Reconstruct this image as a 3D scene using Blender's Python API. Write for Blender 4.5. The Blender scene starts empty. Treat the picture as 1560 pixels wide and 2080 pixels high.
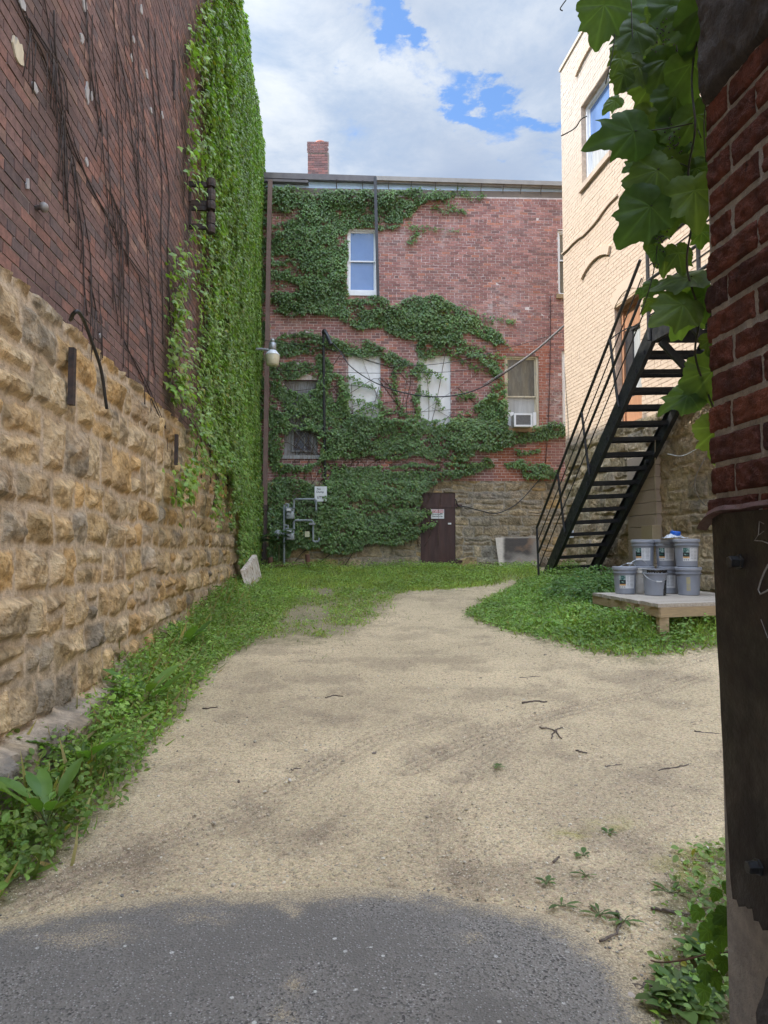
import bpy, math, random
import numpy as np
from mathutils import Vector, Matrix
R = math.radians
random.seed(7)
rng = np.random.default_rng(7)
sc = bpy.context.scene
COL = sc.collection

# ------------------------------------------------------------------ camera
F, CX, CY = 1450.0, 780.0, 1040.0
PITCH = math.atan(80 / 1450)
EYE = np.array([0.0, 0.0, 1.6])
cd = bpy.data.cameras.new("camera")
cd.sensor_width = 36.0
cd.lens = 36.0 * F / 2080.0
cd.clip_start = 0.05
cd.clip_end = 2000
cam = bpy.data.objects.new("camera", cd)
cam.location = EYE
cam.rotation_euler = (R(90) + PITCH, 0, 0)
COL.objects.link(cam)
sc.camera = cam

# ------------------------------------------------------------------ sun, sky, exposure
SUN_EL, SUN_AZ = R(48.5), R(12.0)          # azimuth measured from -X towards +Y
SUN_DIR = Vector((-math.cos(SUN_EL) * math.cos(SUN_AZ), math.cos(SUN_EL) * math.sin(SUN_AZ), math.sin(SUN_EL)))
sl = bpy.data.lights.new("sun", 'SUN')
sl.energy = 3.3
sl.angle = R(0.5)
sl.color = (1.0, 0.945, 0.87)
so = bpy.data.objects.new("sun", sl)
so.rotation_euler = SUN_DIR.to_track_quat('Z', 'Y').to_euler()
so.location = (-20, 6, 30)
COL.objects.link(so)
sc.view_settings.view_transform = 'Standard'
sc.view_settings.look = 'None'
sc.view_settings.gamma = 1
sc.view_settings.exposure = 0.95

world = bpy.data.worlds.new("World")
sc.world = world
world.use_nodes = True


class NT:
    """small helper to wire node trees"""
    def __init__(s, tree):
        s.t = tree
        s.t.nodes.clear()

    def n(s, kind, **kw):
        nd = s.t.nodes.new(kind)
        for k, v in kw.items():
            if k.startswith("i_"):
                key = k[2:]
                key = int(key) if key.isdigit() else key.replace("_", " ")
                s.set(nd, key, v)
            else:
                setattr(nd, k, v)
        return nd

    def set(s, nd, key, v):
        sock = nd.inputs[key]
        if isinstance(v, bpy.types.NodeSocket):
            s.t.links.new(v, sock)
        else:
            sock.default_value = v

    def math(s, op, a, b=0.0, clamp=False):
        nd = s.t.nodes.new('ShaderNodeMath')
        nd.operation = op
        nd.use_clamp = clamp
        s.set(nd, 0, a)
        s.set(nd, 1, b)
        return nd.outputs[0]

    def mix(s, fac, a, b, blend='MIX'):
        nd = s.t.nodes.new('ShaderNodeMix')
        nd.data_type = 'RGBA'
        nd.blend_type = blend
        s.set(nd, 0, fac)
        for k, v in ((6, a), (7, b)):
            if not isinstance(v, bpy.types.NodeSocket) and len(v) == 3:
                v = (*v, 1)
            s.set(nd, k, v)
        return nd.outputs[2]

    def ramp(s, fac, lo, hi, a=0.0, b=1.0, smooth=True):
        nd = s.t.nodes.new('ShaderNodeMapRange')
        nd.interpolation_type = 'SMOOTHSTEP' if smooth else 'LINEAR'
        for i, v in enumerate((fac, lo, hi, a, b)):
            s.set(nd, i, v)
        return nd.outputs[0]

    def noise(s, vec, scale, detail=5, rough=0.55, dist=0.0):
        nd = s.t.nodes.new('ShaderNodeTexNoise')
        s.set(nd, 'Vector', vec)
        s.set(nd, 'Scale', scale)
        s.set(nd, 'Detail', detail)
        s.set(nd, 'Roughness', rough)
        s.set(nd, 'Distortion', dist)
        return nd.outputs[0]

    def link(s, a, b):
        s.t.links.new(a, b)


def build_world():
    w = NT(world.node_tree)
    out = w.n('ShaderNodeOutputWorld')
    bg = w.n('ShaderNodeBackground')
    sky = w.n('ShaderNodeTexSky')
    sky.sky_type = 'NISHITA'
    sky.sun_disc = False
    sky.sun_elevation = SUN_EL
    sky.sun_rotation = math.atan2(SUN_DIR.x, SUN_DIR.y)
    sky.altitude = 200
    sky.dust_density = 0.6
    tc = w.n('ShaderNodeTexCoord')
    d = tc.outputs['Generated']
    sep = w.n('ShaderNodeSeparateXYZ', i_0=d)
    z = w.math('MAXIMUM', sep.outputs[2], 0.06)
    px = w.math('DIVIDE', sep.outputs[0], z)
    py = w.math('DIVIDE', sep.outputs[1], z)
    P = w.n('ShaderNodeCombineXYZ', i_0=px, i_1=py, i_2=0.0).outputs[0]
    n1 = w.noise(P, 1.15, 9, 0.6, 0.35)
    n2 = w.noise(P, 3.3, 9, 0.66, 0.3)
    dens = w.math('ADD', w.math('MULTIPLY', n1, 0.6), w.math('MULTIPLY', n2, 0.55))
    # long ragged gap of blue between the cloud banks
    warp = w.n('ShaderNodeTexNoise', i_Vector=P, i_Scale=6.5, i_Detail=8.0, i_Roughness=0.62)
    wv = w.n('ShaderNodeSeparateColor', i_0=warp.outputs['Color'])
    gx = w.math('ADD', px, w.math('MULTIPLY', w.math('SUBTRACT', wv.outputs[0], 0.5), 0.44))
    gy = w.math('ADD', py, w.math('MULTIPLY', w.math('SUBTRACT', wv.outputs[1], 0.5), 0.44))
    gap = None
    for (gpx_, gpy_, rx, ry, amp) in ((776, 60, .045, .10, .20), (800, 20, .05, .07, .17), (850, 130, .07, .06, .13), (930, 185, .05, .05, .21), (975, 225, .05, .055, .24), (1062, 248, .05, .04, .21), (1000, 285, .04, .04, .12), (560, 310, .07, .1, .10), (660, 20, .1, .04, .10)):
        h_, v_ = (gpx_ - CX) / F, (CY - gpy_) / F
        dz_ = math.sin(PITCH) + math.cos(PITCH) * v_
        cx, cy = h_ / dz_, (math.cos(PITCH) - math.sin(PITCH) * v_) / dz_
        ex = w.math('DIVIDE', w.math('SUBTRACT', gx, cx), rx)
        ey = w.math('DIVIDE', w.math('SUBTRACT', gy, cy), ry)
        r2 = w.math('ADD', w.math('MULTIPLY', ex, ex), w.math('MULTIPLY', ey, ey))
        g = w.math('MULTIPLY', w.math('POWER', 2.718, w.math('MULTIPLY', r2, -0.7)), amp)
        gap = g if gap is None else w.math('ADD', gap, g)
    dens = w.math('SUBTRACT', dens, gap)
    cov = w.ramp(dens, 0.36, 0.51)
    thick = w.ramp(w.math('ADD', w.math('MULTIPLY', n2, 0.6), w.math('MULTIPLY', n1, 0.5)), 0.44, 0.68)
    white = w.mix(thick, (0.74, 0.92, 1.20), (1.28, 1.36, 1.46))
    white = w.mix(w.ramp(w.noise(P, 0.75, 3, 0.5), 0.42, 0.66), white, (0.62, 0.76, 1.02))
    # cloud gain added sunward, overhead and behind the camera to brighten the shaded yard
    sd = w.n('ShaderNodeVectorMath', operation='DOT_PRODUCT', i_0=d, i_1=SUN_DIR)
    circ = w.ramp(sd.outputs['Value'], 0.55, 1.0, 1.0, SKY_SUNWARD_FILL)
    over = w.ramp(sep.outputs[2], 0.62, 0.88, 1.0, SKY_ZENITH_FILL)
    back = w.ramp(sep.outputs[1], 0.35, -0.35, 1.0, SKY_BACK_FILL)
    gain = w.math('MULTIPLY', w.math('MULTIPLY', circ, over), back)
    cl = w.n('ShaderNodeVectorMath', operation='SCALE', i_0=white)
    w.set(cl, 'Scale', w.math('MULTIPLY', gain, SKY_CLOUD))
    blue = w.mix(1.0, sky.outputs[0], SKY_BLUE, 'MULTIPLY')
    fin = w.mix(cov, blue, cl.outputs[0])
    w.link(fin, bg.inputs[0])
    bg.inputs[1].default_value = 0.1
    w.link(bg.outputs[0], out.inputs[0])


SKY_SUNWARD_FILL, SKY_ZENITH_FILL, SKY_BACK_FILL, SKY_CLOUD = 1.6, 2.8, 2.6, 3.7
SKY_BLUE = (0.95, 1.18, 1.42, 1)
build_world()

# ------------------------------------------------------------------ projection helpers
_cp, _sp = math.cos(PITCH), math.sin(PITCH)


def ray(px, py):
    h, v = (px - CX) / F, (CY - py) / F
    return np.array([h, _cp - _sp * v, _sp + _cp * v])


def proj(P):
    P = np.asarray(P, float) - EYE
    dep = P[..., 1] * _cp + P[..., 2] * _sp
    up = -P[..., 1] * _sp + P[..., 2] * _cp
    return CX + F * P[..., 0] / dep, CY - F * up / dep


class Wall:
    """a vertical wall line on the ground plan; u runs along it, n points into the yard"""
    def __init__(s, p0, d, flip):
        s.p0 = np.array(p0, float)
        s.d = np.array(d, float) / np.hypot(*d)
        s.n = np.array([s.d[1], -s.d[0]]) * flip

    def at(s, u, z, o=0.0):
        u, z, o = np.broadcast_arrays(np.asarray(u, float), np.asarray(z, float), np.asarray(o, float))
        xy = s.p0 + u[..., None] * s.d + o[..., None] * s.n
        return np.concatenate([xy, z[..., None]], -1)

    def px(s, px, py, o=0.0):
        r = ray(px, py)
        p0 = s.p0 + o * s.n
        t = np.dot(p0, s.n) / np.dot(r[:2], s.n)
        h = r * t
        return float(np.dot(h[:2] - s.p0, s.d)), float(h[2] + EYE[2])


LEFT = Wall((-1.71, 0.0), (-0.083, 1.0), 1)
BACK = Wall((0.0, 17.95), (1.0, 0.032), 1)
BEIGE = Wall((6.05, 0.0), (-0.138, 1.0), -1)
PIER = Wall((0.876, 0.0), (-0.083, 1.0), -1)
SLOPE = 0.067


def gz(x, y):
    x, y = np.asarray(x, float), np.asarray(y, float)
    return SLOPE * np.clip(y, 0, 18.0) + 0.2 * np.exp(-((x - 3.5) / 1.5) ** 2 - ((y - 8.6) / 1.7) ** 2)


def gpx(px, py):
    r = ray(px, py)
    t = EYE[2] / (SLOPE * r[1] - r[2])
    return np.array([r[0] * t, r[1] * t, EYE[2] + r[2] * t])


def at_y(px, py, Y):
    r = ray(px, py)
    t = Y / r[1]
    return EYE + r * t


# ------------------------------------------------------------------ numpy noise
def _hash(ix, iy, seed):
    h = (ix.astype(np.int64) * 374761393 + iy.astype(np.int64) * 668265263 + seed * 1442695041) & 0xFFFFFFFF
    h = ((h ^ (h >> 13)) * 1274126177) & 0xFFFFFFFF
    h = (h ^ (h >> 16)) & 0xFFFF
    return h / 65535.0


def vnoise(x, y, seed=0):
    x, y = np.asarray(x, float), np.asarray(y, float)
    ix, iy = np.floor(x), np.floor(y)
    fx, fy = x - ix, y - iy
    fx, fy = fx * fx * (3 - 2 * fx), fy * fy * (3 - 2 * fy)
    a, b = _hash(ix, iy, seed), _hash(ix + 1, iy, seed)
    c, d = _hash(ix, iy + 1, seed), _hash(ix + 1, iy + 1, seed)
    return (a * (1 - fx) + b * fx) * (1 - fy) + (c * (1 - fx) + d * fx) * fy


def fbm(x, y, seed=0, octv=4, rough=0.5):
    s, a, t = 0, 1.0, 0
    for i in range(octv):
        s = s + a * vnoise(x * 2 ** i, y * 2 ** i, seed + i * 17)
        t += a
        a *= rough
    return s / t


def sstep(a, b, x):
    t = np.clip((x - a) / (b - a), 0, 1)
    return t * t * (3 - 2 * t)


def inpoly(px, py, poly):
    c = np.zeros(np.shape(px), bool)
    n = len(poly)
    j = n - 1
    for i in range(n):
        xi, yi = poly[i]
        xj, yj = poly[j]
        if yi != yj:
            c ^= ((yi > py) != (yj > py)) & (px < (xj - xi) * (py - yi) / (yj - yi) + xi)
        j = i
    return c


# ------------------------------------------------------------------ object helpers
def tag(o, label, cat, group=None, kind=None):
    o['label'] = label
    if cat:
        o['category'] = cat
    if group:
        o['group'] = group
    if kind:
        o['kind'] = kind
    return o


def thing(name, label, cat, loc=(0, 0, 0), group=None):
    o = bpy.data.objects.new(name, None)
    o.empty_display_size = 0.2
    o.location = [float(v) for v in loc]
    COL.objects.link(o)
    return tag(o, label, cat, group)


def wloc(o):
    v = Vector((0, 0, 0))
    while o is not None:
        v = v + o.location
        o = o.parent
    return np.array(v)


def mk(name, V, faces, mat, parent=None, col=None, smooth=False, mi=None, attr=None):
    V = np.asarray(V, float)
    if parent is not None:
        V = V - wloc(parent)
    me = bpy.data.meshes.new(name)
    if isinstance(faces, np.ndarray):
        m, k = faces.shape
        me.vertices.add(len(V))
        me.vertices.foreach_set('co', V.ravel().astype(np.float32))
        me.loops.add(m * k)
        me.loops.foreach_set('vertex_index', faces.ravel().astype(np.int32))
        me.polygons.add(m)
        me.polygons.foreach_set('loop_start', np.arange(0, m * k, k, dtype=np.int32))
        me.polygons.foreach_set('loop_total', np.full(m, k, np.int32))
        me.update(calc_edges=True)
        me.validate()
    else:
        me.from_pydata(V.tolist(), [], faces)
    for mm in (mat if isinstance(mat, (list, tuple)) else [mat]):
        me.materials.append(mm)
    if mi is not None:
        me.polygons.foreach_set('material_index', np.asarray(mi, np.int32))
    if col is not None:
        c = np.ones((len(V), 4), np.float32)
        c[:, :3] = np.asarray(col)[:, :3]
        me.color_attributes.new('Col', 'FLOAT_COLOR', 'POINT').data.foreach_set('color', c.ravel())
    for k, a in (attr or {}).items():
        me.attributes.new(k, 'FLOAT', 'POINT').data.foreach_set('value', np.asarray(a, np.float32).ravel())
    me.polygons.foreach_set('use_smooth', np.full(len(me.polygons), bool(smooth)))
    o = bpy.data.objects.new(name, me)
    COL.objects.link(o)
    if parent is not None:
        o.parent = parent
    return o


class MB:
    """collects simple solids, then links them as one mesh object"""
    def __init__(s):
        s.v, s.f, s.c, s.m = [], [], [], []
        s.col, s.mi = (1, 1, 1), 0

    def add(s, v, f):
        b = len(s.v)
        s.v += [tuple(map(float, p)) for p in v]
        s.c += [s.col] * len(v)
        s.f += [tuple(i + b for i in q) for q in f]
        s.m += [s.mi] * len(f)
        return s

    def hexa(s, p):
        return s.add(p, [(0, 3, 2, 1), (4, 5, 6, 7), (0, 1, 5, 4), (1, 2, 6, 5), (2, 3, 7, 6), (3, 0, 4, 7)])

    def wbox(s, w, u0, u1, z0, z1, o0, o1):
        p = [w.at(u, z, o) for o in (o0, o1) for (u, z) in ((u0, z0), (u1, z0), (u1, z1), (u0, z1))]
        return s.hexa(p)

    def box(s, c, sz, rz=0.0):
        c = np.array(c, float)
        hx, hy, hz = np.array(sz) / 2
        q = []
        for z in (-hz, hz):
            for x, y in ((-hx, -hy), (hx, -hy), (hx, hy), (-hx, hy)):
                q.append(c + (x * math.cos(rz) - y * math.sin(rz), x * math.sin(rz) + y * math.cos(rz), z))
        return s.hexa(q)

    def beam(s, p, q, w, h, up=(0, 0, 1)):
        p, q = Vector(p), Vector(q)
        d = (q - p).normalized()
        sd = d.cross(Vector(up)).normalized()
        u = sd.cross(d)
        r = []
        for e in (p, q):
            for a, b in ((-1, -1), (1, -1), (1, 1), (-1, 1)):
                r.append(e + sd * (a * w / 2) + u * (b * h / 2))
        return s.hexa(r)

    def tube(s, pts, r, seg=8, cap=True):
        pts = [Vector(p) for p in pts]
        rr = r if isinstance(r, (list, tuple)) else [r] * len(pts)
        v, f = [], []
        ref = Vector((0.13, 0.31, 0.94))
        for i, p in enumerate(pts):
            a, b = pts[max(i - 1, 0)], pts[min(i + 1, len(pts) - 1)]
            d = (b - a).normalized()
            x = d.cross(ref)
            if x.length < 1e-3:
                x = d.cross(Vector((1, 0, 0)))
            x.normalize()
            y = d.cross(x)
            for k in range(seg):
                t = 2 * math.pi * k / seg
                v.append(p + (x * math.cos(t) + y * math.sin(t)) * rr[i])
        for i in range(len(pts) - 1):
            for k in range(seg):
                k2 = (k + 1) % seg
                f.append((i * seg + k, i * seg + k2, (i + 1) * seg + k2, (i + 1) * seg + k))
        if cap:
            f.append(tuple(range(seg))[::-1])
            f.append(tuple((len(pts) - 1) * seg + k for k in range(seg)))
        return s.add(v, f)

    def lathe(s, c, prof, seg=24, axis=None, a0=0.0, a1=2 * math.pi):
        c = Vector(c)
        ax = Vector(axis or (0, 0, 1)).normalized()
        x = ax.orthogonal().normalized() if axis else Vector((1, 0, 0))
        y = ax.cross(x)
        full = abs(a1 - a0 - 2 * math.pi) < 1e-6
        n = seg if full else seg + 1
        v, f = [], []
        for (r, h) in prof:
            for k in range(n):
                t = a0 + (a1 - a0) * k / seg
                v.append(c + ax * h + (x * math.cos(t) + y * math.sin(t)) * r)
        for i in range(len(prof) - 1):
            for k in range(seg):
                k2 = (k + 1) % n
                f.append((i * n + k, i * n + k2, (i + 1) * n + k2, (i + 1) * n + k))
        return s.add(v, f)

    def prism(s, pts, nrm, th):
        """flat outline pts given thickness th against nrm"""
        n = len(pts)
        nv = np.array(nrm, float)
        a = [np.array(p, float) for p in pts]
        b = [p - nv * th for p in a]
        f = [tuple(range(n)), tuple(range(n, 2 * n))[::-1]]
        f += [(i, i + n, (i + 1) % n + n, (i + 1) % n) for i in range(n)]
        return s.add(a + b, f)

    def build(s, name, mat, parent=None, smooth=False, col=False):
        return mk(name, np.array(s.v), s.f, mat, parent, np.array(s.c) if col else None, smooth, s.m)


def bevel(o, w=0.004, seg=2):
    m = o.modifiers.new('bevel', 'BEVEL')
    m.width = w
    m.segments = seg
    m.limit_method = 'ANGLE'
    return o


# ------------------------------------------------------------------ materials
def M(name, c1, c2=None, scale=6.0, rough=0.75, metal=0.0, bump=0.0, bscale=60.0, attr=False,
      stretch=(1, 1, 1), trans=0.0, spec=0.5, lo=0.35, hi=0.68, spots=None):
    m = bpy.data.materials.new(name)
    m.use_nodes = True
    t = NT(m.node_tree)
    out = t.n('ShaderNodeOutputMaterial')
    bs = t.n('ShaderNodeBsdfPrincipled')
    tc = t.n('ShaderNodeTexCoord')
    mp = t.n('ShaderNodeMapping', i_Vector=tc.outputs['Object'])
    mp.inputs['Scale'].default_value = stretch
    P = mp.outputs[0]
    n = t.ramp(t.noise(P, scale, 7, 0.62), lo, hi)
    c = t.mix(n, c1, c2 if c2 else c1)
    if attr:
        at = t.n('ShaderNodeVertexColor', layer_name='Col')
        c = t.mix(1.0, at.outputs[0], c, 'MULTIPLY')
    if spots:
        sc_, lo_, hi_, col_ = spots
        c = t.mix(t.ramp(t.noise(P, sc_, 8, 0.7), lo_, hi_), c, col_)
    t.set(bs, 'Base Color', c)
    rn = t.ramp(t.noise(P, scale * 2.3, 4), 0.3, 0.7, max(rough - 0.12, 0.03), min(rough + 0.12, 1))
    t.set(bs, 'Roughness', rn)
    bs.inputs['Metallic'].default_value = metal
    bs.inputs['Specular IOR Level'].default_value = spec
    if bump:
        bp = t.n('ShaderNodeBump', i_Height=t.noise(P, bscale, 6, 0.65))
        bp.inputs['Strength'].default_value = bump
        bp.inputs['Distance'].default_value = 0.02
        t.link(bp.outputs[0], bs.inputs['Normal'])
    sh = bs.outputs[0]
    if trans:
        tr = t.n('ShaderNodeBsdfTranslucent')
        t.set(tr, 'Color', t.mix(1.0, c, (1.5, 1.7, 0.65), 'MULTIPLY'))
        mx = t.n('ShaderNodeMixShader')
        mx.inputs[0].default_value = trans
        t.link(sh, mx.inputs[1])
        t.link(tr.outputs[0], mx.inputs[2])
        sh = mx.outputs[0]
    t.link(sh, out.inputs[0])
    return m


W1 = (1, 1, 1)
MAT = {}
# ------------------------------------------------------------------ wall surfaces
def brick_mat(name, tint_lo, tint_hi, mortar_dirt, efflo=0.0, soot=0.0, rough=0.85, bump=0.35):
    m = bpy.data.materials.new(name)
    m.use_nodes = True
    t = NT(m.node_tree)
    out = t.n('ShaderNodeOutputMaterial')
    bs = t.n('ShaderNodeBsdfPrincipled')
    tc = t.n('ShaderNodeTexCoord')
    P = tc.outputs['Object']
    at = t.n('ShaderNodeVertexColor', layer_name='Col')
    c = t.mix(t.ramp(t.noise(P, 26, 6, 0.7), 0.3, 0.7), tint_lo, tint_hi)
    c = t.mix(1.0, at.outputs[0], c, 'MULTIPLY')
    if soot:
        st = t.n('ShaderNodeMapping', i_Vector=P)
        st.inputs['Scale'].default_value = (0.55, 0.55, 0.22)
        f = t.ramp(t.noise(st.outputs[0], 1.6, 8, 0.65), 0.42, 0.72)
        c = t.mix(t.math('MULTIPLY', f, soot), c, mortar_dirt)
    if efflo:
        st = t.n('ShaderNodeMapping', i_Vector=P)
        st.inputs['Scale'].default_value = (1, 1, 0.55)
        f = t.math('MULTIPLY', t.ramp(t.noise(st.outputs[0], 0.75, 5, 0.6), 0.50, 0.70), t.ramp(t.noise(P, 7, 9, 0.75), 0.40, 0.66))
        c = t.mix(t.math('MULTIPLY', f, efflo), c, (0.62, 0.55, 0.53))
    t.set(bs, 'Base Color', c)
    bs.inputs['Roughness'].default_value = rough
    bs.inputs['Specular IOR Level'].default_value = 0.25
    bp = t.n('ShaderNodeBump', i_Height=t.noise(P, 70, 7, 0.7))
    bp.inputs['Strength'].default_value = bump
    bp.inputs['Distance'].default_value = 0.012
    t.link(bp.outputs[0], bs.inputs['Normal'])
    t.link(bs.outputs[0], out.inputs[0])
    return m


def holes_cut(a, b, za, zb, holes):
    segs = [(a, b)]
    for (ha, hb, hz0, hz1) in holes:
        if zb <= hz0 + 0.02 or za >= hz1 - 0.02:
            continue
        ns = []
        for (p, q) in segs:
            if q <= ha or p >= hb:
                ns.append((p, q))
                continue
            if p < ha - 0.015:
                ns.append((p, ha))
            if q > hb + 0.015:
                ns.append((hb, q))
        segs = ns
    return segs


def brick_wall(name, w, u0, u1, z0, z1, colour, mat, parent, mortar, course=0.0715, blen=0.213, joint=0.011,
               depth=0.012, jit=0.003, holes=(), header=7, seed=1, mcol=(0.6, 0.55, 0.5), arches=()):
    rg = np.random.default_rng(seed)
    V, Cc = [], []
    nr = int(round((z1 - z0) / course))
    for r in range(nr):
        za, zb = z0 + r * course + joint / 2, z0 + (r + 1) * course - joint / 2
        hd = header and r % header == 3
        L = blen / 2 if hd else blen
        off = (0.5 if r % 2 else 0.0) * L + rg.uniform(-0.012, 0.012)
        k = u0 - off
        while k < u1:
            a, b = max(k + joint / 2, u0), min(k + L - joint / 2, u1)
            k += L
            if b - a < 0.02:
                continue
            for (p, q) in holes_cut(a, b, za, zb, holes):
                skip = False
                for (cu, cz, rad, hw, zmin) in arches:
                    mu, mz = (p + q) / 2, (za + zb) / 2
                    if abs(mu - cu) < hw and mz > zmin and (mu - cu) ** 2 + (mz - cz) ** 2 < rad * rad:
                        skip = True
                if skip:
                    continue
                o = rg.normal(0, jit)
                t1, t2 = rg.normal(0, jit * 0.6, 2)
                e = rg.uniform(-0.0018, 0.0018, 4)
                fr = w.at([p + e[0], q + e[1], q + e[2], p + e[3]], [za + e[1], za + e[2], zb + e[3], zb + e[0]], [o + t1, o - t1, o + t2, o - t2])
                bk = w.at([p, q, q, p], [za, za, zb, zb], -depth - 0.004)
                V.append(np.concatenate([fr, bk]))
                Cc.append(np.repeat(np.array([colour(rg, (p + q) / 2, za)]), 8, 0))
    n = len(V)
    V = np.concatenate(V)
    Cc = np.concatenate(Cc)
    base = (np.arange(n) * 8)[:, None, None]
    q = np.array([(0, 1, 2, 3), (1, 0, 4, 5), (2, 1, 5, 6), (3, 2, 6, 7), (0, 3, 7, 4)])
    if w.n[0] * w.d[1] - w.n[1] * w.d[0] > 0:
        q = q[:, ::-1]
    Fq = (base + q[None]).reshape(-1, 4)
    o = mk(name, V, Fq, mat, parent, Cc)
    # mortar bed behind the bricks, with the openings left open
    us = sorted({u0, u1, *[h for H in holes for h in H[:2] if u0 < h < u1]})
    zs = sorted({z0, z1, *[h for H in holes for h in H[2:] if z0 < h < z1]})
    mb = MB()
    mb.col = mcol
    for i in range(len(us) - 1):
        for j in range(len(zs) - 1):
            cu, cz = (us[i] + us[i + 1]) / 2, (zs[j] + zs[j + 1]) / 2
            if any(H[0] < cu < H[1] and H[2] < cz < H[3] for H in holes):
                continue
            mb.add(w.at([us[i], us[i + 1], us[i + 1], us[i]], [zs[j], zs[j], zs[j + 1], zs[j + 1]], -depth), [(0, 1, 2, 3)])
    mb.build('mortar', mortar, o, col=True)
    return o


def stone_wall(name, w, u0, u1, z0, z1, du, dz, mat, parent, palette, mortar, seed=3, bulge=0.06, rough=0.03,
               courses=(0.22, 0.42), widths=(0.25, 0.75), joint=0.03, warp=0.03, holes=(), plinth=None, split=0.25):
    rg = np.random.default_rng(seed)
    U = np.arange(u0, u1 + du, du)
    Z = np.arange(z0, z1 + dz * 0.5, dz)
    Z[-1] = z1
    uu, zz = np.meshgrid(U, Z, indexing='ij')
    wu = uu + warp * 2.2 * (fbm(uu * 3.1, zz * 3.1, seed) - .5) + warp * 0.8 * (vnoise(uu * 11, zz * 11, seed + 2) - .5)
    wz = zz + warp * 2.2 * (fbm(uu * 1.3, zz * 2.1, seed + 5) - .5) + warp * 0.8 * (vnoise(uu * 10, zz * 12, seed + 6) - .5)
    edges = [z0 - 0.3]
    while edges[-1] < z1 + 0.3:
        edges.append(edges[-1] + rg.uniform(*courses))
    edges = np.array(edges)
    ci = np.clip(np.searchsorted(edges, wz) - 1, 0, len(edges) - 2)
    dist = np.minimum(wz - edges[ci], edges[ci + 1] - wz)
    cen_z = (edges[ci] + edges[ci + 1]) / 2
    hz = (edges[ci + 1] - edges[ci]) / 2
    sid = np.zeros(uu.shape, int)
    cen_u = np.zeros(uu.shape)
    hu = np.ones(uu.shape)
    nid = 0
    for c in range(len(edges) - 1):
        b = [u0 - 1 - rg.uniform(0, .4)]
        while b[-1] < u1 + 1:
            b.append(b[-1] + rg.uniform(*widths))
        b = np.array(b)
        m = ci == c
        k = np.clip(np.searchsorted(b, wu[m]) - 1, 0, len(b) - 2)
        dist[m] = np.minimum(dist[m], np.minimum(wu[m] - b[k], b[k + 1] - wu[m]))
        sid[m] = nid + k
        cen_u[m] = (b[k] + b[k + 1]) / 2
        hu[m] = (b[k + 1] - b[k]) / 2
        nid += len(b)
    # some stones are two thin ones laid on each other
    sp = rg.random(nid) < split
    ms = sp[sid]
    dz_ = np.abs(wz - cen_z)
    dist[ms] = np.minimum(dist[ms], dz_[ms])
    sid2 = sid + np.where(ms & (wz > cen_z), nid, 0)
    N2 = nid * 2
    hgt = rg.uniform(0.55, 1.25, N2)
    tilt = rg.normal(0, 0.16, (N2, 2))
    pal = np.array(palette)
    pc = pal[rg.choice(len(pal), N2, p=None)] * rg.uniform(0.82, 1.15, (N2, 1))
    e = sstep(joint * 0.4, joint * 1.25, dist)
    e0 = sstep(joint * 0.15, joint * 0.7, dist)
    a = (wu - cen_u) / hu
    b_ = (wz - cen_z) / hz
    dome = np.clip(1 - 0.45 * a * a - 0.4 * b_ * b_, 0, 1)
    n1 = fbm(uu * 7 + sid2 * .37, zz * 7, seed + 9, 4, 0.55) - 0.5
    n2 = fbm(uu * 24, zz * 24, seed + 11, 3, 0.6) - 0.5
    ridg = np.abs(fbm(uu * 4.2 + sid2 * 1.7, zz * 5.5, seed + 13, 3) - 0.5)
    # split faces: each block is cut by a handful of random planes, then chipped
    face = np.full(uu.shape, 9.0)
    for _ in range(6):
        k0, kx, ky = rg.uniform(0.55, 1.15, N2), rg.normal(0, 0.55, N2), rg.normal(0, 0.55, N2)
        face = np.minimum(face, k0[sid2] + kx[sid2] * (a + 0.5 * n1) + ky[sid2] * (b_ + 0.5 * n1))
    face = np.clip(face, -0.1, 1.2)
    chip = np.abs(fbm(uu * 15, zz * 15, seed + 15, 3, .6) - .5)
    h = e * (bulge * hgt[sid2] * (0.25 + 0.85 * face) + rough * 0.35 * n1 + rough * 0.55 * n2 - rough * 0.6 * chip) + (1 - e) * (0.25 * rough * n2)
    if plinth:
        h = h + plinth[1] * (1 - sstep(plinth[0] - 0.015, plinth[0] + 0.05, zz + 0.04 * (n1))) * (0.85 + 0.3 * vnoise(uu * 2.0, zz * 0.1, 77))
    pit = sstep(0.50, 0.66, fbm(uu * 19, zz * 19, seed + 41, 4, .7))
    if plinth:
        pf_ = (sstep(plinth[0] + 0.06, plinth[0] - 0.02, zz) * 0.62)[..., None]
    lich = sstep(0.52, 0.66, fbm(uu * 1.1, zz * 1.4, seed + 21, 5, 0.6))
    grime = sstep(0.40, 0.62, fbm(uu * 5, zz * 5, seed + 23, 4, 0.65))
    och = sstep(0.45, 0.7, fbm(uu * 3.0, zz * 3.5, seed + 25, 4, 0.6))
    col = pc[sid2]
    col = col * (1 - 0.35 * grime[..., None])
    col = col * (1 - 0.25 * och[..., None]) + np.array(palette[0]) * np.array([1.15, 0.95, 0.75]) * 0.25 * och[..., None]
    grey = np.array([0.19, 0.18, 0.165])
    gf = (lich * 0.62 * (rg.random(N2) < 0.34)[sid2] * (0.35 + 0.65 * sstep(-0.3, 0.9, b_)))[..., None]
    col = col * (1 - gf) + grey * gf
    col = col * (1 - 0.34 * pit[..., None])
    mc = np.array(mortar) * (0.85 + 0.3 * fbm(uu * 9, zz * 9, seed + 31))[..., None] * (1 - .2 * pit[..., None])
    col = col * e0[..., None] + mc * (1 - e0[..., None])
    if plinth:
        col = col * (1 - pf_) + np.array([0.235, 0.21, 0.18]) * (0.7 + 0.6 * fbm(uu * 6, zz * 6, seed + 51))[..., None] * pf_
    V = w.at(uu, zz, h).reshape(-1, 3)
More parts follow.
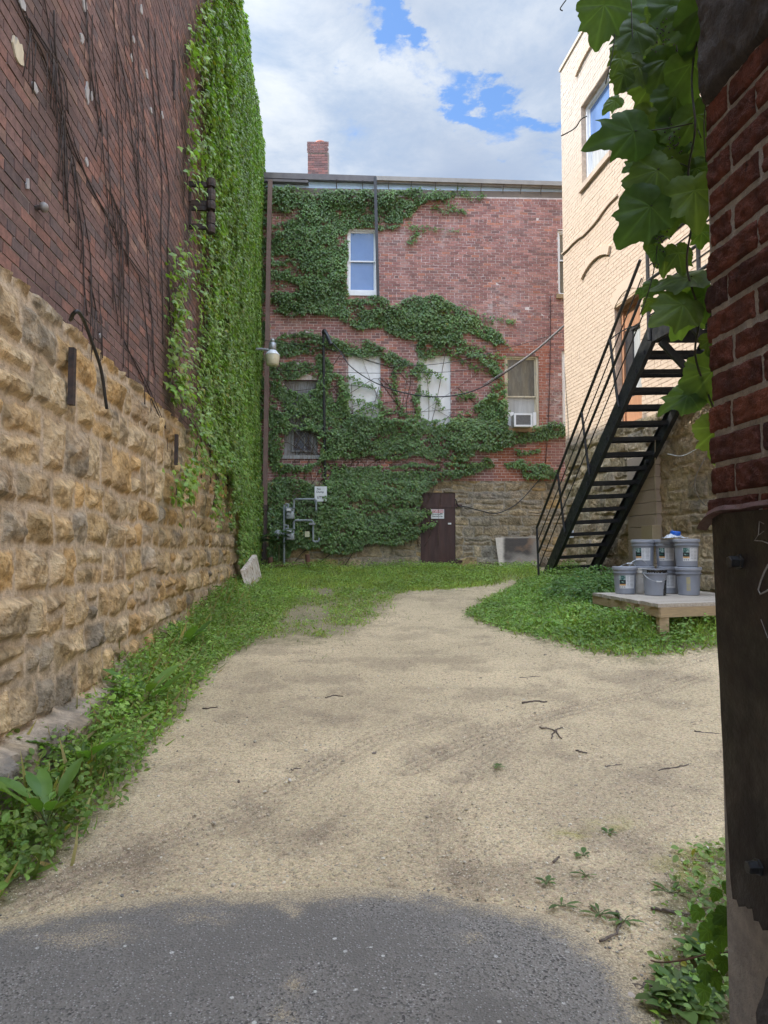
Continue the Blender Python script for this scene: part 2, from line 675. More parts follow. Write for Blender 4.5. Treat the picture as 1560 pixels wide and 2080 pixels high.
    nu, nz = uu.shape
    idx = np.arange(nu * nz).reshape(nu, nz)
    Fq = np.stack([idx[:-1, :-1], idx[1:, :-1], idx[1:, 1:], idx[:-1, 1:]], -1).reshape(-1, 4)
    if holes:
        cu = (uu[:-1, :-1] + uu[1:, 1:]).ravel() / 2
        cz = (zz[:-1, :-1] + zz[1:, 1:]).ravel() / 2
        keep = np.ones(len(cu), bool)
        for H in holes:
            keep &= ~((cu > H[0]) & (cu < H[1]) & (cz > H[2]) & (cz < H[3]))
        Fq = Fq[keep]
    if w.n[0] * w.d[1] - w.n[1] * w.d[0] > 0:
        Fq = Fq[:, ::-1].copy()
    return mk(name, V, Fq, mat, parent, col.reshape(-1, 3), smooth=False)


MAT['stone'] = M('ochre_stone', (0.86, 0.84, 0.82), (1.18, 1.14, 1.08), 30, 0.92, bump=0.9, bscale=55, attr=True, spec=0.2,
                 spots=(60, 0.56, 0.70, (0.12, 0.095, 0.065)))
MAT['stone_back'] = M('limestone_rubble', (0.8, 0.8, 0.8), (1.15, 1.13, 1.1), 24, 0.92, bump=0.7, bscale=45, attr=True, spec=0.2)
MAT['stone_painted'] = M('painted_stone', (0.85, 0.85, 0.85), (1.08, 1.06, 1.02), 18, 0.6, bump=0.5, bscale=40, attr=True, spec=0.4)
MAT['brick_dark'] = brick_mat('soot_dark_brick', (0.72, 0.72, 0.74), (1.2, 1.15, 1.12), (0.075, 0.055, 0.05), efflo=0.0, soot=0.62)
MAT['brick_red'] = brick_mat('weathered_red_brick', (0.8, 0.8, 0.8), (1.15, 1.12, 1.1), (0.10, 0.07, 0.06), efflo=0.68, soot=0.26)
MAT['brick_beige'] = brick_mat('beige_painted_brick', (0.96, 0.96, 0.95), (1.03, 1.03, 1.03), (0.5, 0.42, 0.33), soot=0.18, rough=0.55, bump=0.12)
MAT['mortar'] = M('lime_mortar', (0.8, 0.8, 0.8), (1.1, 1.1, 1.1), 12, 0.95, bump=0.4, attr=True, spec=0.15)
MAT['body'] = M('plain_masonry', (0.20, 0.17, 0.15), (0.26, 0.22, 0.19), 2, 0.9)
MAT['tar'] = M('tar_roof', (0.05, 0.05, 0.05), (0.09, 0.085, 0.08), 2, 0.9)


def shell(name, w, u0, u1, z0, z1, o_front, depth, parent, mat, top=None):
    mb = MB()
    mb.wbox(w, u0, u1, z0, z1, o_front - depth, o_front)
    return mb.build(name, mat, parent)


def ramp_pick(rg, cols, wts):
    return np.array(cols[rg.choice(len(cols), p=wts)]) * rg.uniform(0.82, 1.16)


# ------------------------------------------------------------------ ground
ASPH_PX = [(-700, 1960), (0, 1884), (120, 1868), (230, 1845), (300, 1831), (420, 1825), (560, 1820), (700, 1814), (790, 1818),
           (880, 1826), (960, 1845), (1040, 1856), (1100, 1868), (1160, 1893), (1200, 1928), (1250, 1965), (1290, 2010), (1312, 2090), (1335, 2300)]
ASPH = [gpx(*p)[:2] for p in ASPH_PX]
ASPH_POLY = ASPH + [np.array([1.15, 0.5]), np.array([1.15, -6.0]), np.array([-8.0, -6.0]), np.array([-8.0, ASPH[0][1]])]


def polydist(x, y, line):
    best = np.full(np.shape(x), 1e9)
    for a, b in zip(line[:-1], line[1:]):
        ab = b - a
        t = np.clip(((x - a[0]) * ab[0] + (y - a[1]) * ab[1]) / (ab @ ab), 0, 1)
        best = np.minimum(best, np.hypot(x - a[0] - t * ab[0], y - a[1] - t * ab[1]))
    return best


def gline(pts):
    return [gpx(*p)[:2] for p in pts]


TRACKS = [gline([(560, 1600), (640, 1560), (740, 1505), (860, 1468), (960, 1440), (1080, 1412), (1250, 1385), (1450, 1345)]),
          gline([(820, 1560), (950, 1500), (1080, 1460), (1200, 1430), (1330, 1405), (1460, 1370)]),
          gline([(930, 1820), (915, 1740), (910, 1640), (960, 1560), (1060, 1490)]),
          gline([(40, 1830), (160, 1760), (330, 1700), (520, 1640)])]
GRASS_L = [(-60, 1610), (0, 1600), (100, 1520), (185, 1460), (340, 1310), (480, 1165), (530, 1150), (640, 1200), (610, 1255), (520, 1305), (440, 1345),
           (380, 1420), (330, 1480), (250, 1590), (170, 1690), (100, 1760), (60, 1790), (0, 1835), (-200, 1950), (-200, 1700)]
GRASS_B = [(500, 1155), (530, 1148), (1100, 1140), (1095, 1172), (1000, 1186), (900, 1198), (830, 1196), (780, 1215), (790, 1235), (740, 1265), (700, 1296), (640, 1300), (560, 1300), (520, 1310), (470, 1300)]
GRASS_R = [(1085, 1150), (1215, 1150), (1235, 1190), (1460, 1215), (1466, 1316), (1380, 1326), (1300, 1341), (1200, 1331), (1120, 1306), (1040, 1288), (945, 1252), (975, 1222), (1050, 1192)]
GRASS_C = [(1500, 1680), (1420, 1730), (1370, 1790), (1335, 1840), (1360, 1900), (1330, 1960), (1300, 2090), (1700, 2120), (1600, 1700)]


def build_ground():
    def lines(a, b, s, a2, b2, s2):
        core = np.arange(a, b, s)
        return np.concatenate([np.linspace(a2, a - s2, 8), core, np.linspace(b + s2, b2, 8)])
    xs = lines(-4.2, 6.4, 0.021, -160, 160, 1.0)
    ys = np.concatenate([np.linspace(-60, 1.2, 6), np.arange(1.5, 9.0, 0.016), np.arange(9.0, 18.4, 0.035), np.linspace(19, 300, 8)])
    X, Y = np.meshgrid(xs, ys, indexing='ij')
    Z = gz(X, Y)
    core = (X > -4.3) & (X < 6.5) & (Y > 1.4) & (Y < 18.5)
    rel = 0.05 * (fbm(X * 0.55, Y * 0.55, 3, 4) - 0.5) + 0.018 * (fbm(X * 2.3, Y * 2.3, 9, 4, 0.6) - 0.5) + 0.007 * (fbm(X * 11, Y * 11, 13, 3, 0.65) - .5)
    trk = np.zeros(X.shape)
    tint = np.zeros(X.shape)
    for i, ln in enumerate(TRACKS):
        dd = polydist(X, Y, ln)
        wdt = 0.13
        prof = np.exp(-(dd / wdt) ** 4) * (0.35 + 0.65 * sstep(.2, .75, 0.5 + 0.5 * np.cos(dd * 2 * math.pi / 0.07)))
        lug = 0.5 + 0.5 * np.sin(X * 75 + Y * 60)
        fade = sstep(0.28, 0.5, fbm(X * 0.8, Y * 0.8, 40 + i, 3))
        trk += prof * fade * (0.014 + 0.010 * lug) * (0.5 if i == 2 else 1.0)
        tint += prof * fade * (0.45 + 0.45 * lug) * (0.4 if i == 2 else 1.0)
    Z = np.where(core, Z + rel - trk, Z - 0.02)
    ppx, ppy = proj(np.stack([X, Y, Z], -1))
    stain = np.zeros(X.shape)
    for (sx, sy, rx, ry, a) in ((285, 1765, 95, 42, .85), (130, 1790, 120, 40, .45), (640, 1690, 45, 22, .5), (945, 1785, 45, 20, .45), (1000, 1540, 90, 60, .45), (640, 1550, 60, 25, .4),
                                (900, 1650, 60, 60, .3), (1480, 1800, 160, 120, .5), (1380, 1640, 150, 60, .3), (1260, 1640, 260, 130, .42), (230, 1720, 230, 70, .38), (1000, 1760, 190, 50, .3), (700, 1450, 240, 40, .22), (810, 1810, 35, 20, .6), (945, 1487, 40, 14, .5), (400, 1640, 160, 70, .25)):
        jx = ppx + 40 * (fbm(X * 6, Y * 6, 51, 4) - .5) * 2
        jy = ppy + 25 * (fbm(X * 6, Y * 6, 52, 4) - .5) * 2
        stain = np.maximum(stain, a * np.exp(-((jx - sx) / rx) ** 2 - ((jy - sy) / ry) ** 2))
    stain = np.where(core, stain, 0)
    big = fbm(X * 0.9, Y * 0.9, 61, 5, 0.6)
    c = np.array([0.405, 0.318, 0.200]) * (0.72 + 0.55 * big)[..., None]
    dark = np.clip(tint * 0.6 + stain * 0.95 + 0.62 * sstep(0.5, 0.7, fbm(X * 2.6, Y * 2.6, 62, 5, .65)) * 0.6, 0, 0.85)[..., None]
    c = c * (1 - dark) + np.array([0.17, 0.13, 0.09]) * dark
    soil = np.zeros(X.shape)
    for poly in (GRASS_L, GRASS_B, GRASS_R, GRASS_C):
        for s_ in range(6):
            jx = ppx + 30 * (fbm(X * 5, Y * 5, 71, 4) - .5) * 2 + (vnoise(X * 31, Y * 31, 400 + s_) - .5) * 60
            jy = ppy + 14 * (fbm(X * 5, Y * 5, 72, 4) - .5) * 2 + (vnoise(X * 31, Y * 31, 500 + s_) - .5) * 34
            soil = soil + inpoly(jx, jy, poly) / 6.0
    soil = np.where(core, np.clip(soil, 0, 1), 0)
    soilc = np.array([0.13, 0.115, 0.06]) * (0.7 + 0.6 * fbm(X * 9, Y * 9, 73))[..., None]
    so_ = (soil * 0.75)[..., None]
    c = c * (1 - so_) + soilc * so_
    moss = np.zeros(X.shape)
    for (sx, sy, rx, ry) in ((1240, 1675, 40, 14), (1400, 1760, 70, 40), (1160, 1695, 40, 10)):
        moss = np.maximum(moss, np.exp(-((ppx - sx) / rx) ** 2 - ((ppy - sy) / ry) ** 2))
    mo = np.where(core, moss * 0.6 * sstep(.35, .6, fbm(X * 14, Y * 14, 81)), 0)[..., None]
    c = c * (1 - mo) + np.array([0.20, 0.19, 0.035]) * mo
    V = np.stack([X, Y, Z], -1).reshape(-1, 3)
    idx = np.arange(X.size).reshape(X.shape)
    Fq = np.stack([idx[:-1, :-1], idx[1:, :-1], idx[1:, 1:], idx[:-1, 1:]], -1).reshape(-1, 4)
    m = bpy.data.materials.new('gravel_dirt')
    m.use_nodes = True
    t = NT(m.node_tree)
    out = t.n('ShaderNodeOutputMaterial')
    bs = t.n('ShaderNodeBsdfPrincipled')
    P = t.n('ShaderNodeTexCoord').outputs['Object']
    at = t.n('ShaderNodeVertexColor', layer_name='Col')
    vo = t.n('ShaderNodeTexVoronoi', i_Vector=P, i_Scale=85.0)
    vo2 = t.n('ShaderNodeTexVoronoi', i_Vector=P, i_Scale=190.0)
    g = t.mix(0.85, (0.5, 0.5, 0.5), vo.outputs['Color'], 'MIX')
    g = t.mix(1.0, g, (1, 1, 1), 'SATURATION') if False else g
    hs = t.n('ShaderNodeHueSaturation', i_Color=g)
    hs.inputs['Saturation'].default_value = 0.10
    hs.inputs['Value'].default_value = 2.0
    hs2 = t.n('ShaderNodeHueSaturation', i_Color=vo2.outputs['Color'])
    hs2.inputs['Saturation'].default_value = 0.06
    hs2.inputs['Value'].default_value = 1.75
    c_ = t.mix(1.0, at.outputs[0], hs.outputs[0], 'MULTIPLY')
    c_ = t.mix(0.45, c_, t.mix(1.0, at.outputs[0], hs2.outputs[0], 'MULTIPLY'))
    c_ = t.mix(t.math('MULTIPLY', t.ramp(t.noise(P, 38, 6, .7), .54, .68), .6), c_, (0.13, 0.10, 0.075))
    c_ = t.mix(t.math('MULTIPLY', t.ramp(t.noise(P, 110, 3, .6), .60, .70), .8), c_, (0.72, 0.66, 0.52))
    t.set(bs, 'Base Color', c_)
    bs.inputs['Roughness'].default_value = 0.95
    bs.inputs['Specular IOR Level'].default_value = 0.15
    hgt = t.math('ADD', t.math('MULTIPLY', vo.outputs['Distance'], -0.6), t.math('MULTIPLY', t.noise(P, 60, 7, .7), 1.0))
    bp = t.n('ShaderNodeBump', i_Height=hgt)
    bp.inputs['Strength'].default_value = 0.75
    bp.inputs['Distance'].default_value = 0.014
    t.link(bp.outputs[0], bs.inputs['Normal'])
    t.link(bs.outputs[0], out.inputs[0])
    o = mk('ground', V, Fq, m, None, c.reshape(-1, 3), smooth=True)
    tag(o, 'tan gravel and dirt yard with faint tyre tracks rising to the back wall', None, kind='structure')
    # asphalt sheet, its rim buried in sand
    xs = np.concatenate([np.arange(-8, -2.6, 0.3), np.arange(-2.6, 1.7, 0.018)])
    ys = np.concatenate([np.arange(-6, 1.6, 0.3), np.arange(1.6, 3.35, 0.014)])
    X, Y = np.meshgrid(xs, ys, indexing='ij')
    ins = inpoly(X, Y, [tuple(p) for p in ASPH_POLY])
    sd = polydist(X, Y, ASPH) * np.where(ins, 1, -1)
    far = (sd < -0.11)
    Z = gz(X, Y) + 0.05 * (fbm(X * 0.55, Y * 0.55, 3, 4) - 0.5) * (Y > 1.4) + 0.010 + 0.022 * sstep(-0.06, 0.2, sd) + 0.004 * (fbm(X * 14, Y * 14, 91, 3) - .5) + 0.010 * (fbm(X * 1.6, Y * 1.6, 92, 3) - .5)
    Z = Z - 0.03 * sstep(-0.02, -0.11, sd)
    ppx, ppy = proj(np.stack([X, Y, Z], -1))
    dust = sstep(0.24, -0.14, sd + 0.07 * (fbm(X * 5, Y * 5, 95, 5, .65) - .5) * 2 + 0.06 * (fbm(X * 22, Y * 22, 93, 4, .65) - .5) * 2)
    for (sx, sy, rx, ry, a) in ((160, 1900, 190, 24, .5), (420, 1862, 120, 16, .45), (590, 1845, 40, 22, .6), (595, 2000, 26, 30, .5), (580, 2060, 40, 30, .5), (960, 1905, 40, 22, .5), (905, 1840, 60, 14, .5), (345, 2020, 24, 20, .25)):
        jx = ppx + 30 * (fbm(X * 12, Y * 12, 96, 4) - .5) * 2
        jy = ppy + 22 * (fbm(X * 12, Y * 12, 97, 4) - .5) * 2
        dust = np.maximum(dust, a * np.exp(-((jx - sx) / rx) ** 2 - ((jy - sy) / ry) ** 2))
    dust = np.clip(dust + 0.10 * fbm(X * 3, Y * 3, 98), 0, 1)
    idx = np.arange(X.size).reshape(X.shape)
    Fq = np.stack([idx[:-1, :-1], idx[1:, :-1], idx[1:, 1:], idx[:-1, 1:]], -1).reshape(-1, 4)
    keep = ~(far.ravel()[Fq].all(1))
    Fq = Fq[keep]
    m = bpy.data.materials.new('worn_asphalt')
    m.use_nodes = True
    t = NT(m.node_tree)
    out = t.n('ShaderNodeOutputMaterial')
    bs = t.n('ShaderNodeBsdfPrincipled')
    P = t.n('ShaderNodeTexCoord').outputs['Object']
    at = t.n('ShaderNodeAttribute', attribute_name='dust')
    vo = t.n('ShaderNodeTexVoronoi', i_Vector=P, i_Scale=140.0)
    hs = t.n('ShaderNodeHueSaturation', i_Color=vo.outputs['Color'])
    hs.inputs['Saturation'].default_value = 0.05
    ag = t.ramp(t.n('ShaderNodeSeparateColor', i_0=hs.outputs[0]).outputs[0], 0.2, 1.0)
    asp = t.mix(ag, (0.062, 0.057, 0.052), (0.26, 0.236, 0.208))
    asp = t.mix(t.ramp(t.noise(P, 2.4, 6, .6), .35, .7), asp, (0.165, 0.15, 0.133))
    vo3 = t.n('ShaderNodeTexVoronoi', i_Vector=P, i_Scale=23.0)
    peb = t.math('MULTIPLY', t.ramp(t.math('ADD', vo3.outputs['Distance'], t.math('MULTIPLY', t.noise(P, 55, 2), .35)), 0.38, 0.28), t.ramp(t.n('ShaderNodeSeparateColor', i_0=vo3.outputs['Color']).outputs[0], 0.84, 0.90))
    asp = t.mix(peb, asp, (0.55, 0.53, 0.49))
    vo4 = t.n('ShaderNodeTexVoronoi', i_Vector=P, i_Scale=95.0)
    sp = t.math('MULTIPLY', t.ramp(vo4.outputs['Distance'], 0.34, 0.22), t.ramp(t.n('ShaderNodeSeparateColor', i_0=vo4.outputs['Color']).outputs[1], 0.55, 0.65))
    asp = t.mix(t.math('MULTIPLY', sp, .7), asp, (0.42, 0.40, 0.38))
    sand = t.mix(t.ramp(t.noise(P, 110, 4, .7), .35, .65), (0.26, 0.20, 0.125), (0.60, 0.49, 0.33))
    df = t.math('ADD', at.outputs['Fac'], t.math('MULTIPLY', t.math('SUBTRACT', t.noise(P, 120, 4, .8), 0.5), 1.7))
    dm = t.math('MULTIPLY', t.ramp(df, 0.34, 0.80), t.ramp(at.outputs['Fac'], 0.05, 0.3))
    t.set(bs, 'Base Color', t.mix(dm, asp, sand))
    bs.inputs['Roughness'].default_value = 0.9
    bs.inputs['Specular IOR Level'].default_value = 0.3
    bp = t.n('ShaderNodeBump', i_Height=t.math('ADD', vo.outputs['Distance'], t.noise(P, 120, 5, .7)))
    bp.inputs['Strength'].default_value = 0.8
    bp.inputs['Distance'].default_value = 0.008
    t.link(bp.outputs[0], bs.inputs['Normal'])
    t.link(bs.outputs[0], out.inputs[0])
    o = mk('asphalt_road', np.stack([X, Y, Z], -1).reshape(-1, 3), Fq, m, None, smooth=True, attr={'dust': dust})
    tag(o, 'dark grey worn asphalt apron in front of the gravel yard, sandy at its edge', None, kind='structure')


build_ground()

# ------------------------------------------------------------------ left building
L_ST = 3.10
lb = thing('brick_building', 'tall dark brick building with golden stone base, its far half under ivy', 'building', LEFT.at(6, 0.4))
LPAL = [(0.60, 0.435, 0.235), (0.57, 0.43, 0.255), (0.50, 0.385, 0.245), (0.60, 0.465, 0.29), (0.40, 0.335, 0.25), (0.57, 0.385, 0.185), (0.57, 0.445, 0.285)]
stone_wall('stone_base', LEFT, 0.3, 18.4, -0.1, L_ST, 0.0145, 0.0135, MAT['stone'], lb, LPAL, (0.56, 0.45, 0.335), seed=5,
           bulge=0.058, rough=0.04, courses=(0.22, 0.37), widths=(0.2, 0.58), joint=0.05, plinth=(0.56, 0.13), warp=0.05, split=0.12)


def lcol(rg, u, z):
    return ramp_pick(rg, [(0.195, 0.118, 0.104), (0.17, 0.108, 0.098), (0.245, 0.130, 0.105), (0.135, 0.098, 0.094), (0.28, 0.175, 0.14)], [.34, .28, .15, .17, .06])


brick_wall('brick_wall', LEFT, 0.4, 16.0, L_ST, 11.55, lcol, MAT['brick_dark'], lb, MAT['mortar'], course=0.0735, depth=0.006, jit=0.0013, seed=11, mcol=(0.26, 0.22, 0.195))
mb = MB()
mb.wbox(LEFT, -9, 18.2, -0.3, L_ST - 0.01, -7, -0.06)
mb.wbox(LEFT, -9, 18.2, L_ST - 0.01, 11.5, -7, -0.035)
mb.wbox(LEFT, 12.6, 18.2, 11.5, 12.05, -7, -0.035)
mb.build('building_core', MAT['body'], lb)
mb = MB()
mb.wbox(LEFT, -9, 12.6, 11.55, 11.63, -0.4, 0.03)
mb.wbox(LEFT, 12.6, 18.2, 12.05, 12.13, -0.4, 0.03)
mb.build('coping', M('tile_coping', (0.25, 0.22, 0.2), (0.33, 0.29, 0.26), 4), lb)
mb = MB()
mb.wbox(LEFT, 18.2, 20.3, 8.0, 11.75, -0.5, -0.03)
mb.build('pale_parapet', M('pale_siding', (0.50, 0.52, 0.55), (0.60, 0.62, 0.64), 3, 0.6), lb)
MAT['iron'] = M('rusty_black_iron', (0.022, 0.018, 0.017), (0.06, 0.035, 0.026), 14, 0.7, bump=0.2)
for (x0, y0, x1, y1, wd) in ((153, 706, 154, 824, .05), (362, 882, 363, 945, .05), (370, 122, 371, 205, .045)):
    ua, za = LEFT.px(x0, y0, 0.1)
    ub, zb = LEFT.px(x1, y1, 0.1)
    mb = MB()
    mb.wbox(LEFT, (ua + ub) / 2 - wd / 2, (ua + ub) / 2 + wd / 2, zb, za, 0.06 if za < L_ST else 0.004, 0.095 if za < L_ST else 0.02)
    mb.build('iron_bar', MAT['iron'], lb)
# shutter hardware: two pintle frames standing out from the wall
mb = MB()
for (yt, yb) in ((374, 412), (422, 460)):
    for yy in (yt, yb):
        u, z = LEFT.px(384, yy, 0.0)
        mb.wbox(LEFT, u - 0.02, u + 0.02, z - 0.03, z + 0.03, 0, 0.27)
    u, zt = LEFT.px(384, yt)
    _, zb = LEFT.px(384, yb)
    p, q = LEFT.at(u, zt + 0.05, 0.27), LEFT.at(u, zb - 0.05, 0.27)
    mb.tube([p, q], 0.025)
    for k in (0.08, 0.5, 0.62, 0.95):
        c = p + (q - p) * k
        mb.lathe(c, [(0.0, -0.05), (0.055, -0.05), (0.06, 0), (0.055, 0.05), (0, 0.05)], 10)
    mb.wbox(LEFT, u - 0.025, u + 0.025, zb, zt, 0.002, 0.03)
mb.build('pintle_bracket', MAT['iron'], lb)
u, z = LEFT.px(72, 422)
MB().lathe(LEFT.at(u, z, 0.0), [(0.0, 0.0), (0.014, 0.0), (0.016, 0.03), (0.028, 0.033), (0.03, 0.055), (0.018, 0.07), (0.0, 0.075)], 14, axis=(*LEFT.n, 0.1)).build(
    'insulator', M('grey_porcelain', (0.24, 0.22, 0.20), (0.15, 0.13, 0.12), 18, 0.4), lb, True)

# ------------------------------------------------------------------ back building
B_ST, B_TOP = 3.38, 10.78


def bu(x, y):
    return BACK.px(x, y)


def brect(x0, y0, x1, y1):
    a, b = bu(x0, y1), bu(x1, y0)
    return (a[0], b[0], a[1], b[1])


H_UP = brect(705, 465, 766, 592)
H_W1 = brect(707, 722, 773, 872)
H_W2 = brect(849, 722, 915, 872)
H_AC = brect(1026, 722, 1094, 869)
H_R1 = brect(1134, 468, 1194, 598)
H_R2 = brect(1143, 712, 1212, 869)
H_AR = brect(576, 772, 646, 925)
H_DR = brect(854, 1000, 925, 1160)
bb = thing('rear_brick_building', 'red brick building closing the yard behind, with stone base, gutter, boarded windows and ivy', 'building', BACK.at(0, 1.2))


def bcol(rg, u, z):
    c = ramp_pick(rg, [(0.37, 0.185, 0.165), (0.31, 0.155, 0.142), (0.42, 0.212, 0.182), (0.25, 0.142, 0.132), (0.46, 0.20, 0.145)], [.34, .28, .2, .12, .06])
    ua, ub = H_AC[0], H_AC[1]
    if (ua - 0.25 < u < ub + 0.22 and z < H_AC[3] + 0.22 and z > B_ST) and not (ub + 0.05 > u > ua - .02 and z > H_AC[3] - .05 and False):
        if u < ua + 0.02 or u > ub - 0.02 or z > H_AC[3] or (z < 4.2 and u < ub + .2):
            c = c * 0.4 + np.array([0.42, 0.14, 0.07]) * 0.6
    return c


BH = [H_UP, H_W1, H_W2, H_AC, H_R1, H_R2, H_AR]
au, hwA = (H_AR[0] + H_AR[1]) / 2, (H_AR[1] - H_AR[0]) / 2
rise = 0.17
radA = (hwA ** 2 + rise ** 2) / (2 * rise)
czA = H_AR[3] + rise - radA
brick_wall('brick_wall', BACK, -3.4, 5.2, B_ST, B_TOP, bcol, MAT['brick_red'], bb, MAT['mortar'], course=0.0715, depth=0.006, jit=0.002, holes=BH, seed=21,
           mcol=(0.70, 0.61, 0.58), arches=((au, czA, radA + 0.24, hwA + 0.12, H_AR[3] - 0.1),))
mb = MB()
for k in range(15):
    t = -0.52 + 1.04 * (k + 0.5) / 15
    am = math.asin(hwA / radA) * 1.12
    a0_, a1_ = am * (-1 + 2 * k / 15) + 0.01, am * (-1 + 2 * (k + 1) / 15) - 0.01
    mb.col = tuple(bcol(random_rg := np.random.default_rng(k), 0, 9))
    q = []
    for o in (-0.05, 0.006):
        for (a, r) in ((a0_, radA), (a1_, radA), (a1_, radA + 0.22), (a0_, radA + 0.22)):
            q.append(BACK.at(au + r * math.sin(a), czA + r * math.cos(a), o))
    mb.hexa(q)
mb.build('brick_arch', MAT['brick_red'], bb, col=True)
BPAL = [(0.44, 0.36, 0.24), (0.38, 0.33, 0.25), (0.48, 0.39, 0.26), (0.36, 0.32, 0.26), (0.42, 0.34, 0.23), (0.52, 0.38, 0.20)]
stone_wall('stone_base', BACK, -3.4, 5.2, 0.6, B_ST, 0.02, 0.018, MAT['stone_back'], bb, BPAL, (0.38, 0.34, 0.28), seed=8, bulge=0.034, rough=0.03,
           courses=(0.16, 0.36), widths=(0.2, 0.8), joint=0.034, warp=0.06, holes=[H_DR], split=0.3)
mb = MB()
mb.wbox(BACK, -3.4, 5.2, 0.5, 10.7, -9, -0.45)
mb.wbox(BACK, -3.4, 5.2, 10.7, 10.95, -9, -0.02)
mb.build('building_core', MAT['body'], bb)


def reveals(w, H, parent, colr, deep, lip):
    a, b, c, d = H
    mb = MB()
    mb.col = colr
    q = [[w.at(u, z, o) for (u, z) in ((a, c), (b, c), (b, d), (a, d))] for o in (-deep, lip)]
    mb.add(q[0] + q[1], [(0, 1, 5, 4), (1, 2, 6, 5), (2, 3, 7, 6), (3, 0, 4, 7), (0, 3, 2, 1)])
    mb.build('reveal', MAT['mortar'], parent, col=True)


for H in BH + [H_DR]:
    reveals(BACK, H, bb, (0.24, 0.12, 0.1), 0.44, -0.004)

MAT['white_paint'] = M('chalky_white_paint', (0.88, 0.88, 0.88), (0.74, 0.74, 0.73), 3, 0.5, stretch=(1, 1, .2), bump=0.06, spots=(5, .62, .78, (0.45, 0.44, 0.41)))
MAT['vinyl'] = M('white_vinyl', (0.80, 0.81, 0.82), (0.74, 0.75, 0.76), 5, 0.35)
MAT['old_cream'] = M('peeling_cream_paint', (0.66, 0.58, 0.42), (0.50, 0.42, 0.30), 9, 0.7, stretch=(1, 1, .35), bump=0.3, spots=(12, .56, .66, (0.30, 0.29, 0.27)))
MAT['old_grey'] = M('weathered_grey_wood', (0.34, 0.35, 0.36), (0.21, 0.19, 0.17), 10, 0.8, stretch=(3, 3, .4), bump=0.3)


def glass(name, base, rough=0.04, spec=0.5, c2=None, stretch=(1, 1, 1), scale=2):
    return M(name, base, c2 or base, scale, rough, spec=spec, stretch=stretch)


MAT['glass_sky'] = glass('dark_reflective_glass', (0.10, 0.19, 0.40), 0.06, 0.9, c2=(0.12, 0.22, 0.44))
MAT['glass_film'] = glass('dusty_window_glass', (0.19, 0.165, 0.12), 0.25, 0.5, c2=(0.11, 0.105, 0.09), stretch=(3, 3, .6))
MAT['glass_blind'] = glass('glass_over_white_blind', (0.46, 0.47, 0.46), 0.2, 0.5, c2=(0.38, 0.38, 0.37), stretch=(4, 4, .3), scale=3)
MAT['sandstone'] = M('brown_sandstone', (0.38, 0.27, 0.15), (0.28, 0.2, 0.13), 7, 0.9, bump=0.3)


def frame_boxes(mb, w, a, b, c, d, t, o0, o1, bottom=True):
    mb.wbox(w, a, a + t, c, d, o0, o1)
    mb.wbox(w, b - t, b, c, d, o0, o1)
    mb.wbox(w, a + t, b - t, d - t, d, o0, o1)
    if bottom:
        mb.wbox(w, a + t, b - t, c, c + t, o0, o1)


def sash_window(name, w, H, parent, fm, pane_top, pane_bot, dep=0.09, sill=None, sm=None, mid=0.5, label=None, t=0.05):
    a, b, c, d = H
    mb = MB()
    frame_boxes(mb, w, a, b, c, d, t, -dep - 0.08, -dep + 0.02)
    fr = mb.build(name, fm, parent)
    if label:
        fr['label'] = label
    zm = c + (d - c) * mid
    for (p, q, pm, off) in ((zm - 0.02, d - t, pane_top, -dep - 0.03), (c + t, zm + 0.02, pane_bot, -dep - 0.065)):
        mb = MB()
        frame_boxes(mb, w, a + t, b - t, p, q, 0.035, off - 0.03, off)
        s_ = mb.build('sash', fm, fr)
        mb = MB()
        mb.wbox(w, a + t + 0.035, b - t - 0.035, p + 0.035, q - 0.035, off - 0.02, off - 0.012)
        mb.build('pane', pm, fr)
    if sill:
        mb = MB()
        mb.wbox(w, a - 0.06, b + 0.06, c - 0.11, c - 0.002, -0.3, sill)
        mb.build('sill', sm or fm, fr)
    return fr


sash_window('window', BACK, H_UP, bb, MAT['vinyl'], MAT['glass_sky'], MAT['glass_sky'], 0.05, 0.03, MAT['vinyl'], label='white vinyl sash window with blue glass')
sash_window('window', BACK, H_R1, bb, MAT['vinyl'], MAT['glass_film'], MAT['glass_film'], 0.06, 0.05, MAT['sandstone'], 0.55)
sash_window('window', BACK, H_R2, bb, MAT['white_paint'], MAT['glass_film'], MAT['glass_film'], 0.06, 0.03, MAT['sandstone'], 0.5, t=0.1)
ac = sash_window('window', BACK, H_AC, bb, MAT['old_cream'], MAT['glass_film'], MAT['glass_blind'], 0.06, 0.05, MAT['sandstone'], 0.44, label='old peeling window with dusty panes', t=0.06)
a, b, c, d = H_AC
mb = MB()
mb.wbox(BACK, a + 0.06, a + 0.24, c + 0.06, c + 0.42, -0.10, -0.075)
mb.build('filler_panel', MAT['white_paint'], ac)
mb = MB()
mb.wbox(BACK, b - 0.14, b - 0.06, c + 0.06, c + 0.42, -0.10, -0.075)
mb.build('filler_panel', MAT['white_paint'], ac)
for H in (H_W1, H_W2):
    a, b, c, d = H
    mb = MB()
    mb.wbox(BACK, a, b, c, d, -0.09, -0.05)
    o = mb.build('boarded_window', MAT['white_paint'], bb)
    mb = MB()
    mb.wbox(BACK, a - 0.05, b + 0.05, c - 0.1, c - 0.002, -0.2, 0.04)
    mb.build('sill', MAT['sandstone'], o)
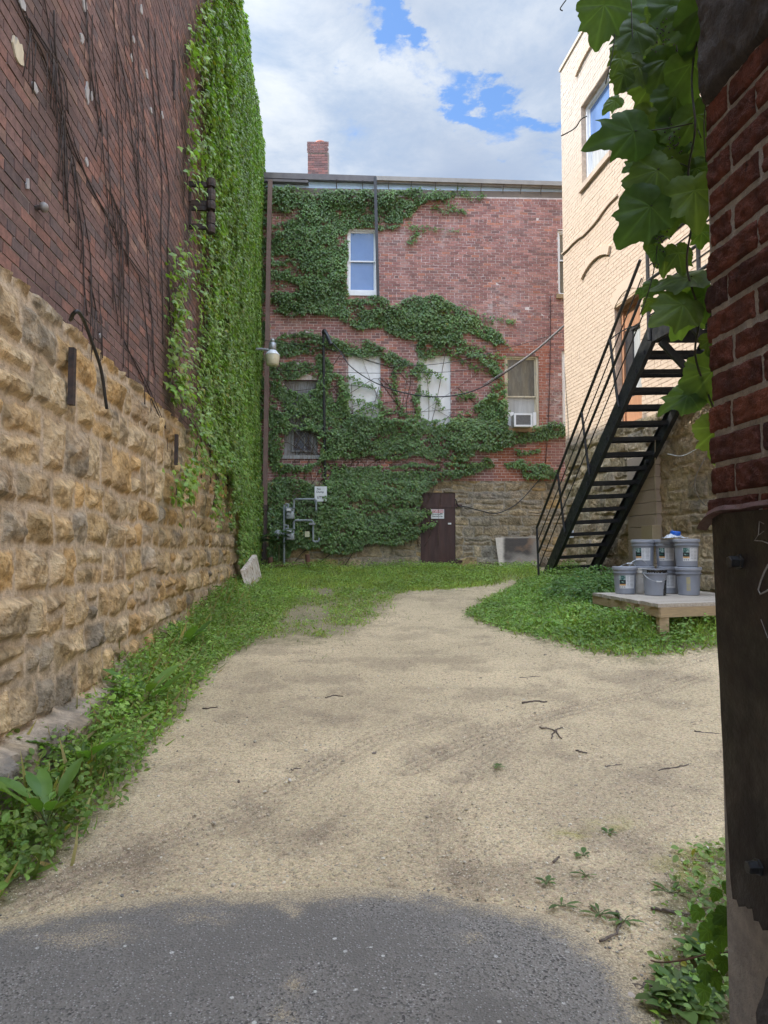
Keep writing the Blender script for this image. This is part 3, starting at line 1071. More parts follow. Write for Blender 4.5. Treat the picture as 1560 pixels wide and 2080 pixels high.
# arched window low on the left: weathered infill board above small leaded panes
a, b, c, d = H_AR
mb = MB()
pts = [(a, c), (b, c), (b, d)] + [(au + radA * math.sin(t), czA + radA * math.cos(t)) for t in np.linspace(math.asin(hwA / radA), -math.asin(hwA / radA), 12)] + [(a, d)]
mb.prism([BACK.at(p[0], p[1], -0.13) for p in pts], (*BACK.n, 0), 0.04)
aw = mb.build('arched_window', MAT['old_grey'], bb)
mb = MB()
zz0, zz1 = c + 0.10, c + 0.68
frame_boxes(mb, BACK, a + 0.2, b - 0.14, zz0, zz1, 0.04, -0.13, -0.08)
mb.wbox(BACK, a + 0.5, a + 0.53, zz0, zz1 - 0.2, -0.125, -0.085)
mb.wbox(BACK, a + 0.5, b - 0.16, zz0 + .22, zz0 + .245, -0.125, -0.086)
for s_ in (-1, 1):
    p0_, p1_ = BACK.at(au + s_ * 0.16, zz1 - 0.02, -0.09), BACK.at(au - s_ * 0.18, zz0 + 0.15, -0.09)
    mb.beam(p0_, p1_, 0.015, 0.015)
mb.build('frame', MAT['old_grey'], aw)
mb = MB()
mb.wbox(BACK, a + 0.24, b - 0.18, zz0 + 0.04, zz1 - 0.04, -0.126, -0.12)
mb.build('pane', glass('hazy_blue_glass', (0.20, 0.23, 0.30), 0.15, 0.5, c2=(0.10, 0.07, 0.07), scale=5), aw)
mb = MB()
mb.wbox(BACK, a - 0.05, b + 0.08, c - 0.09, c, -0.2, 0.05)
mb.build('sill', MAT['old_grey'], aw)
# iron door
a, b, c, d = H_DR
MAT['door'] = M('dark_brown_iron', (0.052, 0.022, 0.019), (0.085, 0.036, 0.028), 4, 0.5, stretch=(2, 2, .25), bump=0.12, spots=(7, .62, .75, (0.07, 0.06, 0.06)))
mb = MB()
mb.wbox(BACK, a + 0.01, b - 0.01, c - 0.2, d - 0.01, -0.06, -0.02)
dr = mb.build('iron_door', MAT['door'], bb)
for zc in (d - 0.34, c + 0.24):
    mb = MB()
    mb.wbox(BACK, a + 0.012, b - 0.012, zc - 0.045, zc + 0.045, -0.02, -0.002)
    p = BACK.at(b + 0.02, zc, 0.03)
    mb.tube([p - (0, 0, .06), p + (0, 0, .06)], 0.02)
    mb.wbox(BACK, b - 0.012, b + 0.16, zc - 0.03, zc + 0.03, 0.03, 0.05)
    mb.build('hinge_strap', MAT['door'], dr)
mb = MB()
for q in range(3):
    mb.wbox(BACK, a + 0.2 + q * 0.22, a + 0.206 + q * 0.22, c - .1, d - 0.4, -0.02, -0.016)
mb.build('seam', MAT['iron'], dr)
MB().wbox(BACK, b - 0.19, b - 0.11, (c + d) / 2 + 0.18, (c + d) / 2 + 0.22, -0.02, 0.0).build('latch', MAT['vinyl'], dr)

# gutters, fascia, downpipes, chimney
MAT['gut_brown'] = M('brown_gutter', (0.10, 0.085, 0.085), (0.15, 0.13, 0.125), 3, 0.45)
MAT['gut_tan'] = M('tan_gutter', (0.30, 0.27, 0.24), (0.24, 0.215, 0.19), 3, 0.4)
MAT['fascia'] = M('pale_blue_metal', (0.52, 0.70, 0.95), (0.58, 0.75, 0.98), 1.5, 0.3, spec=0.6)
ul, ur = -3.35, 5.2
mb = MB()
mb.wbox(BACK, ul, ur, B_TOP - 0.02, B_TOP + 0.34, -0.3, -0.03)
mb.build('fascia_board', MAT['fascia'], bb)


def gut_seg(mb, x0, y0, x1, y1, h, o0, o1):
    a_, b_ = BACK.px(x0, y0, o1), BACK.px(x1, y1, o1)
    q = []
    for o in (o0, o1):
        sh = 0.03 if o == o0 else 0
        for (u, z) in ((a_[0], a_[1] - h + sh), (b_[0], b_[1] - h + sh), (b_[0], b_[1]), (a_[0], a_[1])):
            q.append(BACK.at(u, z, o))
    mb.hexa(q)


mb = MB()
gut_seg(mb, 521, 349, 766, 357, 0.15, -0.1, 0.14)
gut_seg(mb, 521, 362, 626, 366, 0.06, -0.1, 0.17)
g = mb.build('gutter', MAT['gut_brown'], bb)
mb = MB()
gut_seg(mb, 764, 357, 1200, 370, 0.11, -0.1, 0.16)
gut_seg(mb, 766, 365, 1200, 378, 0.07, -0.1, 0.10)
g2 = mb.build('gutter', MAT['gut_tan'], bb)
for i, x in enumerate((684, 737, 790, 836, 885, 930, 978, 1023, 1059, 1100)):
    mb = MB()
    yy = 362 + (x - 684) * 0.03
    a_ = BACK.px(x, yy, 0.1)
    mb.tube([BACK.at(a_[0], a_[1] + 0.02, 0.12), BACK.at(a_[0], a_[1] - 0.05, 0.15), BACK.at(a_[0] - 0.01, a_[1] - 0.14, 0.06), BACK.at(a_[0], a_[1] - 0.22, 0.0)], 0.010, 5)
    mb.build('gutter_hanger', MAT['gut_brown'], g if x < 766 else g2)
MAT['pipe_brown'] = M('brown_downpipe', (0.16, 0.10, 0.085), (0.20, 0.13, 0.11), 4, 0.5)


def dpipe(pts, wd, off, m, name='downpipe', th=None):
    mb = MB()
    q = [BACK.at(*BACK.px(x, y, off), off) for (x, y) in pts]
    for p0_, p1_ in zip(q[:-1], q[1:]):
        mb.beam(p0_, p1_, wd, th or wd * 0.8, (0, -1, 0))
    return mb.build(name, m, bb)


dpipe([(549, 366), (546, 500), (543, 700), (540, 900), (538, 1035)], 0.105, 0.28, MAT['pipe_brown'])
mb = MB()
mb.tube([BACK.at(*BACK.px(x, y, .28), .28) for x, y in ((536, 1030), (535, 1090), (532, 1155))], 0.085, 12)
mb.tube([BACK.at(*BACK.px(x, y, .28), .28) for x, y in ((536, 1026), (536, 1036))], 0.10, 12)
mb.build('drain_boot', MAT['iron'], bb)
dpipe([(762, 360), (763, 400), (765, 480), (768, 600)], 0.075, 0.24, M('black_downpipe', (0.025, 0.025, 0.028), (0.04, 0.04, 0.045), 4, 0.45))
cy = 21.5
c0, c1 = at_y(625, 352, cy), at_y(666, 290, cy)
cw, cx_ = c1[0] - c0[0], (c0[0] + c1[0]) / 2
CH = Wall((0, cy), (1, 0), 1)
CHS = Wall((cx_ + cw / 2, cy), (0, 1), 1)
ch = bpy.data.objects.new('chimney', None)
COL.objects.link(ch)
ch.parent = bb
ch.location = np.array((cx_, cy, 10.9)) - np.array(bb.location)


def ccol(rg, u, z):
    return ramp_pick(rg, [(0.22, 0.12, 0.11), (0.27, 0.13, 0.115), (0.17, 0.10, 0.095)], [.4, .35, .25])


brick_wall('brick_stack', CH, cx_ - cw / 2, cx_ + cw / 2, 10.9, c1[2] - 0.33, ccol, MAT['brick_red'], ch, MAT['mortar'], header=2, seed=31, mcol=(0.5, 0.45, 0.42))
brick_wall('brick_cap', Wall((0, cy - 0.025), (1, 0), 1), cx_ - cw / 2 - .025, cx_ + cw / 2 + .025, c1[2] - 0.33, c1[2] + 0.02, ccol, MAT['brick_red'], ch, MAT['mortar'], header=2, seed=32, mcol=(0.5, 0.45, 0.42))
MB().box((cx_, cy + 0.31, (c1[2] + 10.9) / 2 - 0.02), (cw - 0.01, 0.6, c1[2] - 10.9 - 0.06)).build('stack_core', MAT['body'], ch)
MB().lathe((cx_ + 0.05, cy + 0.3, c1[2] - 0.02), [(0.0, 0.0), (0.165, 0.0), (0.15, 0.14), (0.165, 0.15), (0.165, 0.19), (0.12, 0.19), (0.11, 0.0)], 20).build(
    'chimney_pot', M('terracotta', (0.52, 0.20, 0.13), (0.42, 0.16, 0.11), 6, 0.8), ch, True)

# ------------------------------------------------------------------ beige building on the right
G_ST = 3.85
gb = thing('beige_building', 'beige painted brick building on a painted rough stone base, sunlit, right of the yard', 'building', BEIGE.at(12, 0.8))
UC = BEIGE.px(1149, 900)[0]          # far corner
GW = BEIGE.px(1180, 218)
GW2 = BEIGE.px(1184, 378)
H_GW = (BEIGE.px(1240, 300)[0], GW[0], GW2[1], GW[1])
GD = BEIGE.px(1248, 627)
H_GD = (BEIGE.px(1300, 640)[0], GD[0], G_ST + 0.02, GD[1])
BEI = np.array([0.58, 0.452, 0.345])


def gcol(rg, u, z):
    k = sstep(8.0, 11.5, z)
    c = BEI * (1 - k) + np.array([0.54, 0.47, 0.40]) * k
    return c * rg.uniform(0.95, 1.04)


gu, ghw = (H_GD[0] + H_GD[1]) / 2, (H_GD[1] - H_GD[0]) / 2
grise = 0.17
grad = (ghw ** 2 + grise ** 2) / (2 * grise)
gcz = H_GD[3] + grise - grad
brick_wall('brick_wall', BEIGE, 5.0, UC, G_ST, 12.27, gcol, MAT['brick_beige'], gb, MAT['mortar'], course=0.0755, depth=0.006, jit=0.0012, joint=0.0085, holes=[H_GW, H_GD], header=7, seed=41, mcol=(0.50, 0.38, 0.26))
stone_wall('stone_base', BEIGE, 5.0, UC, 0.3, G_ST, 0.024, 0.022, MAT['stone_painted'], gb, [(0.52, 0.40, 0.25), (0.48, 0.37, 0.23), (0.55, 0.42, 0.27), (0.44, 0.35, 0.24)], (0.47, 0.37, 0.24), seed=13,
           bulge=0.05, rough=0.045, courses=(0.22, 0.36), widths=(0.3, 0.8), joint=0.03, warp=0.04, split=0.2)
mb = MB()
mb.wbox(BEIGE, 2.0, UC - 0.001, -0.3, 12.23, -8, -0.35)
mb.wbox(BEIGE, UC - 0.34, UC - 0.001, -0.3, 12.23, -0.36, -0.014)
mb.wbox(BEIGE, 2.0, 5.0, -0.3, 12.23, -0.36, -0.014)
mb.build('building_core', M('beige_render', (0.66, 0.53, 0.38), (0.6, 0.48, 0.35), 3, 0.7), gb)
mb = MB()
mb.wbox(BEIGE, 2.0, UC + 0.02, 12.27, 12.34, -0.4, 0.03)
mb.build('coping', M('beige_coping', (0.6, 0.5, 0.38), (0.54, 0.45, 0.34), 3, 0.7), gb)
for H in (H_GW, H_GD):
    reveals(BEIGE, H, gb, tuple(BEI * 0.92), 0.34, -0.004)
sash_window('window', BEIGE, H_GW, gb, MAT['vinyl'], MAT['glass_sky'], MAT['glass_blind'], 0.12, 0.06, M('beige_sill', tuple(BEI * .85), tuple(BEI * .7), 5, .7), 0.5, label='white sash window with beige stone sill', t=0.06)


def hood(u0, u1, zsp, rs, th, out):
    mb = MB()
    mb.col = tuple(BEI)
    hw, uc = (u1 - u0) / 2, (u0 + u1) / 2
    if rs < 0.01:
        mb.wbox(BEIGE, u0, u1, zsp, zsp + th, -0.02, out)
    else:
        rad = (hw ** 2 + rs ** 2) / (2 * rs)
        cz = zsp + rs - rad
        am = math.asin(hw / rad)
        n = 14
        for k in range(n):
            a0_, a1_ = am * (-1 + 2 * k / n) + .002, am * (-1 + 2 * (k + 1) / n) - .002
            q = []
            for o in (-0.02, out):
                for (a_, r) in ((a0_, rad), (a1_, rad), (a1_, rad + th), (a0_, rad + th)):
                    q.append(BEIGE.at(uc + r * math.sin(a_), cz + r * math.cos(a_), o))
            mb.hexa(q)
    return mb.build('hood_mould', MAT['brick_beige'], gb, col=True)


p_, q_ = BEIGE.px(1183, 558), BEIGE.px(1231, 522)
hood(q_[0] - 0.15, p_[0], min(p_[1], q_[1]) - 0.02, 0.16, 0.16, 0.045)
p_, q_ = BEIGE.px(1172, 152), BEIGE.px(1212, 80)
hood(q_[0] - 0.4, p_[0], p_[1] - 0.05, 0.12, 0.15, 0.05)
# arched door with orange boards
mb = MB()
mb.col = tuple(BEI)
n = 12
am = math.asin(ghw / grad)
for k in range(n):
    a0_, a1_ = am * (-1 + 2 * k / n), am * (-1 + 2 * (k + 1) / n)
    q = []
    for o in (-0.03, 0.012):
        for (a_, r) in ((a0_, grad), (a1_, grad), (a1_, grad + 0.23), (a0_, grad + 0.23)):
            q.append(BEIGE.at(gu + r * math.sin(a_), gcz + r * math.cos(a_), o))
    mb.hexa(q)
mb.build('brick_arch', MAT['brick_beige'], gb, col=True)
MAT['orange'] = M('orange_wood', (0.45, 0.23, 0.125), (0.36, 0.18, 0.10), 4, 0.55, stretch=(4, 4, .3), bump=0.1)
a, b, c, d = H_GD
mb = MB()
frame_boxes(mb, BEIGE, a, b, c, d, 0.09, -0.22, -0.12)
mb.wbox(BEIGE, a + 0.09, b - 0.09, c + 0.09, c + 0.5, -0.2, -0.15)
mb.wbox(BEIGE, a + 0.09, b - 0.09, d - 0.45, d - 0.09, -0.2, -0.15)
pts = [(au_, z_) for (au_, z_) in [(gu + grad * math.sin(t), gcz + grad * math.cos(t)) for t in np.linspace(-am, am, 12)]]
mb.prism([BEIGE.at(p[0], p[1], -0.13) for p in pts], (*BEIGE.n, 0), 0.05)
gd = mb.build('arched_door', MAT['orange'], gb)
MB().wbox(BEIGE, a + 0.1, b - 0.1, c + 0.5, d - 0.45, -0.2, -0.19).build('pane', MAT['glass_blind'], gd)
mb = MB()
frame_boxes(mb, BEIGE, a + 0.09, b - 0.09, c + 0.5, d - 0.45, 0.05, -0.19, -0.155)
mb.wbox(BEIGE, b - 0.35, b - 0.13, c + 0.5, d - 0.45, -0.185, -0.16)
mb.build('frame', M('dark_door_trim', (0.03, 0.03, 0.035), (0.05, 0.05, 0.05), 4, 0.4), gd)
# block pier at the foot of the wall, and a long crack with a proud edge above
ua_, ub_ = BEIGE.px(1346, 1100)[0], BEIGE.px(1289, 1100)[0]
mb = MB()
mb.col = tuple(BEI * 0.72)
for k in range(14):
    mb.wbox(BEIGE, ua_, ub_, 0.4 + k * 0.2 + 0.004, 0.4 + (k + 1) * 0.2 - 0.004, -0.05, 0.115)
o = mb.build('block_pier', MAT['brick_beige'], gb, col=True)
bevel(o, 0.006)
crk = [(1143, 516), (1155, 505), (1165, 494), (1176, 484), (1186, 478), (1194, 470), (1205, 458), (1215, 446), (1226, 430), (1240, 412), (1256, 396)]
mb = MB()
mb.col = tuple(BEI * 0.8)
q = [BEIGE.at(*BEIGE.px(x, y), 0.012) for x, y in crk]
for p0_, p1_ in zip(q[:-1], q[1:]):
    mb.beam(p0_, p1_, 0.05, 0.03, (0, 0, 1))
mb.build('crack_lip', MAT['brick_beige'], gb, col=True)
# ------------------------------------------------------------------ fire stair on the right
MAT['black_steel'] = M('black_painted_steel', (0.014, 0.015, 0.017), (0.03, 0.03, 0.032), 9, 0.42, bump=0.06, spec=0.5, spots=(11, .62, .74, (0.06, 0.028, 0.018)))
st = thing('fire_stair', 'black steel stair with grated treads and pipe railings climbing the beige wall', 'stair', (3.6, 12.0, 0.8))
RUN, RISE = 0.235, 0.206


def s_xl(Y):
    return 3.17 + 0.15 * (13 - Y)


def s_y(i):
    return 13.47 - RUN * i


def s_z(i):
    return 1.7 + RISE * (i - 2)


SW = 0.93


def spt(i, f, dz=0.0):
    """point on the flight: i counts treads, f runs 0..1 from the open side to the wall side"""
    Y = s_y(i)
    return np.array([s_xl(Y) + SW * f, Y + 0.14 * f, s_z(i) + 0.045 * f + dz])


for i in range(-1, 17):
    mb = MB()
    a0_, a1_ = spt(i, 0.02), spt(i, 0.98)
    for k in range(9):
        off = np.array([0.02, 0.125, 0]) * (k / 4 - 1)
        mb.beam(a0_ + off, a1_ + off, 0.006, 0.03)
    for f in np.linspace(0.03, 0.97, 26):
        c = a0_ + (a1_ - a0_) * f
        mb.beam(c - (0.02, 0.125, 0), c + (0.02, 0.125, 0), 0.005, 0.02, (0, 0, 1))
    for sgn in (-1, 1):
        off = np.array([0.02, 0.13, -0.012]) * np.array([sgn, sgn, 1])
        mb.beam(a0_ + off, a1_ + off, 0.008, 0.06)
    mb.build('tread', MAT['black_steel'], st)
for f in (0.0, 1.0):
    mb = MB()
    a0_, a1_ = spt(-1.9, f, -0.03), spt(16.5, f, -0.03)
    up = Vector((0, 0, 1))
    mb.beam(a0_, a1_, 0.012, 0.27)
    for s_ in (-1, 1):
        off = np.array([(0.025 if f < .5 else -0.025), 0, 0.0])
        d_ = (a1_ - a0_) / np.linalg.norm(a1_ - a0_)
        nn = np.cross(d_, (1, 0, 0))
        nn = nn / np.linalg.norm(nn) * (0.13 * s_)
        mb.beam(a0_ + off + nn, a1_ + off + nn, 0.06, 0.012)
    mb.build('stringer', MAT['black_steel'], st)


def rail_pt(i, h, lean=True):
    return spt(i, 0.0, h) + np.array([-0.05 - 0.05 * h, 0, 0])


for (h, r) in ((1.06, 0.024), (0.80, 0.010), (0.58, 0.022), (0.32, 0.010)):
    mb = MB()
    pts = [rail_pt(-1.3, h - 0.02), rail_pt(16.0, h)]
    mb.tube(pts, r, 8)
    mb.build('handrail' if h > 1 else 'rail', MAT['black_steel'], st)
mb = MB()
mb.tube([rail_pt(-1.3, 1.04), spt(-1.35, 0, 0.0) + (-0.06, 0.02, -0.25)], 0.022, 8)
mb.build('railing_post', MAT['black_steel'], st)
for i in (3.2, 7.6, 12.0):
    mb = MB()
    mb.tube([rail_pt(i, 1.06), spt(i + 0.25, 0, 0.0) + (-0.02, 0, -0.05)], 0.022, 8)
    mb.build('railing_post', MAT['black_steel'], st)
# landing
LZ, LY0, LY1 = 4.64, 9.62, 6.6


def l_x(Y):
    return s_xl(Y)


mb = MB()
for Y in np.arange(LY1, LY0 + 0.01, 0.05):
    mb.beam((l_x(Y), Y, LZ), (l_x(Y) + SW, Y, LZ), 0.026, 0.012)
for f in np.arange(0.0, 1.001, 0.055):
    mb.beam((l_x(LY0) + SW * f, LY0, LZ - 0.004), (l_x(LY1) + SW * f, LY1, LZ - 0.004), 0.024, 0.012)
mb.build('landing_grating', MAT['black_steel'], st)
for (p, q) in (((l_x(LY0), LY0, LZ - .10), (l_x(LY1), LY1, LZ - .10)), ((l_x(LY0) + SW, LY0, LZ - .10), (l_x(LY1) + SW, LY1, LZ - .10)),
               ((l_x(LY0), LY0, LZ - .101), (l_x(LY0) + SW, LY0, LZ - .101)), ((l_x(8.9), 8.9, LZ - .10), (l_x(8.9) + SW, 8.9, LZ - .10)),
               ((l_x(8.1), 8.1, LZ - .10), (l_x(8.1) + SW, 8.1, LZ - .10)), ((l_x(7.3), 7.3, LZ - .10), (l_x(7.3) + SW, 7.3, LZ - .10))):
    MB().beam(p, q, 0.05, 0.17).build('landing_beam', MAT['black_steel'], st)
for Y in (9.45, 8.75, 7.4):
    wx = 6.05 - 0.138 * Y
    MB().beam((l_x(Y) + 0.02, Y, LZ - 0.22), (wx - 0.02, Y, LZ - 1.34), 0.06, 0.09).build('brace', MAT['black_steel'], st)
for (h, r) in ((1.07, 0.024), (0.87, 0.010), (0.67, 0.022), (0.50, 0.010), (0.34, 0.022), (0.18, 0.010)):
    mb = MB()
    mb.tube([(l_x(LY0) - .05, LY0, LZ + h), (l_x(LY1) - .05, LY1, LZ + h)], r, 8)
    mb.build('rail', MAT['black_steel'], st)
for Y in (LY0, 8.45, 7.0):
    MB().tube([(l_x(Y) - .05, Y, LZ - 0.16), (l_x(Y) - .05, Y, LZ + 1.07)], 0.026, 8).build('railing_post', MAT['black_steel'], st)
MB().tube([spt(8.4, 1.0, 0) + (-.05, 0, 0.0), spt(8.4, 1.0, 0) + (0.28, 0, 0.0)], 0.045, 8).build('wall_anchor', MAT['black_steel'], st)

# ------------------------------------------------------------------ plank platform and pails
MAT['deck'] = M('weathered_pine', (0.46, 0.40, 0.33), (0.34, 0.29, 0.235), 8, 0.8, stretch=(1.5, 12, 6), bump=0.15)
MAT['pine'] = M('treated_pine', (0.42, 0.30, 0.17), (0.33, 0.235, 0.14), 7, 0.75, stretch=(1.2, 1.2, 14), bump=0.1, spots=(5, .64, .72, (0.16, 0.11, 0.07)))
DZ = 1.04


def dpx(px, py, z=DZ):
    r = ray(px, py)
    t = (z - EYE[2]) / r[2]
    return EYE + r * t


A_, B_ = dpx(1205, 1204), dpx(1340, 1227)
C_ = dpx(1475, 1223)
dF = (C_ - B_) / np.linalg.norm(C_ - B_)
C_ = B_ + dF * 1.6
D_ = A_ + dF * 1.75
pf = thing('wooden_platform', 'low platform of grey weathered planks on short posts, holding pails', 'platform', (B_ + C_) / 2 * (1, 1, 0) + (0, 0, 0.5))
nb = 16
for k in range(nb):
    f0, f1 = k / nb + 0.003, (k + 1) / nb - 0.003
    p = [B_ + (A_ - B_) * f0, C_ + (D_ - C_) * f0, C_ + (D_ - C_) * f1, B_ + (A_ - B_) * f1]
    jo = -dF * rng.uniform(0, 0.03)
    p[0] = p[0] + jo
    p[3] = p[3] + jo
    zj = rng.uniform(-.002, .002)
    q = [x + (0, 0, -0.036) for x in p] + [x + (0, 0, zj) for x in p]
    mb = MB()
    mb.hexa(q)
    mb.build('plank', MAT['deck'], pf)
for (p, q) in ((B_, C_), (A_, B_)):
    mb = MB()
    ins = dF * 0.012 if q is B_ else np.zeros(3)
    mb.beam(p + ins + (0, 0.01, -0.0905), q + ins + (0, 0.01, -0.0905), 0.036, 0.105)
    mb.build('fascia_board', MAT['pine'], pf)
for p in (B_ + dF * 0.06 + (0, 0.06, 0), B_ + dF * 1.45 + (0, 0.08, 0), A_ + dF * 0.1 + (0, -0.15, 0), A_ + dF * 1.6 + (0, -0.2, 0)):
    mb = MB()
    zb = gz(p[0], p[1]) - 0.1
    mb.box((p[0], p[1], (zb + DZ - 0.145) / 2), (0.10, 0.10, DZ - 0.145 - zb))
    mb.build('post', MAT['pine'], pf)

MAT['pail_grey'] = M('grey_plastic', (0.235, 0.25, 0.285), (0.27, 0.28, 0.31), 3, 0.45, spec=0.4, spots=(16, .66, .74, (0.33, 0.33, 0.34)))
MAT['pail_white'] = M('grubby_white_plastic', (0.62, 0.59, 0.53), (0.48, 0.44, 0.38), 7, 0.5, spots=(22, .6, .68, (0.12, 0.10, 0.08)))
MAT['lid'] = M('pale_grey_lid', (0.33, 0.345, 0.385), (0.29, 0.30, 0.34), 5, 0.45)
MAT['label'] = M('label_white', (0.66, 0.66, 0.66), (0.58, 0.58, 0.58), 20, 0.5)
MAT['lab_green'] = M('label_green', (0.015, 0.09, 0.075), (0.30, 0.38, 0.36), 26, 0.5, lo=.5, hi=.6)
MAT['lab_black'] = M('label_black', (0.012, 0.012, 0.014), rough=0.5)
MAT['lab_orange'] = M('label_orange', (0.55, 0.28, 0.07), (0.6, 0.4, 0.2), 30, 0.5)
MAT['lab_text'] = M('label_print', (0.28, 0.28, 0.29), rough=0.5)
MAT['tar_spill'] = M('black_tar', (0.008, 0.008, 0.009), (0.02, 0.02, 0.02), 8, 0.25)
MAT['tan_smear'] = M('yellow_smear', (0.40, 0.34, 0.16), (0.28, 0.27, 0.26), 24, 0.6)
MAT['wire'] = M('galvanised_wire', (0.45, 0.45, 0.45), (0.35, 0.35, 0.36), 12, 0.4, metal=0.6)
H_B, R0, R1 = 0.33, 0.128, 0.146


def pail_r(z):
    return R0 + (R1 - R0) * z / H_B


def patch(mb, c, a0_, a1_, z0, z1, off):
    mb.lathe(c, [(pail_r(z0) + off, z0), (pail_r(z1) + off, z1)], 8, None, a0_, a1_)


def pail(label, loc, m, face=-90.0, lab=True, lid=True, grime=None, handle=None, group='pails on the platform'):
    t = thing('pail', label, 'pail', loc, group)
    c = np.array(loc)
    prof = [(0.0, 0.0), (R0 - 0.008, 0.0), (R0, 0.008), (pail_r(0.27), 0.27), (R1 + 0.012, 0.272), (R1 + 0.013, 0.285), (R1 + 0.003, 0.288), (R1 + 0.003, 0.325)]
    if not lid:
        prof += [(R1 + 0.010, 0.326), (R1 + 0.010, 0.337), (R1 - 0.004, 0.338), (R0 - 0.004, 0.06), (0, 0.06)]
    o = MB().lathe(c, prof, 36).build('body', m, t, True)
    e = o.modifiers.new('edge', 'EDGE_SPLIT')
    e.split_angle = R(40)
    if lid:
        o2 = MB().lathe(c, [(R1 + 0.006, 0.318), (R1 + 0.016, 0.32), (R1 + 0.017, 0.352), (R1 + 0.008, 0.358), (R1 - 0.006, 0.358), (R1 - 0.012, 0.346), (0, 0.346)], 36).build('lid', MAT['lid'], t, True)
        e = o2.modifiers.new('edge', 'EDGE_SPLIT')
        e.split_angle = R(40)
    fa = R(face)
    if lab:
        mb = MB()
        patch(mb, c, fa - 0.62, fa + 0.85, 0.075, 0.245, 0.0012)
        lo = mb.build('paper_label', MAT['label'], t)
        mb = MB()
        patch(mb, c, fa - 0.60, fa - 0.02, 0.185, 0.243, 0.0024)
        mb.mi = 1
        patch(mb, c, fa - 0.60, fa - 0.02, 0.132, 0.185, 0.0024)
        mb.mi = 2
        patch(mb, c, fa - 0.60, fa - 0.02, 0.112, 0.131, 0.0024)
        mb.mi = 0
        patch(mb, c, fa - 0.50, fa - 0.14, 0.148, 0.166, 0.0034)
        mb.build('picture_print', [MAT['lab_green'], MAT['lab_black'], MAT['lab_orange']], lo)
        mb = MB()
        for k in range(8):
            for (s0, s1) in ((0.06, 0.30), (0.36, 0.76)):
                patch(mb, c, fa + s0, fa + s1 - 0.08 * rng.random(), 0.232 - k * 0.018, 0.237 - k * 0.018, 0.0024)
        for k in range(3):
            patch(mb, c, fa - 0.55 + k * 0.18, fa - 0.45 + k * 0.18, 0.084, 0.10, 0.0024)
        mb.build('fine_print', MAT['lab_text'], lo)
    if grime == 'tar':
        mb = MB()
        for k in range(14):
            a_ = fa + 0.50 + k * 0.06
            top = 0.06 + 0.17 * math.sin((k + .5) / 14 * math.pi) ** 0.8 + rng.uniform(-.015, .015)
            patch(mb, c, a_, a_ + 0.0605, 0.004, max(top, .02), 0.0014)
        for k in range(20):
            a_ = fa - 1.0 + k * 0.1
            patch(mb, c, a_, a_ + 0.11, 0.300 - rng.uniform(0, .02), 0.326, 0.0075)
        mb.build('tar_stain', MAT['tar_spill'], t)
        MB().lathe(c, [(R1 - 0.006, 0.334), (0.0, 0.334)], 24).build('dried_tar', MAT['tar_spill'], t)
    if grime == 'yellow':
        mb = MB()
        patch(mb, c, fa - 0.42, fa - 0.08, 0.06, 0.235, 0.0012)
        mb.build('paint_smear', MAT['tan_smear'], t)
    if handle:
        kind, ang = handle
        pa, pb = [c + (math.cos(R(ang + s)) * (R1 + .012), math.sin(R(ang + s)) * (R1 + .012), 0.28) for s in (0, 180)]
        mid = (pa + pb) / 2
        pts = []
        for k in range(15):
            a_ = math.pi * k / 14
            side = (pa - mid) * math.cos(a_)
            if kind == 'up':
                pts.append(mid + side + (0, 0, 0.17 * math.sin(a_)))
            elif kind == 'down':
                fd = np.array([math.cos(fa), math.sin(fa), 0])
                pts.append(mid + side + fd * (0.16 * math.sin(a_)) + (0, 0, -0.10 * math.sin(a_)))
            else:
                fd = np.array([math.cos(fa + 2.4), math.sin(fa + 2.4), 0])
                pts.append(mid + side + fd * (0.10 * math.sin(a_)) + (0, 0, 0.12 * math.sin(a_)))
        hb = MB().tube(pts, 0.0055 if kind == 'up' else 0.0038, 6).build('handle', MAT['wire'], t)
        MB().tube([pts[6], pts[7], pts[8]], 0.009, 8).build('grip', MAT['label'], hb)
    return t


def on_deck(px, py, dz=0.0):
    return dpx(px, py) + (0, 0, dz + 0.0015)


bW = on_deck(1302, 1205.5)
bL = on_deck(1270, 1206)
bF = on_deck(1331, 1209.5)
bM = on_deck(1367, 1206)
bR = on_deck(1399.5, 1209)
pail('grey pail with label and wire bail, leftmost on the platform', bL, MAT['pail_grey'], -103, handle=('side', 15))
pail('grubby white pail with raised wire handle between grey pails', bW + (0, .06, 0), MAT['pail_white'], -150, lab=False, lid=False, handle=('up', 10))
pail('open grey pail smeared with black tar at the front', bF, MAT['pail_grey'], -92, lab=False, lid=False, grime='tar', handle=('down', 190))
pail('grey pail half hidden behind the tar-smeared pail', bM + (0, .10, 0), MAT['pail_grey'], -130)
pail('grey pail with yellow smear, bottom right of the stack', bR, MAT['pail_grey'], -100, lab=False, grime='yellow')
TOPZ = 0.360
b1 = bR + (-0.005, 0.03, TOPZ)
pail('grey lidded pail showing its whole label, top right of the stack', b1, MAT['pail_grey'], -97)
b2 = bM + (-0.02, 0.12, TOPZ)
pail('grey lidded pail in the middle of the top row, label partly hidden', b2, MAT['pail_grey'], -122)
b3 = bM + (-0.31, 0.26, 0)
pail('grey lidded pail hidden low behind the white pail', b3, MAT['pail_grey'], -120, lab=False)
pail('grey lidded pail at the left end of the top row', b3 + (0.02, 0.0, TOPZ), MAT['pail_grey'], -118)
MAT['blue_cap'] = M('blue_plastic', (0.01, 0.09, 0.42), (0.015, 0.12, 0.5), 6, 0.35)
MAT['clear'] = M('crumpled_clear_film', (0.62, 0.64, 0.66), (0.42, 0.43, 0.46), 18, 0.2, bump=0.5, bscale=30)
bp_ = (b1 + b2) / 2 + (-0.03, 0, 0.360)
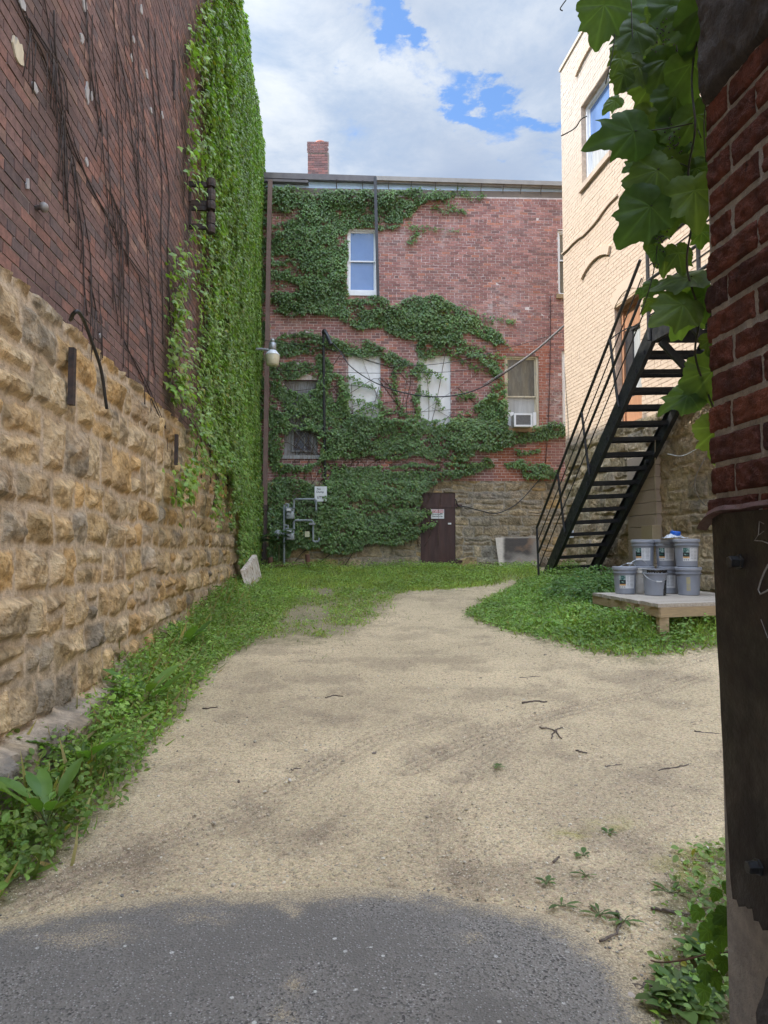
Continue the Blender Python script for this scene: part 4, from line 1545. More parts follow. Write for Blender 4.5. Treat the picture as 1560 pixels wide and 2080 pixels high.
jg = thing('crumpled_bag', 'clear crumpled plastic bag with a round blue cap lying on the top pails', 'bag', bp_)
gx_, gy_ = np.meshgrid(np.linspace(-.15, .17, 26), np.linspace(-.1, .1, 16), indexing='ij')
hz_ = 0.07 * np.exp(-((gx_ - .0) / .1) ** 2 - (gy_ / .07) ** 2) * (0.4 + 1.2 * fbm(gx_ * 22, gy_ * 22, 5)) + 0.02 * fbm(gx_ * 50, gy_ * 50, 6) + 0.002
idx = np.arange(gx_.size).reshape(gx_.shape)
mk('film', np.stack([gx_ + bp_[0], gy_ + bp_[1], hz_ + bp_[2]], -1).reshape(-1, 3), np.stack([idx[:-1, :-1], idx[1:, :-1], idx[1:, 1:], idx[:-1, 1:]], -1).reshape(-1, 4), MAT['clear'], jg)
MB().lathe(bp_ + (0.015, 0, 0.045), [(0, 0), (0.062, 0), (0.066, 0.01), (0.066, 0.055), (0.06, 0.062), (0, 0.064)], 24, (0.1, -.15, 1)).build('blue_cap', MAT['blue_cap'], jg, True)

# small service boxes on the walls
u, z = BEIGE.px(1345, 1082)
eb = thing('electrical_box', 'beige electrical box with conduit on the block pier above the pails', 'box', BEIGE.at(u, z, 0.1))
mb = MB()
mb.wbox(BEIGE, u - 0.06, u + 0.30, z - 0.15, z + 0.12, 0.05, 0.20)
o = mb.build('box_body', MAT['brick_beige'], eb, col=False)
me_ = o.data
me_.color_attributes.new('Col', 'FLOAT_COLOR', 'POINT').data.foreach_set('color', np.tile([0.42, 0.33, 0.21, 1.0], len(me_.vertices)))
bevel(o, 0.008)
mb = MB()
mb.tube([BEIGE.at(u - .02, z + 0.12, 0.10), BEIGE.at(u - 0.05, z + 0.9, 0.13), BEIGE.at(u - 0.12, z + 1.5, 0.15)], 0.008, 6)
mb.build('conduit', M('beige_conduit', (0.42, 0.34, 0.22), (0.36, 0.29, 0.19), 5, .6), eb)
u, z = BEIGE.px(1160, 1085)
gbx = thing('junction_box', 'small pale grey box on the painted stone behind the stair', 'box', BEIGE.at(u, z, 0.05))
mb = MB()
mb.wbox(BEIGE, u - 0.22, u + 0.06, z - 0.08, z + 0.08, 0.03, 0.13)
bevel(mb.build('box_body', MAT['vinyl'], gbx), 0.006)

# ------------------------------------------------------------------ things along the back wall
u0_, z0_ = BACK.px(1010, 1150)
pl = thing('plywood_sheet', 'grey scorched plywood sheet leaning on the rear stone wall', 'board', BACK.at(u0_ + .5, 1.2, 0.3))
TL, TR = BACK.px(1006, 1092, .1), BACK.px(1095, 1090, .1)
BL_, BR_ = BACK.px(1014, 1150, .42), BACK.px(1097, 1148, .42)
c4 = [BACK.at(*BL_, .42), BACK.at(*BR_, .42), BACK.at(*TR, .1), BACK.at(*TL, .1)]
nb_ = np.cross(c4[1] - c4[0], c4[3] - c4[0])
nb_ = nb_ / np.linalg.norm(nb_)
gu_, gv_ = np.meshgrid(np.linspace(0, 1, 50), np.linspace(0, 1, 36), indexing='ij')
S3 = (c4[0][None, None] * ((1 - gu_) * (1 - gv_))[..., None] + c4[1][None, None] * (gu_ * (1 - gv_))[..., None] + c4[2][None, None] * (gu_ * gv_)[..., None] + c4[3][None, None] * ((1 - gu_) * gv_)[..., None])
burn = sstep(0.10, 0.2, gu_ + 0.06 * (fbm(gu_ * 6, gv_ * 6, 3) - .5) - 0.10 * (gv_ - .5)) * sstep(1.04, 0.93, gv_ - 0.18 * np.clip(0.35 - gu_, 0, 1)) * (0.72 + 0.28 * sstep(.9, .72, gu_))
burn *= 0.62 + 0.38 * sstep(0.12, 0.45, gv_ + 0.5 * (fbm(gu_ * 4, gv_ * 4, 8) - .5))
brn = sstep(.45, .7, fbm(gu_ * 5, gv_ * 5, 14, 4)) * sstep(.35, .6, gu_)
cc = np.array([0.52, 0.46, 0.38]) * (1 - burn[..., None]) + np.array([0.06, 0.050, 0.042]) * burn[..., None]
cc = cc * (1 - .5 * brn[..., None]) + np.array([0.24, 0.14, 0.075]) * .5 * brn[..., None]
MAT['ply'] = M('scorched_plywood', (0.85, 0.85, 0.85), (1.12, 1.1, 1.08), 9, 0.95, attr=True, stretch=(2, 2, 9), bump=.1)
idx = np.arange(gu_.size).reshape(gu_.shape)
o = mk('sheet', S3.reshape(-1, 3), np.stack([idx[:-1, :-1], idx[1:, :-1], idx[1:, 1:], idx[:-1, 1:]], -1).reshape(-1, 4), MAT['ply'], pl, cc.reshape(-1, 3))
sd_ = o.modifiers.new('thick', 'SOLIDIFY')
sd_.thickness = 0.018

P = [(497, 1168), (508, 1166), (526, 1139), (529, 1138)]
dd_ = thing('discarded_door', 'peeling white panelled door lying on its edge by the left wall', 'door', gpx(512, 1200))
g0, g1 = gpx(512, 1203), gpx(530, 1185)
lean = np.array([-0.14, 0.02, 0])
hgt_ = 0.52
MAT['peel'] = M('peeling_white_door', (0.62, 0.56, 0.48), (0.40, 0.31, 0.22), 9, 0.8, stretch=(1, 1, .6), bump=.3, spots=(13, .55, .62, (0.13, 0.07, 0.045)))
e1 = g1 - g0
e1 = e1 / np.linalg.norm(e1)
p0_ = g0 + (0, 0, -0.03)
q0_ = g0 + e1 * 1.75 + (0, 0, -0.03)
tp, tq = p0_ + lean + (0.0, 0.0, hgt_ - .1), q0_ + lean + (0, 0, hgt_ + .06)
th_ = np.array([-0.075, -0.03, 0.0])
MB().hexa([p0_, q0_, q0_ + th_, p0_ + th_, tp, tq, tq + th_, tp + th_]).build('door_leaf', MAT['peel'], dd_)
mb = MB()
fn = np.cross(q0_ - p0_, tp - p0_)
fn = fn / np.linalg.norm(fn) * 0.014
if fn[0] < 0:
    fn = -fn
for (s0, s1, r0, r1) in ((0.02, 0.98, 0.02, 0.16), (0.02, .98, .84, .98), (.02, .10, .16, .84), (.90, .98, .16, .84), (.47, .54, .16, .84)):
    def bq(s, r):
        return (p0_ * (1 - s) + q0_ * s) * (1 - r) + (tp * (1 - s) + tq * s) * r
    a_ = [bq(s0, r0), bq(s1, r0), bq(s1, r1), bq(s0, r1)]
    mb.hexa([x for x in a_] + [x + fn for x in a_])
mb.build('raised_frame', MAT['peel'], dd_)

# yard light on its arm
MAT['galv'] = M('galvanised_steel', (0.36, 0.37, 0.38), (0.28, 0.29, 0.30), 10, 0.45, metal=0.5)
YL = 16.55
lampP = at_y(553.5, 715, YL)
yl = thing('yard_light', 'grey yard light with cream bowl on a curved arm from the ivy wall', 'lamp', lampP)
mb = MB()
ap = [at_y(x, y, YL) for x, y in ((484, 723), (497, 718), (508, 712), (518, 709), (530, 709), (548, 711))]
ap[0] = np.array([ap[0][0] - 0.1, YL, ap[0][2] - .03])
mb.tube(ap, 0.030, 8)
mb.build('arm', MAT['galv'], yl)
px2m = YL / F
z_top = at_y(553, 689, YL)[2]


def hz(y):
    return at_y(553, y, YL)[2] - lampP[2]


MB().lathe(lampP, [(0.0, hz(689)), (0.05, hz(689)), (0.052, hz(694)), (0.03, hz(695)), (0.085, hz(697)), (0.09, hz(711)), (0.07, hz(712))], 20).build('ballast_housing', MAT['galv'], yl, True)
MB().lathe(lampP, [(0.07, hz(711)), (0.10, hz(713)), (0.165, hz(720)), (0.17, hz(722)), (0.15, hz(722))], 24).build('reflector', M('white_enamel', (0.7, 0.72, 0.74), (0.6, .62, .65), 6, .35), yl, True)
MB().lathe(lampP, [(0.168, hz(721)), (0.168, hz(728)), (0.145, hz(740)), (0.12, hz(743)), (0.0, hz(743.5))], 24).build('bowl', M('cream_bowl', (0.62, 0.56, 0.40), (0.54, 0.49, 0.36), 5, .35, spec=.6), yl, True)

# gas meters and pipework
MAT['meter'] = M('grey_meter_paint', (0.23, 0.25, 0.25), (0.29, 0.31, 0.31), 6, 0.5)
MAT['pipe_grey'] = M('grey_pipe', (0.20, 0.235, 0.25), (0.27, 0.29, 0.29), 8, 0.5)
MO = 0.33


def bpt(x, y, o=MO):
    return BACK.at(*BACK.px(x, y, o), o)


def gas_meter(yt, label):
    c = bpt(589.5, yt)
    t = thing('gas_meter', label, 'meter', c, 'gas meters')
    s = 17.6 / F
    prof = [(0, -6.6), (6.6, -6.6), (8.2, -5.6), (8.7, -3.5), (8.4, 4), (7.4, 7.5), (5.6, 9.0), (0, 9.0)]
    v, f = [], []
    mb = MB()
    ring = []
    for (r, h) in prof:
        ring.append((r * s, h * s))
    n = 20
    for (r, h) in ring:
        for k in range(n):
            a_ = 2 * math.pi * k / n
            cx_ = math.copysign(abs(math.cos(a_)) ** 0.5, math.cos(a_)) * r
            cy_ = math.copysign(abs(math.sin(a_)) ** 0.5, math.sin(a_)) * r * 0.75
            v.append(c + np.append(BACK.d * cx_ + BACK.n * cy_, h))
    for i in range(len(ring) - 1):
        for k in range(n):
            k2 = (k + 1) % n
            f.append((i * n + k, i * n + k2, (i + 1) * n + k2, (i + 1) * n + k))
    mb.add(v, f)
    mb.build('body', MAT['meter'], t, True)
    cu, cz = BACK.px(587, yt, MO)
    mb = MB()
    mb.wbox(BACK, cu - 5.5 * s, cu + 6 * s, cz + 8.5 * s, cz + 16.5 * s, MO - 0.05, MO + 0.11)
    bevel(mb.build('index_case', MAT['meter'], t), 0.008)
    mb = MB()
    mb.wbox(BACK, cu - 4 * s, cu + 4.5 * s, cz + 10 * s, cz + 14.6 * s, MO + 0.11, MO + 0.114)
    mb.build('dial_face', MAT['label'], t)
    mb = MB()
    mb.wbox(BACK, cu - 3.6 * s, cu + 2.5 * s, cz + 1.5 * s, cz + 6 * s, MO + 0.083, MO + 0.10)
    mb.build('name_plate', MAT['galv'], t)
    for dx in (-5.5, 9.0):
        mb = MB()
        p = BACK.at(cu + dx * s, cz + 7 * s, MO - .01)
        mb.tube([p, p + (0, 0, 12 * s)], 0.026, 8)
        mb.tube([p + (0, 0, 9 * s), p + (0, 0, 11 * s)], 0.042, 8)
        mb.build('swivel_nut', MAT['pipe_grey'], t)
    return t


gas_meter(1048, 'upper of the two grey gas meters on the ivy wall')
gas_meter(1091, 'lower of the two grey gas meters on the ivy wall')
gp = thing('gas_piping', 'grey gas pipes with elbows running round the two meters', 'pipe', bpt(577, 1150))
for pts, r in (([(577, 1155), (577, 1026), (582, 1024), (585, 1024), (585, 1033)], .028), ([(577, 1067), (585, 1067), (585, 1077)], .024),
               ([(597, 1032), (597, 1016), (600, 1014), (640, 1014), (642, 1016), (642, 1037)], .026), ([(597, 1076), (597, 1059), (600, 1057), (633, 1057), (636, 1060), (636, 1099), (638, 1100), (647, 1100), (648, 1098), (648, 1092)], .026)):
    MB().tube([bpt(x, y) for x, y in pts], r, 8).build('pipe', MAT['pipe_grey'], gp)
MB().wbox(BACK, *sorted((BACK.px(628, 1062, MO)[0], BACK.px(640, 1062, MO)[0])), *sorted((BACK.px(630, 1066, MO)[1], BACK.px(630, 1062, MO)[1])), 0.02, MO + .05).build('pipe_clamp', MAT['galv'], gp)
rc = bpt(564.5, 1084)
mb = MB()
mb.lathe(rc, [(0, -0.05), (0.07, -0.05), (0.095, -0.02), (0.095, 0.01), (0.06, 0.04), (0.03, 0.05), (0.025, 0.09), (0, 0.09)], 20, (*BACK.n, 0))
rg_ = mb.build('regulator', MAT['meter'], gp, True)
MB().tube([rc, bpt(577, 1084)], 0.03, 8).build('nipple', MAT['galv'], gp)
MB().tube([rc + (0, -.03, -0.05), rc + (0, -.03, -0.15)], 0.025, 8).build('vent', MAT['meter'], gp)
nt = BACK.px(624, 1085, .3)
o = tag(MB().wbox(BACK, nt[0] - .055, nt[0] + .055, nt[1] - .07, nt[1] + .07, .3, .305).build('paper_tag', M('yellowed_paper', (0.62, 0.60, 0.38), (0.5, .48, .32), 8, .7)), 'small yellowed paper tag hanging in the ivy between the pipes', 'tag')
MAT['rust'] = M('rusty_brown_pipe', (0.16, 0.07, 0.045), (0.09, 0.045, 0.03), 8, 0.8, bump=.2)
rp = thing('pipe_barrier', 'rusty brown pipe barrier of two posts and a low rail before the meters', 'barrier', bpt(626, 1155, .75))
MB().tube([bpt(624.5, 1126, .75), bpt(627, 1168, .75)], 0.058, 10).build('post', MAT['rust'], rp)
MB().tube([bpt(549, 1132, .75), bpt(551, 1165, .75)], 0.058, 10).build('post', MAT['rust'], rp)
MB().tube([bpt(551, 1151, .75), bpt(625, 1145, .75)], 0.035, 8).build('rail', MAT['rust'], rp)


def text(name, s, w, u, z, o, size, mat, parent, ax='CENTER', bold=0.0):
    cu = bpy.data.curves.new(name, 'FONT')
    cu.body = s
    cu.size = size
    cu.align_x = ax
    cu.align_y = 'CENTER'
    cu.offset = bold
    cu.extrude = 0.0008
    ob = bpy.data.objects.new(name, cu)
    COL.objects.link(ob)
    dg = bpy.context.evaluated_depsgraph_get()
    me = bpy.data.meshes.new_from_object(ob.evaluated_get(dg))
    bpy.data.objects.remove(ob)
    P = np.array([v.co[:] for v in me.vertices])
    sg = 1.0
    V = w.at(u + sg * P[:, 0], z + P[:, 1], o + P[:, 2])
    fs = [tuple(p.vertices) for p in me.polygons]
    return mk(name, V, fs, mat, parent)


MAT['sign_red'] = M('sign_red', (0.52, 0.02, 0.05), rough=0.35)
MAT['sign_white'] = M('sign_white', (0.74, 0.76, 0.76), (0.66, 0.68, 0.68), 5, 0.4)
MAT['ink'] = M('black_ink', (0.012, 0.014, 0.02), rough=0.5)
sa, sb = BACK.px(875.5, 1053.5, 0.0), BACK.px(902, 1034.5, 0.0)
su, sz_ = (sa[0] + sb[0]) / 2, (sa[1] + sb[1]) / 2
sw, sh_ = sb[0] - sa[0], sb[1] - sa[1]
ws = thing('warning_sign', 'red and white WARNING sign about a security camera on the iron door', 'sign', BACK.at(su, sz_, 0.0))
mb = MB()
mb.wbox(BACK, su - sw / 2, su + sw / 2, sz_ - sh_ / 2, sz_ + sh_ / 2, -0.002, 0.003)
mb.build('plate', MAT['sign_white'], ws)
MB().wbox(BACK, su - sw * .46, su + sw * .46, sz_ + sh_ * .15, sz_ + sh_ * .45, .003, .0045).build('red_band', MAT['sign_red'], ws)
text('heading', 'WARNING', BACK, su, sz_ + sh_ * .30, .005, .066, MAT['sign_white'], ws, bold=.002)
text('wording', 'Security', BACK, su - sw * .15, sz_ - sh_ * .01, .0035, .052, MAT['ink'], ws, bold=.0012)
text('wording', 'Camera In Use', BACK, su, sz_ - sh_ * .26, .0035, .045, MAT['ink'], ws, bold=.0015)
mb = MB()
mb.wbox(BACK, su + sw * .18, su + sw * .36, sz_ - sh_ * .04, sz_ + sh_ * .06, .003, .0045)
mb.wbox(BACK, su + sw * .14, su + sw * .20, sz_ - sh_ * .09, sz_ - sh_ * .0, .0031, .0046)
mb.wbox(BACK, su + sw * .345, su + sw * .40, sz_ - sh_ * .025, sz_ + sh_ * .045, .0031, .0046)
mb.build('camera_symbol', MAT['ink'], ws)
sa, sb = BACK.px(639, 1018.5, .2), BACK.px(664, 988, .2)
su, sz_ = (sa[0] + sb[0]) / 2, (sa[1] + sb[1]) / 2
sw, sh_ = sb[0] - sa[0], sb[1] - sa[1]
ns = thing('notice_sign', 'white notice sign half swallowed by ivy above the gas meters', 'sign', BACK.at(su, sz_, 0.2))
mb = MB()
mb.wbox(BACK, su - sw / 2, su + sw / 2, sz_ - sh_ / 2, sz_ + sh_ / 2, .19, .20)
mb.build('plate', MAT['sign_white'], ns)
text('wording', 'No', BACK, su - sw * .32, sz_ + sh_ * .32, .2005, .075, MAT['ink'], ns, 'LEFT', .001)
text('wording', 'Dump', BACK, su - sw * .36, sz_ + sh_ * .13, .2005, .075, MAT['ink'], ns, 'LEFT', .001)
text('wording', 'LITTER', BACK, su - sw * .30, sz_ - sh_ * .24, .2005, .075, MAT['ink'], ns, 'LEFT', .002)

# window air conditioner
a, b, c, d = H_AC
ap0, ap1 = BACK.px(1045, 866, .3), BACK.px(1081, 840, .3)
acu = thing('air_conditioner', 'boxy window air conditioner with white frame jutting from the old peeling window', 'air conditioner', BACK.at(ap0[0], ap0[1], 0.1))
mb = MB()
mb.wbox(BACK, ap0[0], ap1[0], ap0[1], ap1[1], -0.12, 0.28)
bevel(mb.build('casing', M('beige_sheet_metal', (0.52, 0.50, 0.46), (0.42, .40, .36), 4, .5), acu), .01)
mb = MB()
frame_boxes(mb, BACK, ap0[0] - .005, ap1[0] + .005, ap0[1] - .005, ap1[1] + .005, 0.045, 0.28, 0.305)
mb.build('rear_frame', MAT['vinyl'], acu)
mb = MB()
for k in range(22):
    zz = ap0[1] + .045 + (ap1[1] - ap0[1] - .09) * (k + .5) / 22
    mb.wbox(BACK, ap0[0] + .04, ap1[0] - .04, zz - .004, zz + .004, .281, .296)
mb.build('grille', M('grey_coil', (0.20, 0.20, 0.20), (0.15, 0.15, 0.15), 20, .5), acu)
MB().wbox(BACK, ap0[0] + .04, ap1[0] - .04, ap0[1] + .04, ap1[1] - .04, .2805, .2815).build('coil', MAT['gut_brown'], acu)

# cables, weatherhead
MAT['cable'] = M('black_cable', (0.012, 0.012, 0.013), (0.03, 0.03, 0.03), 6, 0.5)
MAT['cable_grey'] = M('weathered_grey_cable', (0.30, 0.29, 0.28), (0.20, 0.19, 0.185), 20, 0.6)


def curve(pts, n=10):
    P_ = [np.array(p, float) for p in pts]
    P_ = [2 * P_[0] - P_[1]] + P_ + [2 * P_[-1] - P_[-2]]
    out = []
    for i in range(1, len(P_) - 2):
        for k in range(n):
            t = k / n
            a_, b_, c_, d_ = P_[i - 1:i + 3]
            out.append(0.5 * (2 * b_ + (c_ - a_) * t + (2 * a_ - 5 * b_ + 4 * c_ - d_) * t * t + (3 * b_ - a_ - 3 * c_ + d_) * t ** 3))
    out.append(P_[-2])
    return out


def cable(label, pts, r, m, cat='cable', name='overhead_cable', seg=6, n=8):
    o = MB().tube(curve(pts, n), r, seg).build(name, m, None, True)
    return tag(o, label, cat)


wm = thing('weatherhead_mast', 'black service conduit with a bent weatherhead climbing the ivied brick wall', 'conduit', bpt(660, 980, .1))
MB().tube([bpt(661, 985, .1), bpt(659, 880, .1), bpt(657, 675, .12)], 0.036, 8).build('conduit_pipe', MAT['cable'], wm)
MB().tube(curve([bpt(657, 676, .12), bpt(659, 672, .2), bpt(664, 680, .32), bpt(672, 700, .42)], 4), [0.05] * 13, 8).build('weatherhead', MAT['cable'], wm)
cp_ = [bpt(664, 685, .35), bpt(690, 713, .5), bpt(710, 742, .8), bpt(745, 768, 1.2), bpt(785, 787, 1.6), bpt(830, 800, 1.9), bpt(880, 806, 2.2), bpt(930, 802, 2.4), bpt(980, 786, 2.5), bpt(1040, 748, 2.6), bpt(1090, 712, 2.6), bpt(1149, 660, 2.6)]
cable('thick sagging service cable crossing the boarded windows to the beige wall', cp_, 0.013, MAT['cable'])
cable('pale thin wire wrapped above the sagging service cable near the beige wall', [cp_[8] + (0, -.02, .03), cp_[9] + (0, -.02, .03), cp_[10] + (0, -.02, .028), cp_[11] + (0, -.02, .03)], 0.010, MAT['cable_grey'])
cable('upper of two taut thin wires across the boarded windows', [bpt(530, 690, .3), bpt(690, 714, 1.0), bpt(780, 741, 1.6), bpt(900, 738, 2.2), bpt(1020, 710, 2.5), bpt(1148, 673, 2.6)], 0.006, MAT['cable'])
cable('lower of two taut thin wires across the boarded windows', [bpt(560, 752, .3), bpt(715, 757, .8), bpt(780, 758, 1.4), bpt(860, 757, 1.6), bpt(925, 754, 1.6), bpt(1010, 742, .4)], 0.006, MAT['cable'])
cable('black wire drooping across the rear stone wall right of the iron door', [bpt(925, 1013, .09), bpt(932, 1028, .09), bpt(945, 1029, .1), bpt(975, 1037, .1), bpt(1007, 1043, .11), bpt(1040, 1030, .12), bpt(1060, 1014, .12), bpt(1075, 998, .1), bpt(1095, 975, .09), bpt(1104, 965, .09)], 0.013, MAT['cable'], 'wire', 'wire')
cable('thin dark conduit running down the red brick beside the beige corner', [bpt(1118, 600, .03), bpt(1118, 700, .03), bpt(1114, 850, .03), bpt(1108, 940, .03)], 0.012, M('brown_conduit', (0.07, 0.03, 0.028), (.1, .05, .04), 6, .6), 'conduit', 'conduit')


def lpt(x, y, o=.1):
    return LEFT.at(*LEFT.px(x, y, o), o)


cable('black bent cable hooked over the golden stone, left wall', [lpt(143, 650, .10), lpt(150, 636, .16), lpt(160, 634, .18), lpt(172, 655, .13), lpt(185, 690, .12), lpt(205, 750, .12), lpt(217, 830, .12)], 0.013, MAT['cable'])
cable('pale thin wire looping from the stair anchor to the pier, right side', [at_y(1356, 922, 10.4), at_y(1385, 926, 9.6), at_y(1420, 908, 8.6), at_y(1445, 880, 7.6)], 0.006, MAT['label'], 'wire', 'wire')
cable('thin dark wire loop hanging before the painted stone by the brick pier', [at_y(1432, 930, 1.9), at_y(1416, 962, 1.9), at_y(1411, 985, 1.9), at_y(1418, 1008, 1.9), at_y(1430, 1024, 1.9), at_y(1448, 1031, 1.88), at_y(1465, 1026, 1.8)], 0.0009, MAT['cable_grey'], 'wire', 'wire')

# ------------------------------------------------------------------ foreground brick pier with steel corner guard
pr = thing('brick_pier', 'near dark red brick pier at the right edge with black steel corner guard', 'pier', PIER.at(1.3, 0.2))
MAT['pier_brick'] = M('dark_red_pier_brick', (0.55, 0.56, 0.58), (1.25, 1.15, 1.1), 14, 0.9, bump=0.9, bscale=190, attr=True, spec=.2, spots=(34, .58, .70, (0.06, 0.035, 0.03)))
MAT['pier_mortar'] = M('grey_mortar', (0.50, 0.46, 0.41), (0.36, 0.33, 0.30), 30, 0.95, bump=.8, bscale=80)
MAT['stucco'] = M('dark_stone_block', (0.08, 0.067, 0.058), (0.045, 0.037, 0.033), 14, 0.9, bump=.9, bscale=40)
UE = PIER.px(1436, 700)[0]
rgp = np.random.default_rng(5)
V, Fc, Cc = [], [], []
course, r0z = 0.0700, 1.655
for r in range(16):
    za = r0z + r * course + 0.005
    zb = za + course - 0.012
    k = UE + rgp.uniform(-0.006, 0.012) + (0.012 if r == 0 else 0.0) - (0.012 if 8 < r else 0)
    first = True
    while k > -0.8:
        L = 0.195 if not (first and r % 2) else 0.095
        ua, ub = k - L + 0.006, k - 0.004
        k -= L
        first = False
        n1, n2 = 34, 17
        a_, b_ = np.meshgrid(np.linspace(0, 1, n1), np.linspace(0, 1, n2), indexing='ij')
        edge = np.minimum(np.minimum(a_, 1 - a_) * (ub - ua), np.minimum(b_, 1 - b_) * (zb - za))
        rn = fbm(a_ * 9 + r * 3.1 + k * 50, b_ * 4 + r, 5, 4) - .5
        off = -0.006 * (1 - sstep(0, 0.003 + .004 * vnoise(a_ * 12 + r, b_ * 9 + k * 9, 3), edge)) + 0.008 * rn + rgp.uniform(-.003, .003)
        uu_ = ua + (ub - ua) * a_ + 0.004 * (fbm(b_ * 4 + r * 7, a_ * 3 + k * 20, 6) - .5) * (2 if k > UE - .2 else 1)
        zz_ = za + (zb - za) * b_ + 0.003 * (fbm(a_ * 5 + k * 30, b_ + r, 7) - .5)
        front = PIER.at(uu_, zz_, off).reshape(-1, 3)
        idx = np.arange(n1 * n2).reshape(n1, n2)
        base = sum(len(v) for v in V)
        fq = np.stack([idx[:-1, :-1], idx[1:, :-1], idx[1:, 1:], idx[:-1, 1:]], -1).reshape(-1, 4)
        ring = np.concatenate([idx[:, 0], idx[-1, 1:], idx[-2::-1, -1], idx[0, -2:0:-1]])
        rb = PIER.at(uu_.ravel()[ring], zz_.ravel()[ring], -0.06)
        nr_ = len(ring)
        ri = np.arange(nr_) + n1 * n2
        sq = np.stack([ring, ri, np.roll(ri, -1), np.roll(ring, -1)], -1)
        V.append(np.concatenate([front, rb]))
        Fc.append(np.concatenate([fq, sq]) + base)
        cc = ramp_pick(rgp, [(0.23, 0.090, 0.064), (0.18, 0.074, 0.058), (0.29, 0.108, 0.070), (0.125, 0.066, 0.058)], [.4, .25, .25, .1])
        Cc.append(np.repeat(cc[None], len(V[-1]), 0))
pbw = mk('brickwork', np.concatenate(V), np.concatenate(Fc), MAT['pier_brick'], pr, np.concatenate(Cc), True)
mb = MB()
mb.wbox(PIER, -3.0, UE - 0.012, 0.0, 2.76, -0.6, -0.006)
mb.build('mortar_core', MAT['pier_mortar'], pr)
# stone block over the brick, a rough lump
uS = PIER.px(1405, 150)[0]
n1, n2 = 60, 34
a_, b_ = np.meshgrid(np.linspace(0, 1, n1), np.linspace(0, 1, n2), indexing='ij')
zl = 2.60
off = 0.012 + 0.05 * (fbm(a_ * 9, b_ * 9, 31, 5, .6) - .5) - 0.05 * (1 - sstep(0, .06, np.minimum(b_, 1 - a_))) - 0.02 * sstep(0.93, 1.0, a_)
uu_ = uS - 0.9 + 0.9 * a_ + 0.02 * (fbm(b_ * 8, a_ * 3, 32) - .5)
zz_ = zl + 0.75 * b_ + 0.02 * (fbm(a_ * 12, b_, 34) - .5)
front = PIER.at(uu_, zz_, off).reshape(-1, 3)
idx = np.arange(n1 * n2).reshape(n1, n2)
ring = np.concatenate([idx[:, 0], idx[-1, 1:], idx[-2::-1, -1], idx[0, -2:0:-1]])
rb = PIER.at(uu_.ravel()[ring], zz_.ravel()[ring], -0.5)
ri = np.arange(len(ring)) + n1 * n2
mk('stone_block', np.concatenate([front, rb]), np.concatenate([np.stack([idx[:-1, :-1], idx[1:, :-1], idx[1:, 1:], idx[:-1, 1:]], -1).reshape(-1, 4), np.stack([ring, ri, np.roll(ri, -1), np.roll(ring, -1)], -1)]), MAT['stucco'], pr, smooth=True)
# rough footing at the very bottom
n1, n2 = 40, 50
a_, b_ = np.meshgrid(np.linspace(0, 1, n1), np.linspace(0, 1, n2), indexing='ij')
off = 0.035 + 0.05 * (fbm(a_ * 8, b_ * 8, 41, 5, .6) - .5) - 0.06 * (1 - sstep(0, .12, 1 - a_)) - .03 * (1 - sstep(0, .1, 1 - b_))
uF = PIER.px(1519, 1980)[0]
uu_ = uF - 0.8 + 0.8 * a_ + 0.025 * (fbm(b_ * 7, a_, 42) - .5)
zz_ = -0.05 + 0.82 * b_
front = PIER.at(uu_, zz_, off).reshape(-1, 3)
idx = np.arange(n1 * n2).reshape(n1, n2)
ring = np.concatenate([idx[:, 0], idx[-1, 1:], idx[-2::-1, -1], idx[0, -2:0:-1]])
rb = PIER.at(uu_.ravel()[ring], zz_.ravel()[ring], -0.3)
ri = np.arange(len(ring)) + n1 * n2
mk('stone_footing', np.concatenate([front, rb]), np.concatenate([np.stack([idx[:-1, :-1], idx[1:, :-1], idx[1:, 1:], idx[:-1, 1:]], -1).reshape(-1, 4), np.stack([ring, ri, np.roll(ri, -1), np.roll(ring, -1)], -1)]), MAT['stucco'], pr, smooth=True)
MAT['guard'] = M('black_brown_steel_plate', (0.011, 0.008, 0.0075), (0.022, 0.014, 0.0125), 6, 0.55, bump=.25, bscale=35, spots=(9, .56, .76, (0.045, 0.026, 0.02)))
GO = 0.022
outl = [(1448, 1044), (1446, 1062), (1449, 1120), (1452, 1200), (1456, 1300), (1461, 1375), (1464, 1450), (1469, 1540), (1475, 1640), (1480, 1720), (1483, 1780), (1488, 1826), (1496, 1828), (1500, 1842), (1511, 1838), (1519, 1846), (1527, 1842), (1531, 1870), (1541, 1872), (1549, 1890), (1560, 1884)]
gpts = [PIER.px(x, y, GO) for x, y in outl]
ub_ = -1.2
poly = gpts + [(ub_, gpts[-1][1] + .01), (ub_, 1.67)]
mb = MB()
mb.prism([PIER.at(p[0], p[1], GO) for p in poly], (*PIER.n, 0), 0.012)
gd_ = mb.build('corner_guard', MAT['guard'], pr)
mb = MB()
for (x, y, r) in ((1502, 1141, .0125), (1541, 1761, .0125)):
    q = PIER.at(*PIER.px(x, y, GO), GO)
    mb2 = MB()
    mb2.lathe(q, [(0.0, 0.0), (r + .004, 0.0), (r + .004, .004), (r, .005), (r, .022), (r - .002, .024), (0, .024)], 6, (*PIER.n, 0))
    mb2.build('bolt', M('bolt_steel', (0.035, 0.035, 0.037), (.06, .06, .06), 40, .4, metal=.5), gd_)
